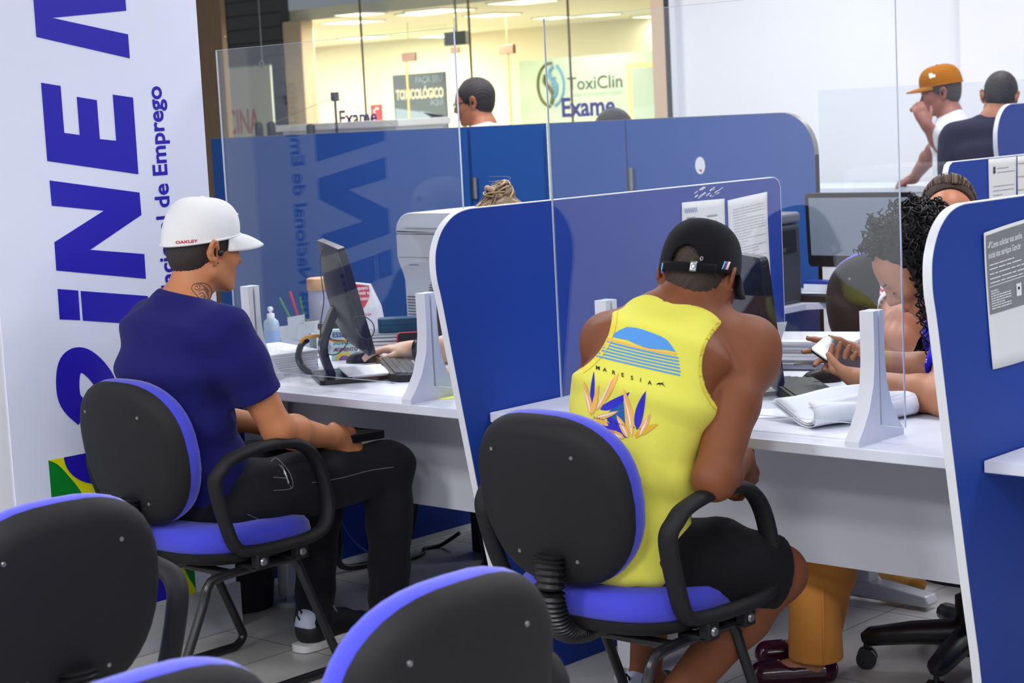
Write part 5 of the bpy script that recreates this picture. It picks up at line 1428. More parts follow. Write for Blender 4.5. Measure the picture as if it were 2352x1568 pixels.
def nail_parts(tips, palm, parent, mt, which, sc=1.0):
    for i in which:
        q, v = tips[i]; v = unit(v); n = -np.array(palm, float); n = unit(n - v * (n @ v)); s = np.cross(v, n)
        f = lambda a, b: Vector(q + v * (a * .0055) * sc + s * (b * .0048) * sc + n * (.0072 - .0022 * b * b) * sc)
        G().grid(lambda a, b: f(2 * a - 1, 2 * b - 1), 5, 5).build('fingernail', mt, parent, smooth=60, solid=.0008)
def add_arm(S, sh, el, wr, r=(.050, .041, .041, .026), k=.02, grow=0.0, upper_to=1.0, fore_to=1.0):
    sh, el, wr = np.array(sh, float), np.array(el, float), np.array(wr, float)
    m1 = sh + (el - sh) * .45; g = grow
    S.chain([sh, m1, el], [r[0] + g, (r[0] + r[1]) / 2 + .002 + g, r[1] + g], k)
    if fore_to > 0:
        m2 = el + (wr - el) * .28; S.chain([el, m2, wr], [r[1] + g, r[2] + .002 + g, r[3] + g], k)
def add_leg(S, hip, kn, an, r=(.088, .060, .054, .038), k=.03, grow=0.0, calf_back=None):
    hip, kn, an = np.array(hip, float), np.array(kn, float), np.array(an, float)
    m1 = hip + (kn - hip) * .5; g = grow
    S.chain([hip, m1, kn], [r[0] + g, (r[0] + r[1]) / 2 + .004 + g, r[1] + g], k)
    m2 = kn + (an - kn) * .3
    cb = np.array(calf_back, float) if calf_back is not None else np.zeros(3)
    S.chain([kn, m2 + cb * .018, an], [r[1] - .004 + g, r[2] + g, r[3] + g], k)

# ---- prints that lie on a surface: each vertex of a flat drawing is dropped on the cloth along a ray
def surface_of(*objs):
    vs_, fs = [], []
    for o in objs:
        M_ = root_matrix(o); n = len(vs_)
        vs_ += [M_ @ v.co for v in o.data.vertices]; fs += [tuple(i + n for i in p.vertices) for p in o.data.polygons]
    return BVHTree.FromPolygons(vs_, fs)
def drop_print(name, polys, ray_of, bvh, mt, parent, off=.0012, cell=6.0, tris=None):
    """polys: 2D outlines; ray_of(u, v) -> (origin, direction)"""
    bm = bmesh.new()
    for poly in polys:
        vv = [bm.verts.new((u, v, 0)) for u, v in poly]
        try: bm.faces.new(vv)
        except ValueError: pass
    if tris:
        vv = [bm.verts.new((u, v, 0)) for u, v in tris[0]]
        for f in tris[1]:
            try: bm.faces.new([vv[i] for i in f])
            except ValueError: pass
    if not bm.verts: return None
    us = [v.co.x for v in bm.verts]; vs2 = [v.co.y for v in bm.verts]
    for a0, a1, nrm in ((min(us), max(us), (1, 0, 0)), (min(vs2), max(vs2), (0, 1, 0))):
        x = a0 + cell
        while x < a1:
            bmesh.ops.bisect_plane(bm, geom=bm.verts[:] + bm.edges[:] + bm.faces[:], plane_co=(x * nrm[0], x * nrm[1], 0), plane_no=nrm); x += cell
    bmesh.ops.triangulate(bm, faces=bm.faces[:])
    bad = []
    for v in bm.verts:
        o, d = ray_of(v.co.x, v.co.y); loc, nr, i, dist = bvh.ray_cast(Vector(o), Vector(d))
        if loc is None: bad.append(v); continue
        if nr.dot(Vector(d)) > 0: nr = -nr
        v.co = loc + nr * off
    bmesh.ops.delete(bm, geom=bad, context='VERTS')
    me = bpy.data.meshes.new(name); bm.to_mesh(me); bm.free(); me.materials.append(mt)
    me.polygons.foreach_set('use_smooth', [True] * len(me.polygons))
    return link_mesh(name, me, parent)
cam_ray = lambda u, v: (CPOS, ray(u, v))
def blade(p0, p1, w, bow=0.0, n=8, tip=.15):
    """a leaf outline from p0 to p1, half width w, bowed sideways"""
    a, b = Vector((*p0, 0)), Vector((*p1, 0)); d = b - a; nn = Vector((-d.y, d.x, 0)).normalized()
    L_, R_ = [], []
    for i in range(n + 1):
        t = i / n; c = a + d * t + nn * (bow * 4 * t * (1 - t)); ww = w * (math.sin(math.pi * min(1, t ** .75)) ** .8 if 0 < t < 1 else 0)
        L_.append((c + nn * ww)[:2]); R_.append((c - nn * ww)[:2])
    return [tuple(p) for p in L_] + [tuple(p) for p in R_[-2:0:-1]]
# ---- caps
def make_cap(H, parent, col_mat, rx=.083, ry=.106, top=.132, z0=(-.004, .034), name='cap', opening=False, brim=.078, brim_mat=None, droop=.018, cy=-.012):
    """crown of six sewn panels with a button, and a curved brim; z0: rim height behind and in front"""
    zr = lambda a: z0[0] + (z0[1] - z0[0]) * (.5 + .5 * math.sin(a))
    def dome(u, v):
        a = 2 * math.pi * u - math.pi / 2; b = v * math.pi / 2
        s = math.cos(b) ** .62 if v < 1 else 0.0; zz = zr(a) + (top - zr(a)) * math.sin(b) ** .92
        sq = 1 + .012 * math.cos(6 * a + math.pi) * math.cos(b)
        bul = 1 + .03 * math.sin(2 * b)
        return H.V(rx * s * sq * math.cos(a) * bul, cy + ry * s * sq * math.sin(a) * bul, zz)
    NU, NV = 108, 36
    g = G(); g.v = [tuple(dome(i / NU, j / (NV - 1))) for j in range(NV) for i in range(NU)]
    for j in range(NV - 1):
        for i in range(NU):
            k = (i + 1) % NU
            if opening:
                am = ((i + .5) / NU * 360 + 180) % 360 - 180          # 0 = the middle of the back
                hgt = (j + .5) / (NV - 1)
                if abs(am - 4) < 25 and hgt < .25 * math.sqrt(max(0, 1 - ((am - 4) / 25) ** 2)): continue
            g.f.append((j * NU + i, j * NU + k, (j + 1) * NU + k, (j + 1) * NU + i)); g.m.append(0)
    c = g.build(name, col_mat, parent, smooth=70, solid=.0030)
    # rim band, seams, button
    rim = [H.V(rx * 1.012 * math.cos(a), cy + ry * 1.012 * math.sin(a), zr(a) + .003) for a in [2 * math.pi * i / 60 for i in range(60)]]
    if not opening: G().tube(rim, .0035, 6, closed=True).build('rim_seam', col_mat, c, smooth=60)
    g = G()
    for k in range(6):
        a = k * math.pi / 3
        g.tube([dome(((a + math.pi / 2) / (2 * math.pi)) % 1, j / 24) + Vector(H.u) * .0012 for j in range(9 if opening else 0, 24)], .0011, 5)
    g.build('panel_seams', col_mat, c, smooth=60)
    G().ball(H(0, cy, top + .001), .009 * H.sc, 12, 8, sc=(1, 1, .45)).build('button', col_mat, c, smooth=180)
    # brim
    def br(u, v):
        a = math.radians(20 + 140 * u); x0 = rx * math.cos(a); y0 = cy + ry * math.sin(a)
        tip = brim * (1 - abs(2 * u - 1) ** 2.4) ** .6
        y = y0 + v * tip; x = x0 * (1 + .10 * v * (1 - abs(2 * u - 1)))
        return H.V(x, y, zr(a) + .002 - droop * v * v - .35 * droop * v - 2.6 * (x * x) * (.4 + .6 * v) + 2.6 * x0 * x0 * .4)
    G().grid(br, 28, 10).build('brim', brim_mat or col_mat, c, smooth=60, solid=.005)
    return c
# ================================================================== PEOPLE
def skin(name, rgb, rough=.5, spec=.45):
    mt = mat(name, rgb, rough, noise=.05, nscale=60, bump=.05, bscale=700, spec=spec)
    b = mt.node_tree.nodes['Principled BSDF']
    b.inputs['Subsurface Weight'].default_value = .08; b.inputs['Subsurface Radius'].default_value = (.012, .005, .003); b.inputs['Subsurface Scale'].default_value = 1.0
    return mt
def cloth(name, rgb, rough=.9, noise=.04, bump=.2, bscale=1200, sheen=.05):
    return mat(name, rgb, rough, noise=noise, nscale=250, bump=bump, bscale=bscale, sheen=sheen, spec=.12)
def person(label, V, F, mt):
    o = fast_mesh('person', V, F, mt); return tag(o, label, 'person')
M_HAIRB = mat('black_hair', (20, 17, 17), .5, noise=.25, nscale=300, bump=.4, bscale=500, spec=.3)
XR_ = np.array([1.0, 0, 0])
def short_hair(H, parent, mt, cut_lo, name='hair', off=.0045, h=.0028, face=.060, low=-.035, extra=None):
    """close crop following the skull, cut along the hairline"""
    S = Solid(); c = H.sc; A = H.ax()
    S.ell(H(0, -.014, .030), [(.074 + off) * c, (.096 + off) * c, (.086 + off) * c], A)
    S.ell(H(0, -.035, -.018), [(.058 + off) * c, (.062 + off) * c, (.060 + off) * c], A, .02 * c)
    S.ell(H(0, .04, .03), [(.058 + off) * c, (.040 + off) * c, (.055 + off) * c], A, .03 * c)
    S.plane(H(0, face, .055), H(0, 1, .55) - H(0, 0, 0))                      # forehead
    S.plane(H(0, -.02, low), H(0, .85, -1) - H(0, 0, 0))                       # nape rising towards the ears
    S.plane(H(0, .030, .0), H(0, 1, -.45) - H(0, 0, 0))                        # temples
    if extra: extra(S, H)
    V, F = S.mesh(h, 1, lambda V: .0005 * (np.sin(V @ np.array([410., 300, 500])) + np.sin(V @ np.array([-520., 380, 260]))))
    return fast_mesh(name, V, F, mt, parent)

# ---------------------------------------------------------------- the man in the navy T-shirt and white cap
M_SK1 = skin('skin_tan', (194, 126, 82))
H1 = pitch_frame((-3.943, 3.076, 1.186), (.12, 1, 0), math.radians(7), math.radians(0), 1.0)
a1 = dict(shR=(-3.785, 3.0, .985), elR=(-3.735, 3.115, .708), wrR=(-3.80, 3.365, .640), shL=(-4.125, 3.03, .985), elL=(-4.20, 3.12, .72), wrL=(-4.10, 3.37, .655),
          hipR=(-3.86, 3.06, .525), knR=(-3.79, 3.56, .528), anR=(-3.79, 3.53, .10), hipL=(-4.06, 3.06, .525), knL=(-4.07, 3.55, .525), anL=(-4.005, 3.44, .10))
sp1 = [((-3.962, 3.035, .52), .165, .115, XR_), ((-3.962, 3.00, .62), .158, .112, XR_), ((-3.962, 2.975, .74), .155, .108, XR_), ((-3.960, 2.955, .88), .172, .110, XR_), ((-3.957, 2.965, .975), .168, .092, XR_), ((-3.954, 2.99, 1.03), .105, .070, XR_)]
def thin(sp, d, last=None): return [(c, w - d, q - d, r) for c, w, q, r in sp]
S = Solid()
add_head(S, H1)
S.limb(H1(0, -.02, -.05), (-3.955, 3.0, 1.03), .056, .062, .03)
S.loft(thin(sp1, .016), .04)
for s_ in 'RL': add_arm(S, a1['sh' + s_], a1['el' + s_], a1['wr' + s_], (.052, .041, .043, .027))
fist = [(.9, 1.3, .9), (.95, 1.35, .9), (1.0, 1.4, .9), (1.05, 1.4, .9)]
dR = unit(np.array([-.12, .95, -.28])); add_hand(S, a1['wrR'], dR, (-.85, -.25, -.5), (-.35, .2, .95), bend=fist, thumb=(.95, .5), sc=1.12)
dL = unit(np.array([.45, .85, -.25])); add_hand(S, a1['wrL'], dL, (.2, -.2, -1), (1, -.2, .2), bend=fist, thumb=(.95, .5))
for s_ in 'RL': add_leg(S, a1['hip' + s_], a1['kn' + s_], a1['an' + s_], (.080, .056, .050, .036))
for s_ in 'RL': S.limb(np.array(a1['an' + s_]) + (0, .0, -.03), np.array(a1['an' + s_]) + (0, .13, -.065), .030, .022, .01)
V, F = S.mesh(.0042)
man1 = person('man in a white cap and navy T-shirt, seated at the left desk', V, F, M_SK1)
eye_parts(H1, man1); brow_parts(H1, man1, (24, 18, 16))
short_hair(H1, man1, mat('brown_black_hair', (44, 35, 31), .6, noise=.3, nscale=350, bump=.4, bscale=600), None, low=-.052)
cap1 = make_cap(H1, man1, cloth('white_cap_cloth', (228, 228, 226), bump=.12), rx=.087, ry=.108, top=.136, z0=(.000, .044))
# lettering on the back of the cap
bv = surface_of(cap1)
vt, ft = text_polys('OAKLEY', size=1.0, bold=.03, xs=1.35); w_ = max(v[0] for v in vt)
p0, p1 = (404, 560), (454, 556)
drop_print('cap_lettering', [], cam_ray, bv, mat('cap_red', (196, 36, 44), .7), cap1, .0034, 6, ([(p0[0] + u / w_ * (p1[0] - p0[0]), p0[1] + u / w_ * (p1[1] - p0[1]) - v * 9) for u, v in vt], ft))
G().ball(H1(.0, .098, .095), .006, 10, 8).build('cap_badge', M_CHROME, cap1)
# earbud and studs
G().ball(H1(.083, .0, -.008), .0085, 12, 10, sc=(.8, 1, 1.1)).build('earbud', M_BLK2, man1, smooth=180)
G().ball(H1(.082, -.014, -.036), .0028, 10, 8).build('ear_stud', M_BLK2, man1, smooth=180)
G().ball(H1(.081, -.006, -.035), .0026, 10, 8).build('ear_stud', M_BLK2, man1, smooth=180)
# neck tattoo, inked on the skin
bvs = surface_of(man1)
M_TAT = mat('tattoo_ink', (66, 52, 48), .6)
def stroke_polys(pts, w):
    P = smooth_path([(a, b, 0) for a, b in pts], 4); out = []
    for i in range(len(P) - 1):
        d = (P[i + 1] - P[i]); n = Vector((-d.y, d.x, 0)).normalized() * w
        out.append([tuple((P[i] + n)[:2]), tuple((P[i + 1] + n)[:2]), tuple((P[i + 1] - n)[:2]), tuple((P[i] - n)[:2])])
    return out
tat = []
for pts in ([(442, 668), (440, 660), (446, 652), (456, 653), (459, 661), (452, 666), (447, 662)], [(446, 652), (458, 650), (472, 651), (482, 658), (486, 668), (484, 680), (478, 688)], [(458, 650), (466, 656), (474, 662), (480, 670)], [(455, 670), (464, 664), (472, 668), (476, 678)], [(456, 676), (464, 672), (470, 678), (472, 684)], [(460, 682), (466, 679), (470, 685)], [(443, 668), (450, 676), (458, 684), (466, 688)], [(476, 688), (478, 676), (474, 666), (468, 660)], [(448, 658), (452, 656), (454, 660)]):
    tat += stroke_polys(pts, .8)
drop_print('neck_tattoo', tat, cam_ray, bvs, M_TAT, man1, .0006, 8)
drop_print('neck_tattoo', [[(487, 668), (494, 667), (501, 672), (498, 678), (492, 684), (486, 688), (482, 682), (485, 676)]], cam_ray, bvs, mat('tattoo_fill', (92, 66, 52), .6), man1, .0006, 8)
# T-shirt
S = Solid(); S.loft(sp1, .04, e=2.25, cap=.06)
S.limb((-3.955, 3.005, 1.02), (-3.955, 3.015, 1.045), .078, .070, .035)
for s_, sx in (('R', 1), ('L', -1)):
    sh, el = np.array(a1['sh' + s_]), np.array(a1['el' + s_]); cuff = sh + (el - sh) * .66
    S.chain([sh, sh + (el - sh) * .3, cuff], [.066, .064, .062], .04)
    S.limb(np.array((-3.957, 2.98, 1.015)), sh, .06, .062, .03)
    S.chain([cuff, cuff + (el - sh) * .2], [.062, .062], 0); S.trim(cuff, el - sh, .09, .12); S.limb(cuff - (el - sh) * .03, cuff + (el - sh) * .25, .0505, .0505, 0, 'sub')
S.plane((-3.96, 3.0, .455), (0, .15, -1)); S.plane(H1(0, -.03, -.124), H1(.10, .16, 1) - H1(0, 0, 0), .004)
def reg1(V):
    q = np.clip((.98 - V[:, 2]) / .3, .15, 1)
    for s_ in 'RL':
        c_ = np.array(a1['sh' + s_]) + (np.array(a1['el' + s_]) - np.array(a1['sh' + s_])) * .66; q = q * np.clip((np.linalg.norm(V - c_, axis=1) - .06) / .06, 0, 1)
    return q
V, F = S.mesh(.005, 1, folds(5, .0055, [(.3, .5, .8), (.1, .8, -.6), (.7, .2, .5), (.2, -.3, .9)], [34, 42, 52, 75], reg1))
tee = fast_mesh('t_shirt', V, F, cloth('navy_cotton', (30, 29, 96), bump=.12), man1)
# jeans
M_JEAN = cloth('black_denim', (31, 31, 35), noise=.12, bump=.25, bscale=900)
S = Solid()
S.ell((-3.962, 3.04, .51), (.168, .135, .095), None, .02)
for s_ in 'RL':
    add_leg(S, a1['hip' + s_], a1['kn' + s_], np.array(a1['an' + s_]) + (0, -.01, -.015), (.098, .072, .066, .058), .03)
    S.limb(np.array(a1['an' + s_]) + (0, 0, -.02), np.array(a1['an' + s_]) + (0, 0, -.12), .046, .046, 0, 'sub')
V, F = S.mesh(.0058, 1, folds(9, .0035, [(.2, .9, .3), (.3, .2, .9), (.9, .2, .3)], [48, 60, 75]))
jeans = fast_mesh('jeans', V, F, M_JEAN, man1)
bvj = surface_of(jeans)
M_ST = mat('grey_stitching', (120, 120, 124), .8)
st = []
for pts in ([(622, 1060), (634, 1052), (652, 1068), (668, 1092), (672, 1118), (655, 1124), (628, 1126)], [(640, 1066), (656, 1090), (668, 1120)], [(628, 1096), (660, 1098)], [(568, 1180), (590, 1190), (612, 1198)], [(600, 1208), (640, 1196), (700, 1186)], [(716, 1108), (780, 1098), (850, 1080), (905, 1072)]): st += stroke_polys(pts, .8)
drop_print('pocket_stitching', st, cam_ray, bvj, M_ST, jeans, .001, 10)
pk = [bvj.ray_cast(CPOS, ray(x, y))[0] for x, y in ((647, 1070), (655, 1086), (664, 1112))]
t = thing('smartphone', 'smartphone peeking out of the jeans pocket of the man in the white cap', 'phone', pk[0])
G().tube(smooth_path([p - Vector((0, 0, .002)) for p in pk], 4), .0062, 10, sx=.7).build('case', M_BLK2, t, smooth=60)
G().tube(smooth_path([p + Vector((.003, -.003, .003)) for p in pk], 4), .003, 8).build('metal_edge', mat('silver_edge', (170, 174, 182), .25, metal=.7), t, smooth=60)
# shoes
def sneaker(an, d, parent):
    """low sneaker: dark upper, pale heel and tongue, white curved sole, laces"""
    d = unit(np.array([d[0], d[1], 0])); n = np.array([d[1], -d[0], 0]); o = np.array([an[0], an[1], 0.0]); Z = np.array([0, 0, 1.0])
    P = lambda u, v, w: o + d * u + n * v + Z * w
    A = np.array([n, d, Z])
    S = Solid()
    S.limb(P(-.035, 0, .058), P(-.02, 0, .088), .037, .042, .02)
    S.limb(P(-.03, 0, .05), P(.10, .002, .045), .040, .040, .03); S.ell(P(.145, .003, .036), (.044, .065, .030), A, .03); S.limb(P(.02, 0, .078), P(.09, 0, .058), .034, .030, .02)
    S.plane(P(0, 0, .022), -Z)
    S.limb(P(-.005, 0, .10), P(.0, 0, .15), .032, .034, 0.004, 'sub')
    V, F = S.mesh(.0045, 1); sh = fast_mesh('shoe', V, F, mat('shoe_black', (22, 22, 24), .6, noise=.1, nscale=200), parent)
    S = Solid(); S.loft([(P(-.078, 0, .012), .034, .010, n), (P(-.02, 0, .010), .042, .012, n), (P(.06, .002, .012), .040, .010, n), (P(.15, .004, .012), .048, .010, n), (P(.208, .004, .022), .030, .008, n)], .0, e=2.6, cap=.014)
    S2 = Solid()
    out = smooth_path([(-.088, .022, 0), (-.06, .038, 0), (.0, .040, 0), (.07, .038, 0), (.15, .048, 0), (.20, .030, 0), (.212, .0, 0), (.20, -.032, 0), (.15, -.044, 0), (.07, -.036, 0), (.0, -.040, 0), (-.06, -.038, 0), (-.088, -.022, 0)], 3, closed=True)
    G().prism([(p.x, p.y) for p in out], lambda u, v, w: Vector(P(u, v, w * .5 + (.008 * max(0, -u - .05) / .04 * (w > .01) + .004) + .02 * max(0, (u - .12) / .09) ** 2)), -.004, .022).build('sole', mat('sole_white', (222, 222, 220), .5), sh, smooth=30, bevel=.004)
    G().tube([P(-.07, .0, .088), P(-.082, .0, .11), P(-.078, .0, .13), P(-.066, 0, .118), P(-.062, 0, .10)], .003, 6).build('heel_loop', M_BLK, sh)
    S = Solid(); S.limb(P(-.045, 0, .058), P(-.032, 0, .085), .0395, .0425, .02); S.plane(P(-.03, 0, 0), d); S.plane(P(0, 0, .048), -Z - d * .3); S.limb(P(-.005, 0, .10), P(.0, 0, .15), .032, .034, 0.004, 'sub')
    V, F = S.mesh(.004); fast_mesh('heel_panel', V, F, mat('shoe_pale', (196, 204, 226), .6), sh)
    G().grid(lambda a, b: Vector(P(.018 + .07 * b, (a - .5) * .034, .113 - .038 * b + .010 * math.sin(math.pi * a))), 8, 8).build('tongue', mat('shoe_pale', (196, 204, 226), .6), sh, smooth=60, solid=.004)
    g = G()
    for k in range(6):
        u = .026 + k * .013; g.tube([P(u, -.022, .104 - k * .0075), P(u + .004, 0, .117 - k * .0078), P(u + .008, .022, .102 - k * .0075)], .0024, 6)
    for s_ in (-1, 1): g.tube(smooth_path([P(.03, s_ * .008, .118), P(.02, s_ * .035, .125), P(.03, s_ * .05, .10)], 4), .002, 6)
    g.build('laces', mat('lace_grey', (120, 124, 128), .7), sh)
    return sh
sneaker((-4.0, 3.44), (-.05, 1), man1); sneaker((-3.79, 3.53), (.05, 1), man1)
for s_ in 'L':
    S = Solid(); an = np.array(a1['an' + s_]); S.limb(an + (0, .0, .02), an + (0, .01, -.03), .040, .040, 0); V, F = S.mesh(.005); fast_mesh('sock', V, F, cloth('maroon_sock', (44, 20, 28)), man1)
# the pouch under his hands
t = thing('lap_pouch', 'flat black pouch held on the lap of the man in the white cap', 'pouch', (-3.9, 3.40, .60))
pf_ = frame_map((-3.90, 3.42, .612), Vector((1, 0, 0)), Vector((0, 1, -.04)), Vector((0, .04, 1)))
G().prism(rrect(.24, .26, .02, 4), lambda u, v, d: pf_(u, v, d + .006 * math.sin(9 * u)), 0, .022).build('body', cloth('black_nylon', (18, 18, 20)), t, bevel=.006)
G().tube([pf_(-.11, .12, .024), pf_(.11, .12, .024)], .003, 6).build('zip', M_BLK2, t)

# ---------------------------------------------------------------- the man in the yellow tank top and black cap
M_SK2 = skin('skin_brown', (126, 73, 43), .58, .35)
f2d = unit((-.50, .86, 0)); r2d = np.array([f2d[1], -f2d[0], 0])
nearer = lambda p, k: tuple(np.array(CPOS) + (np.array(p) - np.array(CPOS)) * k)     # towards the lens by the factor k
H2 = pitch_frame(nearer((-2.588, 3.455, 1.098), .966), (-.27, 1, 0), math.radians(21), math.radians(3), .97)
P2 = lambda c, u, v, w: np.array(c) + r2d * u + f2d * v + np.array([0, 0, 1.0]) * w
nb2 = nearer((-2.60, 3.375, 1.015), .968)
a2 = dict(shR=(-2.468, 3.475, .945), elR=(-2.335, 3.140, .708), wrR=(-2.43, 3.37, .70), shL=(-2.740, 3.300, .965), elL=(-2.86, 3.36, .75), wrL=(-2.78, 3.55, .775),
          hipR=(-2.50, 3.12, .525), knR=(-2.362, 3.405, .440), anR=(-2.585, 3.19, .09), hipL=(-2.70, 3.10, .525), knL=(-2.78, 3.52, .50), anL=(-2.82, 3.47, .09))
sp2 = [((-2.58, 3.09, .50), .168, .122, XR_), ((-2.578, 3.105, .60), .156, .114, unit((.95, .2, 0))), ((-2.575, 3.14, .72), .150, .108, unit((.92, .35, 0))), ((-2.573, 3.215, .86), .158, .106, r2d), ((-2.583, 3.295, .955), .160, .090, r2d), ((-2.592, 3.35, 1.01), .115, .068, r2d)]
for k_, s_ in (('shR', .97), ('shL', .968)): a2[k_] = nearer(a2[k_], s_)
sp2 = [(nearer(c_, s_), w_ * .98, d_ * .98, r_) for (c_, w_, d_, r_), s_ in zip(sp2, (1, 1, .99, .978, .97, .968))]
S = Solid()
add_head(S, H2)
S.limb(H2(0, -.022, -.045), nb2, .060, .066, .03)
S.loft(thin(sp2, .014), .04)
for s_ in 'RL':
    add_arm(S, a2['sh' + s_], a2['el' + s_], a2['wr' + s_], (.058, .046, .042, .028))
    S.limb(nb2, a2['sh' + s_], .052, .056, .05)
sR = np.array(a2['shR']); S.ell(sR + (-.02, -.05, -.02), (.07, .05, .07), np.array([r2d, f2d, (0, 0, 1)]), .04)
S.limb(P2((-2.59, 3.205, .86), .12, -.03, .0), np.array(a2['shR']) + (0, 0, -.05), .05, .05, .05)
relx = [(.35, .5, .3), (.4, .55, .3), (.45, .6, .35), (.5, .6, .35)]
add_hand(S, a2['wrR'], (-.15, .5, -.6), (-.9, .2, -.2), (0, .6, .8), bend=relx)
add_hand(S, a2['wrL'], (.35, .9, -.05), (.1, .1, -1), (.9, -.3, 0), bend=relx)
for s_ in 'RL': add_leg(S, a2['hip' + s_], a2['kn' + s_], a2['an' + s_], (.085, .062, .058, .037), calf_back=(.3, -.6, 0) if s_ == 'L' else (.3, .35, .4))
for s_, d in (('R', (-.2, .9, -.05)), ('L', (-.1, .95, -.1))): S.limb(a2['an' + s_], np.array(a2['an' + s_]) + unit(d) * .15 + (0, 0, -.035), .036, .028, .02)
V, F = S.mesh(.0044)
man2 = person('man in a yellow tank top and black cap, seated with his back turned', V, F, M_SK2)
eye_parts(H2, man2); brow_parts(H2, man2, (20, 16, 14))
short_hair(H2, man2, mat('shaved_hair', (54, 40, 32), .7, noise=.2, nscale=500), None, off=.0022, low=-.030)
M_CAP2 = cloth('black_cap_cloth', (20, 20, 23), bump=.15)
cap2 = make_cap(H2, man2, M_CAP2, rx=.088, ry=.110, top=.134, z0=(-.010, .036), opening=True, brim=.080, droop=.026)
def cp(a, z, k=1.0):
    a = math.radians(a); zz = -.010 + .046 * (.5 + .5 * math.sin(a)) + z
    return H2.V(.0895 * k * math.cos(a), -.012 + .1115 * k * math.sin(a), zz)
strap = G().grid(lambda u, v: cp(-90 + 4 - 46 + 92 * u, -.002 + .020 * v, 1.012), 24, 4).build('strap', M_CAP2, cap2, smooth=60, solid=.003)
bk = G().grid(lambda u, v: cp(-76 + 9 * u, -.003 + .023 * v, 1.035), 6, 6).build('buckle', mat('buckle_metal', (172, 174, 178), .3, metal=.8), cap2, solid=.002)
G().tube([cp(-71.5 + 2.6 * math.cos(k * .5), .0085 + .0055 * math.sin(k * .5), 1.055) for k in range(13)], .0008, 5, closed=True).build('buckle_emblem', mat('buckle_dark', (110, 112, 118), .3, metal=.8), bk)
G().tube([cp(-62 + 1.6 * math.cos(k * .63), .028 + .0045 * math.sin(k * .63), 1.02) for k in range(10)], .0014, 6, closed=True).build('eyelet', M_CHROME, cap2)
# tricolour tab on the right side of the cap
for k, rgb in enumerate(((110, 190, 235), (30, 60, 140), (210, 40, 50), (228, 232, 236))):
    wdt = 2.2 if k < 3 else 4.0; a0 = -32 + (k * 2.2)
    G().grid(lambda u, v: cp(a0 + wdt * u + 3.0 * v, .008 + .019 * v, 1.03), 4, 4).build('tab_stripe', mat('tab_%d' % rgb[0], rgb, .6), cap2, solid=.0006)
G().grid(lambda u, v: cp(-127 + 3 * u, -.004 + .018 * v, 1.03), 4, 4).build('side_tag', mat('tab_110', (110, 190, 235), .6), cap2, solid=.0006)
# silver sandwich edge of the brim and a roundel on the front (both face away, the acrylic mirrors them)
def rnd_pt(r, a, lift=0.0):
    b = surface_round[0]; u, v = r * math.cos(a), r * math.sin(a)
    o = H2.V(u, .25, .072 + v); loc, n, i, d_ = b.ray_cast(o, Vector(-H2.f)); return (loc or o) + Vector(H2.f) * (.0036 + lift)
surface_round = [surface_of(cap2)]
for r0, r1, a0, a1_, rgb in ((.0, .029, 0, 360, (20, 20, 22)), (.029, .031, 0, 360, (200, 204, 210)), (.0, .018, 0, 90, (228, 230, 234)), (.0, .018, 90, 180, (70, 150, 220)), (.0, .018, 180, 270, (228, 230, 234)), (.0, .018, 270, 360, (70, 150, 220))):
    G().grid(lambda u, v: rnd_pt(r0 + (r1 - r0) * v, math.radians(a0 + (a1_ - a0) * u), .0006 if r0 == 0 and r1 < .02 else 0), 24 if a1_ - a0 > 100 else 8, 4).build('front_roundel', mat('roundel_%d_%d' % (rgb[0], rgb[2]), rgb, .4), cap2, smooth=60)
# tank top
S = Solid(); S.loft(sp2, .04, e=2.25, cap=.05)
for sx, s_ in ((1, 'R'), (-1, 'L')):
    sh = np.array(a2['sh' + s_]); top = np.array(nb2) + (sh - np.array(nb2)) * .84
    S.limb(np.array(nb2) + (sh - np.array(nb2)) * .40 + np.array([0, 0, -.008]), top + f2d * .005, .060, .058, .03)
    S.limb(np.array(nb2) + (sh - np.array(nb2)) * .45 - f2d * .03 + np.array([0, 0, -.05]), P2((-2.59, 3.205, .86), sx * .080, -.045, 0), .052, .056, .04)
    # armholes
    pc, rc_ = ((1748, 843), .126) if sx > 0 else ((1250, 715), .150)
    pa = np.array(CPOS + ray(*pc) * ((Vector(sh) - CPOS).dot(CD))); vd = unit(np.array(ray(*pc)))
    S.limb(pa - vd * .30, pa + vd * .05, rc_, rc_, .004, 'sub')
    S.limb(sh + r2d * sx * .10 + f2d * .05, sh + r2d * sx * .22 + f2d * .05, .10, .10, .0, 'sub')
S.limb(np.array(nb2) + np.array([0, 0, .01]) - f2d * .0, H2(0, -.02, -.02), .070, .085, .004, 'sub')
S.plane((-2.6, 3.0, .435), (0, -.25, -1))
def reg2(V): return np.clip((.90 - V[:, 2]) / .25, .05, 1)
V, F = S.mesh(.0055, 1, folds(12, .0022, [(.8, .3, .5), (.5, .5, .5), (.8, .2, -.5), (.9, .2, .3)], [24, 33, 45, 60], reg2))
M_YEL = cloth('yellow_cotton', (226, 222, 92), bump=.1)
tank = fast_mesh('tank_top', V, F, M_YEL, man2)

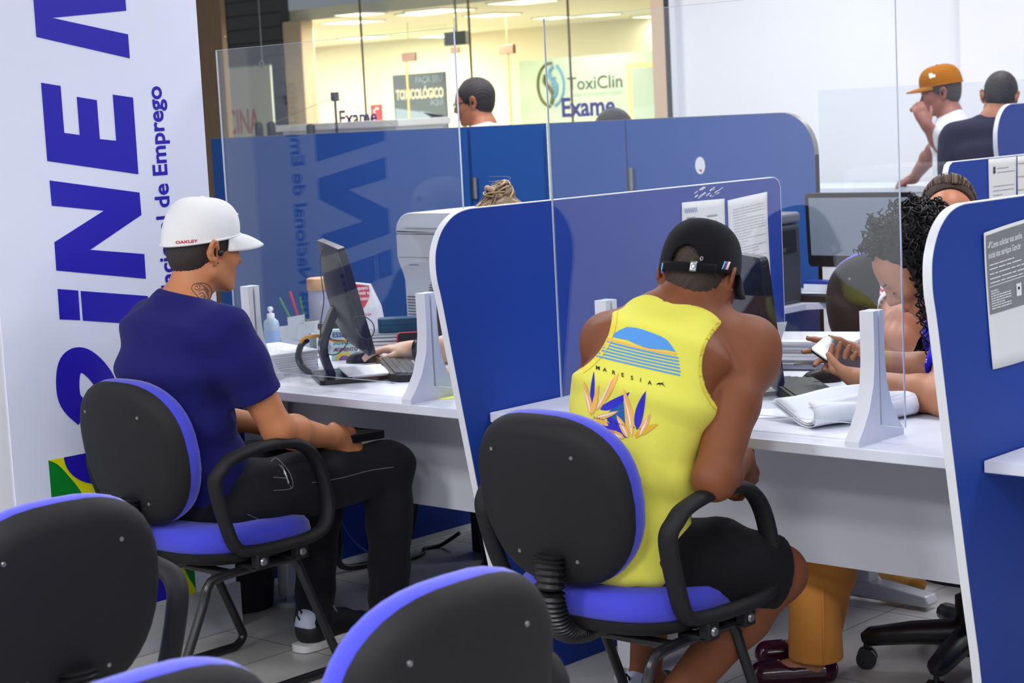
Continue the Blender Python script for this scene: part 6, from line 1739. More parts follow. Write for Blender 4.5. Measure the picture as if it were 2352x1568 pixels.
bvt = surface_of(tank)
Z7 = lambda pts: [(1300 + x / 4.9, 720 + y / 4.9) for x, y in pts]
M_PBLUE = mat('print_blue', (84, 152, 222), .85); M_POR = mat('print_orange', (240, 180, 90), .85); M_PIND = mat('print_indigo', (46, 40, 190), .85); M_PTEAL = mat('print_teal', (24, 92, 160), .85); M_PWH = mat('print_white', (236, 226, 220), .85); M_PBK = mat('print_black', (20, 22, 24), .85); M_PSAL = mat('print_salmon', (226, 140, 96), .85); M_PGOLD = mat('print_gold', (226, 176, 50), .85)
arch = [(515, 262), (560, 212), (620, 180), (690, 150), (780, 160), (870, 182), (980, 222), (1080, 262), (1140, 300), (1180, 350), (1210, 395), (1238, 430), (1130, 408), (1030, 400), (940, 392), (870, 375), (780, 340), (700, 302), (600, 280)]
drop_print('sun_print', [Z7(arch)], cam_ray, bvt, M_PBLUE, tank)
def stripe(y0, ym, y1, x0, x1, th):
    top = [(x0 + (x1 - x0) * t, (1 - t) ** 2 * y0 + 2 * t * (1 - t) * ym + t * t * y1) for t in [i / 12 for i in range(13)]]
    return Z7(top + [(x - 6, y + th) for x, y in top[::-1]])
drop_print('orange_stripe', [stripe(272, 400, 445, 478, 1250, 22)], cam_ray, bvt, M_POR, tank)
drop_print('stripe_print', [stripe(302 + 32 * k, 422 + 32 * k, 490 + 39 * k, 448 - 25 * k, 1268 + (6 if k < 5 else 4) * k, 18) for k in range(6)], cam_ray, bvt, M_PBLUE, tank)
for ch, x, y in zip('MARESIA', (336, 418, 518, 622, 728, 832, 922), (628, 650, 682, 710, 742, 768, 795)):
    vt, ft = text_polys(ch, size=62, bold=1.4)
    drop_print('print_lettering', [], cam_ray, bvt, M_PBK, tank, .0012, 20, (Z7([(x + u, y - v + u * .27) for u, v in vt]), ft))
drop_print('bird_mark', [Z7([(1008, 802), (1040, 780), (1075, 782), (1105, 772), (1085, 788), (1125, 830), (1080, 800), (1055, 796), (1068, 826), (1045, 796)])], cam_ray, bvt, M_PBK, tank)
drop_print('teal_patch', [Z7([(545, 1040), (640, 930), (655, 1060), (668, 1250), (640, 1260), (440, 1150), (500, 1090)])], cam_ray, bvt, M_PTEAL, tank, .0010)
lv = dict(indigo=[((290, 1010), (316, 650), 22, 0), ((385, 1080), (720, 882), 48, 20), ((800, 1310), (900, 868), 48, -18), ((690, 1400), (430, 1130), 44, 10), ((560, 1330), (370, 1200), 34, 8)],
          orange=[((285, 1150), (205, 760), 30, 10), ((300, 1140), (372, 790), 26, 0), ((340, 1090), (600, 665), 34, 8), ((310, 1180), (595, 1095), 30, 8), ((740, 1390), (650, 840), 44, 12), ((700, 1400), (570, 1140), 36, 6), ((660, 1400), (420, 1310), 42, 0), ((800, 1390), (950, 1115), 36, 6), ((480, 1260), (350, 1180), 24, 0)],
          gold=[((840, 1370), (1040, 1238), 30, -14), ((780, 1400), (830, 1310), 26, 0), ((400, 1300), (300, 1180), 30, 0)],
          white=[((280, 1120), (212, 830), 9, 6), ((345, 1080), (520, 730), 10, 6), ((330, 1170), (580, 1102), 9, 4), ((745, 1380), (650, 900), 11, 8), ((700, 1395), (585, 1180), 9, 4), ((640, 1395), (440, 1320), 12, 0), ((825, 1375), (930, 1140), 10, 4), ((380, 1280), (320, 1190), 12, 0)],
          salmon=[((360, 1060), (560, 700), 8, -10), ((735, 1300), (668, 960), 12, -6), ((860, 1290), (940, 1140), 10, 0), ((560, 1340), (470, 1300), 12, 0)])
for (nm, mt_), of in zip((('indigo', M_PIND), ('orange', M_POR), ('gold', M_PGOLD), ('salmon', M_PSAL), ('white', M_PWH)), (.0013, .0016, .0018, .0020, .0023)):
    for p0_, p1_, w_, b_ in lv[nm]:
        drop_print('leaf_' + nm, [Z7(blade(p0_, p1_, w_, b_))], cam_ray, bvt, mt_, tank, of)
for i, ch in enumerate('SURFING SOUL 1984'):
    if ch == ' ': continue
    vt, ft = text_polys(ch, size=26, bold=.6); x = 318 + 29 * i * (1 + .006 * i); y = 1172 + 8.2 * i
    drop_print('print_lettering', [], cam_ray, bvt, M_PBK, tank, .0028, 30, (Z7([(x + u, y - v + u * .27) for u, v in vt]), ft))
M_PIPE = cloth('yellow_rib', (238, 214, 66), bump=.1)
for (cx_, cy_), rr_, a0_, a1_ in (((1748, 843), 138, 128, 232), ((1250, 715), 163, -8, 58)):
    drop_print('armhole_rib', stroke_polys([(cx_ + rr_ * math.cos(math.radians(a)), cy_ + rr_ * math.sin(math.radians(a))) for a in np.linspace(a0_, a1_, 14)], 5.5), cam_ray, bvt, M_PIPE, tank, .0014, 12)
# trims: piping along the armhole edge and hem come from the cloth; a thin chain at the neck
G().tube(smooth_path([Vector(H2(.058 * math.sin(a), -.030 - .052 * math.cos(a), -.088 - .018 * math.cos(a))) for a in [math.radians(k) for k in range(-100, 101, 20)]], 4), .0013, 6).build('neck_chain', mat('gold_chain', (190, 150, 70), .3, metal=.8), man2)
# shorts
S = Solid(); S.ell((-2.60, 3.11, .50), (.172, .135, .085), None, .02)
for s_ in 'RL':
    hp, kn = np.array(a2['hip' + s_]), np.array(a2['kn' + s_]); e_ = hp + (kn - hp) * .97
    S.chain([hp, hp + (kn - hp) * .5, e_], [.102, .094, .086], .03)
    S.chain([e_, e_ + (kn - hp) * .2], [.086, .086], 0); S.trim(e_, kn - hp, .12, .15); S.limb(e_ - (kn - hp) * .03, e_ + (kn - hp) * .3, .071, .071, 0, 'sub')
V, F = S.mesh(.0055, 1, folds(21, .0040, [(.2, .9, .3), (.5, .2, .8), (.9, .3, .1)], [40, 55, 70], lambda V: np.clip((np.linalg.norm(V - np.array(a2['knR']), axis=1) - .09) / .08, 0, 1)))
shorts = fast_mesh('shorts', V, F, cloth('black_shorts', (24, 24, 27), bump=.2), man2)
G().ball(PX(1607, 1264, -2.42) , .0045, 10, 8).build('rivet', M_SCREW, shorts)
for s_, d in (('R', (-.2, .9, 0)), ('L', (-.1, .95, 0))): sneaker(a2['an' + s_], d, man2)
# ---------------------------------------------------------------- the woman with curly hair
M_SK3 = skin('skin_light_brown', (190, 130, 96), .5)
h3 = unit((-.76, -.65, 0)); H3 = pitch_frame((-2.420, 4.138, 1.072), h3, math.radians(41), 0.0, 1.04)
l3 = np.array([-h3[1], h3[0], 0])           # her left
a3 = dict(shL=(-2.268, 4.075, .945), elL=(-2.195, 3.875, .782), wrL=(-2.478, 3.945, .802), shR=(-2.45, 4.40, .955), elR=(-2.38, 4.20, .785), wrR=(-2.60, 4.155, .822))
sp3 = [((-2.30, 4.27, .50), .165, .11, -l3), ((-2.305, 4.265, .62), .14, .095, -l3), ((-2.32, 4.255, .78), .145, .105, -l3), ((-2.345, 4.245, .90), .158, .090, -l3), ((-2.365, 4.235, .965), .105, .065, -l3)]
S = Solid(); add_head(S, H3, nose=.85, jaw=.93, lids=True)
S.limb(H3(0, -.025, -.05), (-2.365, 4.225, .955), .048, .055, .03)
S.loft(thin(sp3, .012), .04)
for s_ in 'LR':
    add_arm(S, a3['sh' + s_], a3['el' + s_], a3['wr' + s_], (.046, .041, .041, .024))
# left hand holds the phone from below, right hand open above it
dL3 = unit(np.array([-.80, .42, .12])); pL = np.array([.12, .22, .97])
tL = add_hand(S, a3['wrL'], dL3, pL, (-.42, -.9, .15), bend=[(.75, .55, .3), (.85, .6, .3), (.95, .65, .3), (1.0, .7, .3)], sc=.92, thumb=(.95, .55))
dR3 = unit(np.array([-.95, -.02, .10])); pR = np.array([-.25, -.85, -.25])
tR = add_hand(S, a3['wrR'], dR3, pR, (.15, -.42, .9), bend=[(.10, .15, .1), (.35, .35, .2), (.7, .7, .4), (.85, .8, .5)], sc=.94, thumb=(.55, .6), spread=.14)
V, F = S.mesh(.0036); w3 = person('woman with long curly black hair in a blue T-shirt, looking down at a phone', V, F, M_SK3)
M_NAIL = mat('nail_polish', (226, 196, 196), .25)
nail_parts(tL, pL, w3, M_NAIL, (4,), .95); nail_parts(tR, pR, w3, M_NAIL, (0, 1, 4), .95)
brow_parts(H3, w3, (30, 22, 20))
for sx in (-1, 1):
    G().tube(smooth_path([H3.V(sx * .019, .0855, -.009), H3.V(sx * .031, .0885, -.0115), H3.V(sx * .043, .0800, -.0085)], 4), .0013, 6).build('eyelashes', M_HAIRB, w3)
G().tube(smooth_path([H3.V(-.020, .0885, -.0668), H3.V(-.01, .0945, -.0650), H3.V(0, .0955, -.0662), H3.V(.01, .0945, -.0650), H3.V(.020, .0885, -.0668)], 3), [.002, .004, .0045, .0046, .0046, .0046, .0046, .0046, .0046, .0046, .0045, .004, .002], 8, sx=.8).build('lips', mat('lip_rose', (158, 92, 84), .4), w3, smooth=60)
# shirt
S = Solid(); S.loft(sp3, .04, cap=.05)
for s_ in 'LR':
    sh, el = np.array(a3['sh' + s_]), np.array(a3['el' + s_]); S.limb(sp3[3][0], sh, .07, .06, .04); S.limb(sh, sh + (el - sh) * .62, .060, .057, .03)
    S.limb(sh + (el - sh) * .62, sh + (el - sh) * .8, .057, .057, 0); S.trim(sh + (el - sh) * .66, el - sh, .08, .1); S.limb(sh + (el - sh) * .60, sh + (el - sh) * .85, .048, .048, 0, 'sub')
S.plane(H3(0, -.06, -.13), H3(0, -.25, 1) - H3(0, 0, 0), .004); S.plane((-2.3, 4.2, .49), (0, 0, -1))
V, F = S.mesh(.0055, 1, folds(31, .004, [(.5, .3, .8), (.2, .8, .4)], [40, 55])); sh3 = fast_mesh('t_shirt', V, F, cloth('royal_blue_cotton', (34, 34, 206)), w3)
bv3 = surface_of(sh3)
drop_print('chest_print', [[(2107 + 4 * i, 815 + 5 * j), (2110 + 4 * i, 814 + 5 * j), (2110 + 4 * i, 817 + 5 * j), (2107 + 4 * i, 818 + 5 * j)] for j in range(4) for i in range(6) if (i * 3 + j * 2) % 4], cam_ray, bv3, M_PWH, sh3)
G().box((-2.46, 4.10, .42), (-2.30, 4.30, .52)).build('lap_fold', cloth('mustard_trousers', (192, 132, 52)), w3, bevel=.03, bseg=4) if False else None
# trousers: thighs under the desk, shins down to the floor
M_TRO = cloth('mustard_trousers', (226, 152, 72), noise=.06)
kR = np.array((-2.645, 3.98, .46)); aR = np.array((-2.625, 3.94, .085)); kL = np.array((-2.50, 3.90, .46)); aL = np.array((-2.72, 4.10, .085))
S = Solid(); S.ell((-2.32, 4.26, .49), (.16, .13, .075), None, .03)
S.chain([(-2.38, 4.25, .49), (-2.52, 4.10, .485), kR], [.088, .078, .066], .03); S.chain([kR, (kR + aR) / 2, aR + (0, 0, -.05)], [.066, .065, .073], .02)
S.chain([(-2.27, 4.18, .49), (-2.40, 4.02, .485), kL], [.088, .078, .066], .03); S.chain([kL, (kL + aL) / 2, aL], [.066, .060, .064], .02)
S.plane((0, 0, .062), (0, 0, -1)); S.limb(aR + (0, 0, -.08), aR + (0, 0, .0), .055, .055, 0, 'sub')
V, F = S.mesh(.0055, 1, folds(33, .0022, [(.1, .2, .95), (.5, .5, .3)], [45, 30])); tro = fast_mesh('trousers', V, F, M_TRO, w3)
G().tube([Vector(kR) + Vector((.055, -.045, -.03)), Vector((kR + aR) / 2) + Vector((.055, -.045, 0)), Vector(aR) + Vector((.058, -.048, -.02))], .003, 6).build('trouser_crease', M_TRO, tro)
for an, d in ((aR, (-.75, -.66, 0)), (aL, (-.75, -.66, 0))):
    S = Solid(); S.limb(an + (0, 0, .01), an + (0, 0, -.045), .033, .032, .01); S.limb(an + (0, 0, -.04), an + unit(d) * .12 + (0, 0, -.06), .034, .026, .02); V, F = S.mesh(.005); fast_mesh('foot', V, F, M_SK3, w3)
    S = Solid(); S.limb(an - unit(d) * .02 + (0, 0, -.055), an + unit(d) * .14 + (0, 0, -.06), .038, .034, .02); S.plane((0, 0, .004), (0, 0, -1)); S.limb(an + (0, 0, .0), an + unit(d) * .06 + (0, 0, -.02), .036, .03, .01, 'sub'); V, F = S.mesh(.005); fast_mesh('shoe', V, F, mat('maroon_patent', (60, 14, 34), .15), w3)
# hair: a cap of curls and hanging ringlets
S = Solid(); A3 = H3.ax()
S.ell(H3(0, -.020, .040), (.090, .108, .090), A3); S.ell(H3(0, -.075, -.03), (.095, .075, .11), A3, .03); S.ell(H3(.0, -.09, -.12), (.095, .06, .11), A3, .03)
S.ell(H3(0, .012, .085), (.066, .060, .045), A3, .02); S.plane(H3(0, .050, .070), H3(0, 1, -.40) - H3(0, 0, 0)); S.plane(H3(0, .040, .02), H3(0, 1, -.55) - H3(0, 0, 0), .01)
for sx in (-1, 1): S.ell(H3(sx * .078, .058, -.040), (.022, .046, .060), A3, .008, 'sub')
def curls(V):
    q = V * 190; return .0035 * (np.sin(q[:, 0] + 2 * np.sin(q[:, 2] * .6)) * np.sin(q[:, 1] + 1.5 * np.sin(q[:, 0] * .5)) + .6 * np.sin(q[:, 2] * 1.3 + q[:, 1]))
V, F = S.mesh(.004, 1, curls); hair3 = fast_mesh('hair', V, F, M_HAIRB, w3)
r3 = np.random.RandomState(8); g = G()
def ringlet(g, p, d0, L_, R_, r, turns, grav=.9, seed=0):
    p = np.array(p, float); d = unit(d0); pts = []; n = int(turns * 9); ph = r3.uniform(0, 6.28)
    for i in range(n):
        t = i / n; dd = unit(d * (1 - min(1, grav * t * 2.2)) + np.array([0, 0, -1.0]) * min(1, grav * t * 2.2 + .05)); p = p + dd * (L_ / n)
        e1 = unit(np.cross(dd, (.3, .8, .2))); e2 = np.cross(dd, e1); a = ph + 2 * math.pi * turns * t; RR = R_ * min(1, .25 + 2.5 * t) * (1 - .35 * t)
        pts.append(p + e1 * RR * math.cos(a) + e2 * RR * math.sin(a))
    g.tube(pts, [r * (1 - .55 * i / n) for i in range(n)], 6)
for i in range(230):            # over the crown and the back
    th = r3.uniform(0, 6.28); v = r3.uniform(-.1, 1); x, y = math.cos(th), math.sin(th)
    if y > .45 and v < .45: continue
    s_ = math.sqrt(max(0, 1 - v * v * .9)); p = H3(.086 * x * s_, -.020 + .103 * y * s_, .038 + .088 * v)
    d = H3(x * s_, y * s_ - .5, v) - H3(0, 0, 0)
    if y > .1: ringlet(g, p, d + 0.6 * (H3(0, -1, .6) - H3(0, 0, 0)), r3.uniform(.03, .055), r3.uniform(.006, .010), r3.uniform(.0022, .0034), r3.uniform(1.5, 2.5), .15)
    else: ringlet(g, p, d, r3.uniform(.05, .10), r3.uniform(.006, .010), r3.uniform(.0022, .0034), r3.uniform(2, 3.2), .5)
for i in range(95):             # hanging at the back and over her shoulder
    x = r3.uniform(-1, 1); p = H3(.085 * x, -.085 + .03 * r3.normal() - .02 * (1 - abs(x)), -.02 + .05 * r3.normal()); d = H3(x * .6, -.6, -.4) - H3(0, 0, 0)
    ringlet(g, p, d, r3.uniform(.13, .24), r3.uniform(.007, .012), r3.uniform(.003, .0045), r3.uniform(4, 7))
for i in range(38):             # ringlets that hang free past the cheek on the near side
    p = H3(-.082 + .008 * r3.normal(), -.012 + .026 * r3.normal(), .01 + .022 * r3.normal()); ringlet(g, p, H3(-.6, -.1, -.5) - H3(0, 0, 0), r3.uniform(.14, .25), r3.uniform(.006, .010), r3.uniform(.0028, .004), r3.uniform(5, 8), .95)
for i in range(60):             # front curls at the hairline
    x = r3.uniform(-1, 1); p = H3(.062 * x, .046 + .012 * r3.normal() - .02 * abs(x), .108 - .012 * abs(x)); ringlet(g, p, H3(x * .3, .25, .7) - H3(0, 0, 0), r3.uniform(.022, .038), r3.uniform(.006, .009), r3.uniform(.0022, .003), r3.uniform(1.5, 2.5), .3)
g.build('ringlets', M_HAIRB, hair3, smooth=180, clean=False)
# her phone
fp = np.array(a3['wrL']) + dL3 * .095 + pL * .030
t = thing('smartphone', 'smartphone held over the desk by the woman with curly hair', 'phone', fp)
lx3 = unit((-.80, -.10, .50)); nz3 = np.array([.62, -.42, .70]); nz3 = unit(nz3 - lx3 * (nz3 @ lx3))
pf3 = frame_map(fp, lx3, np.cross(nz3, lx3), nz3)
G().prism(rrect(.148, .072, .010, 4), lambda u, v, d: pf3(u, v, d), -.004, .004).build('case', M_BLK2, t, bevel=.0015)
G().prism(rrect(.140, .066, .008, 4), lambda u, v, d: pf3(u, v, d), .0042, .0048).build('display', mat('phone_display', (96, 96, 100), .1), t, smooth=0)
add_text(G(), '', lambda u, v: pf3(u, v, 0)) if False else None

# ---------------------------------------------------------------- the woman in stripes behind her
M_SK4 = skin('skin_bronze', (178, 112, 78), .45)
h4 = unit((.52, -.86, 0)); H4 = pitch_frame((-2.805, 4.985, 1.125), h4, math.radians(13), math.radians(-8), 1.03)
l4 = np.array([-h4[1], h4[0], 0])
a4 = dict(shR=(-2.93, 4.93, .955), elR=(-2.765, 4.615, .800), wrR=(-2.74, 4.80, 1.0), shL=(-2.60, 5.16, .955), elL=(-2.52, 5.05, .70), wrL=(-2.60, 4.86, .60))
sp4 = [((-2.80, 5.16, .48), .165, .11, -l4), ((-2.80, 5.15, .62), .14, .10, -l4), ((-2.79, 5.12, .80), .15, .105, -l4), ((-2.785, 5.09, .93), .165, .085, -l4), ((-2.785, 5.07, .99), .10, .06, -l4)]
S = Solid(); add_head(S, H4, jaw=.95); S.limb(H4(0, -.02, -.05), (-2.785, 5.07, .98), .047, .055, .03); S.loft(thin(sp4, .012), .04)
for s_ in 'RL': add_arm(S, a4['sh' + s_], a4['el' + s_], a4['wr' + s_], (.054, .048, .048, .028))
add_hand(S, a4['wrR'], (-.1, .5, .75), (-.1, .8, -.5), (.9, .1, .2), bend=[(.9, 1.0, .5)] * 4, sc=.95)
add_hand(S, a4['wrL'], (-.3, -.9, -.2), (0, .1, -1), (-.9, .3, 0), bend=[(.4, .4, .3)] * 4, sc=.95)
for hx, kx, ax_ in (((-2.73, 5.13, .50), (-2.82, 4.88, .50), (-2.93, 4.90, .09)), ((-2.87, 5.13, .50), (-2.98, 4.90, .50), (-3.0, 4.98, .09))): add_leg(S, hx, kx, ax_, (.085, .06, .054, .036))
V, F = S.mesh(.0045); w4 = person('woman in a red and white striped top, hair pulled back, behind the curly haired woman', V, F, M_SK4)
eye_parts(H4, w4); brow_parts(H4, w4, (28, 20, 18))
def sweep(S, H): pass
S = Solid(); A4 = H4.ax(); S.ell(H4(0, -.019, .034), (.080, .103, .094), A4); S.ell(H4(0, -.10, -.01), (.04, .04, .04), A4, .02)
S.plane(H4(0, .036, .075), H4(0, 1, -.18) - H4(0, 0, 0)); S.plane(H4(0, .012, .0), H4(0, 1, -.75) - H4(0, 0, 0), .02); S.plane(H4(0, 0, -.05), H4(0, .3, -1) - H4(0, 0, 0))
def comb(V): q = (V - H4.o) @ A4.T; return .0004 * np.sin(q[:, 0] * 520 + 25 * q[:, 2])
V, F = S.mesh(.004, 1, comb); fast_mesh('hair', V, F, mat('dark_brown_hair', (52, 38, 31), .5, noise=.4, nscale=120, stretch=(6, 1, 1), bump=.5, bscale=150, spec=.15), w4)
hair4 = [o for o in w4.children if o.name.startswith('hair')][-1]
r4 = np.random.RandomState(11); g = G(); g2 = G()
for i in range(150):
    x = r4.uniform(-1, 1); a = math.radians(90 * x)
    p0 = H4(.079 * math.sin(a), .035 * math.cos(a) ** .5 - .035 * abs(math.sin(a)), .034 + .083 * math.cos(a)); pts = [p0]
    for t in (.25, .5, .75, 1.0):
        q = np.array([.081 * math.sin(a) * (1 - .5 * t), -.019 + .104 * (.35 - 1.32 * t), .034 + .095 * (1.0 - t * .55) * math.cos(a) * 1.0 + .012 * r4.normal() * t]); d = (q - np.array([0, -.019, .034])) / np.array([.081, .104, .095]); n_ = np.linalg.norm(d); q = np.array([0, -.019, .034]) + d / n_ * np.array([.081, .104, .095])
        pts.append(H4(*q))
    (g if i % 3 else g2).tube(smooth_path(pts, 4), .0013, 5)
g.build('dark_strands', mat('dark_brown_hair', (52, 38, 31)), hair4, smooth=180, clean=False); g2.build('light_strands', mat('brown_streaks', (104, 80, 56), .45, spec=.3), hair4, smooth=180, clean=False)
M_STR = mat('striped_cotton', (210, 50, 56), .9)
nt = M_STR.node_tree; b = nt.nodes['Principled BSDF']; tc = nt.nodes.new('ShaderNodeTexCoord'); wv = nt.nodes.new('ShaderNodeTexWave'); wv.inputs['Scale'].default_value = 21.0; wv.bands_direction = 'Z'; wv.inputs['Distortion'].default_value = .6; wv.inputs['Detail'].default_value = 0
cr = nt.nodes.new('ShaderNodeValToRGB'); cr.color_ramp.interpolation = 'CONSTANT'; cr.color_ramp.elements[0].color = lin((206, 48, 54)); cr.color_ramp.elements[1].position = .5; cr.color_ramp.elements[1].color = lin((232, 226, 224))
nt.links.new(tc.outputs['Object'], wv.inputs['Vector']); nt.links.new(wv.outputs['Fac'], cr.inputs['Fac']); nt.links.new(cr.outputs['Color'], b.inputs['Base Color'])
S = Solid(); S.loft(sp4, .04, cap=.05)
for s_ in 'RL':
    sh, el = np.array(a4['sh' + s_]), np.array(a4['el' + s_]); S.limb(sp4[3][0], sh, .07, .063, .04); S.limb(sh, sh + (el - sh) * .46, .063, .062, .03); S.limb(sh + (el - sh) * .44, sh + (el - sh) * .6, .056, .054, 0, 'sub')
S.plane(H4(0, -.05, -.13), H4(0, -.2, 1) - H4(0, 0, 0), .004); S.plane((-2.8, 5, .47), (0, 0, -1))
V, F = S.mesh(.006, 1); top4 = fast_mesh('striped_top', V, F, M_STR, w4)
for s_ in 'RL':
    sh, el = np.array(a4['sh' + s_]), np.array(a4['el' + s_]); c0 = sh + (el - sh) * .45; c1 = sh + (el - sh) * .53
    G().tube([c0, c1], .0635, 24, cap=False).build('white_cuff', cloth('white_rib', (230, 230, 232)), top4, smooth=60, solid=.003)
S = Solid(); S.ell((-2.80, 5.15, .49), (.16, .125, .08), None, .02)
for hx, kx, ax_ in (((-2.73, 5.13, .50), (-2.82, 4.88, .50), (-2.93, 4.90, .10)), ((-2.87, 5.13, .50), (-2.98, 4.90, .50), (-3.0, 4.98, .10))): add_leg(S, hx, kx, ax_, (.092, .068, .06, .048))
V, F = S.mesh(.007); fast_mesh('trousers', V, F, cloth('dark_trousers', (28, 26, 30)), w4)
for o_, d in (((-2.95, 4.885, .035), (.8, -.5, 0)), ((-3.02, 4.97, .035), (.8, -.5, 0))):
    S = Solid(); o_ = np.array(o_); d = unit(d); S.limb(o_ - d * .05, o_ + d * .13, .036, .030, .02); S.plane((0, 0, .003), (0, 0, -1)); V, F = S.mesh(.005); fast_mesh('shoe', V, F, mat('mustard_shoe', (176, 122, 30), .45), w4)
p4 = (-2.80, 5.17, 0)
t = thing('stool', 'dark stool under the woman in the striped top', 'stool', p4)
G().lathe([(.17, .385), (.19, .39), (.19, .415), (.17, .425)], p4, 28).build('seat', M_OFF, t, smooth=40)
G().lathe([(.22, .0), (.22, .015), (.03, .03), (.025, .385)], p4, 24).build('pedestal', M_OFF, t, smooth=40)

# ---------------------------------------------------------------- the attendant at the left desk
M_SK5 = skin('skin_fair', (226, 184, 156), .5)
h5 = unit((-.45, -.9, 0)); H5 = pitch_frame((-4.01, 4.305, 1.116), h5, math.radians(30), 0, 1.0); l5 = np.array([-h5[1], h5[0], 0])
a5 = dict(shR=(-4.10, 4.38, .955), elR=(-4.005, 4.11, .782), wrR=(-4.165, 4.035, .782), shL=(-3.76, 4.34, .955), elL=(-3.66, 4.12, .775), wrL=(-3.72, 3.92, .79))
sp5 = [((-3.90, 4.50, .48), .165, .11, -l5), ((-3.90, 4.49, .62), .14, .10, -l5), ((-3.905, 4.46, .80), .15, .105, -l5), ((-3.92, 4.42, .93), .165, .085, -l5), ((-3.93, 4.40, .985), .10, .06, -l5)]
S = Solid(); add_head(S, H5, jaw=.95, lids=True); S.limb(H5(0, -.02, -.05), (-3.935, 4.40, .98), .047, .055, .03); S.loft(thin(sp5, .012), .04)
for s_ in 'RL': add_arm(S, a5['sh' + s_], a5['el' + s_], a5['wr' + s_], (.046, .042, .042, .026))
tm = add_hand(S, a5['wrR'], (-.88, -.40, .05), (.0, 0, -1), (.40, -.9, .0), bend=[(.25, .35, .2), (.2, .3, .2), (.2, .3, .2), (.25, .35, .2)], sc=.95, spread=.16, thumb=(.85, .25))
add_hand(S, a5['wrL'], (-.3, -.9, -.05), (0, 0, -1), (-.9, .3, 0), bend=[(.25, .35, .2)] * 4, sc=.93)
V, F = S.mesh(.004); w5 = person('attendant with streaked blond hair pulled up, hand on the mouse of the left desk', V, F, M_SK5)
brow_parts(H5, w5, (90, 66, 46))
M_BLOND = mat('streaked_hair', (120, 98, 68), .45, noise=.55, nscale=60, stretch=(1, 1, 1))
S = Solid(); A5 = H5.ax(); S.ell(H5(0, -.018, .034), (.084, .104, .094), A5); S.ell(H5(0, -.075, .105), (.042, .045, .038), A5, .012)
S.plane(H5(0, .055, .07), H5(0, 1, -.1) - H5(0, 0, 0)); S.plane(H5(0, .012, .0), H5(0, 1, -.75) - H5(0, 0, 0), .02); S.plane(H5(0, 0, -.05), H5(0, .3, -1) - H5(0, 0, 0))
V, F = S.mesh(.004, 1, lambda V: .0016 * np.sin(((V - H5.o) @ A5.T)[:, 0] * 300 + 30 * ((V - H5.o) @ A5.T)[:, 2])); hr5 = fast_mesh('hair', V, F, M_BLOND, w5)
r5 = np.random.RandomState(4); g = G(); g2 = G()
for i in range(90):
    x = r5.uniform(-1, 1); a = H5(.080 * x, .05 - .05 * abs(x), .07 + .05 * (1 - x * x)); m_ = H5(.06 * x, -.03, .128 - .02 * abs(x) + .004 * r5.normal()); b_ = H5(.03 * x, -.07, .13 + .015 * r5.random())
    (g if i % 3 else g2).tube(smooth_path([a, m_, b_], 6), .0022, 5)
for i in range(44):
    th = r5.uniform(0, 6.28); R_ = r5.uniform(.02, .046); ph = r5.uniform(0, 6.28)
    pts = [H5(R_ * math.cos(ph + t * 3.5) * .95, -.075 + R_ * math.sin(ph + t * 3.5), .108 + .035 * math.cos(th) * math.sin(t * 3 + th)) for t in [k / 10 for k in range(11)]]
    (g if i % 2 else g2).tube(pts, .0032, 5)
for i in range(7):
    p = H5(.03 * r5.normal(), -.08 + .02 * r5.normal(), .135); g2.tube(smooth_path([p, p + np.array([.02 * r5.normal(), .02 * r5.normal(), .02]), p + np.array([.04 * r5.normal(), .04 * r5.normal(), .026])], 4), .0005, 4)
g.build('dark_strands', mat('dark_blond', (92, 72, 52), .45), hr5, smooth=180, clean=False); g2.build('light_strands', mat('light_blond', (176, 148, 104), .45), hr5, smooth=180, clean=False)
G().tube([H5(.030 * math.cos(k * .42) * (1 + .12 * math.sin(k * 5)), -.062 + .010 * math.sin(k * .42), .122 + .030 * math.sin(k * .42)) for k in range(15)], [.009 + .002 * math.sin(k * 2.7) for k in range(15)], 8, closed=True).build('scrunchie', cloth('beige_cloth', (176, 150, 128)), hr5)
wq = np.array(a5['wrR']) + unit(np.array(a5['elR']) - np.array(a5['wrR'])) * .025; dq = unit(np.array(a5['elR']) - np.array(a5['wrR']))
G().tube([wq - dq * .011, wq + dq * .011], .0305, 24, cap=False).build('watch_band', M_BLK, w5, smooth=60, solid=.003)
S = Solid(); S.loft(sp5, .04, cap=.05)
for s_ in 'RL':
    sh, el = np.array(a5['sh' + s_]), np.array(a5['el' + s_]); S.limb(sp5[3][0], sh, .07, .06, .04); S.limb(sh, sh + (el - sh) * .6, .060, .058, .03)
S.plane(H5(0, -.05, -.13), H5(0, -.2, 1) - H5(0, 0, 0), .004); S.plane((-3.9, 4.4, .47), (0, 0, -1))
V, F = S.mesh(.006, 1, folds(41, .003, [(.5, .3, .8)], [45])); fast_mesh('shirt', V, F, cloth('maroon_cotton', (70, 28, 34)), w5)
S = Solid(); S.ell((-3.90, 4.49, .49), (.16, .125, .08), None, .02)
for hx, kx, ax_ in (((-3.82, 4.46, .50), (-3.78, 4.08, .52), (-3.76, 4.16, .09)), ((-3.98, 4.46, .50), (-3.98, 4.10, .52), (-3.98, 4.2, .09))): add_leg(S, hx, kx, ax_, (.09, .066, .06, .048)); S.limb(np.array(ax_), np.array(ax_) + (0, -.14, -.055), .04, .03, .02)
S.plane((0, 0, .003), (0, 0, -1)); V, F = S.mesh(.007); fast_mesh('trousers', V, F, cloth('dark_trousers', (28, 26, 30)), w5)
t = thing('stool', 'dark stool under the attendant with streaked blond hair', 'stool', (-3.90, 4.51, 0))
G().lathe([(.17, .375), (.19, .38), (.19, .405), (.17, .415)], (-3.90, 4.51, 0), 28).build('seat', M_OFF, t, smooth=40)
G().lathe([(.22, .0), (.22, .015), (.03, .03), (.025, .375)], (-3.90, 4.51, 0), 24).build('pedestal', M_OFF, t, smooth=40)

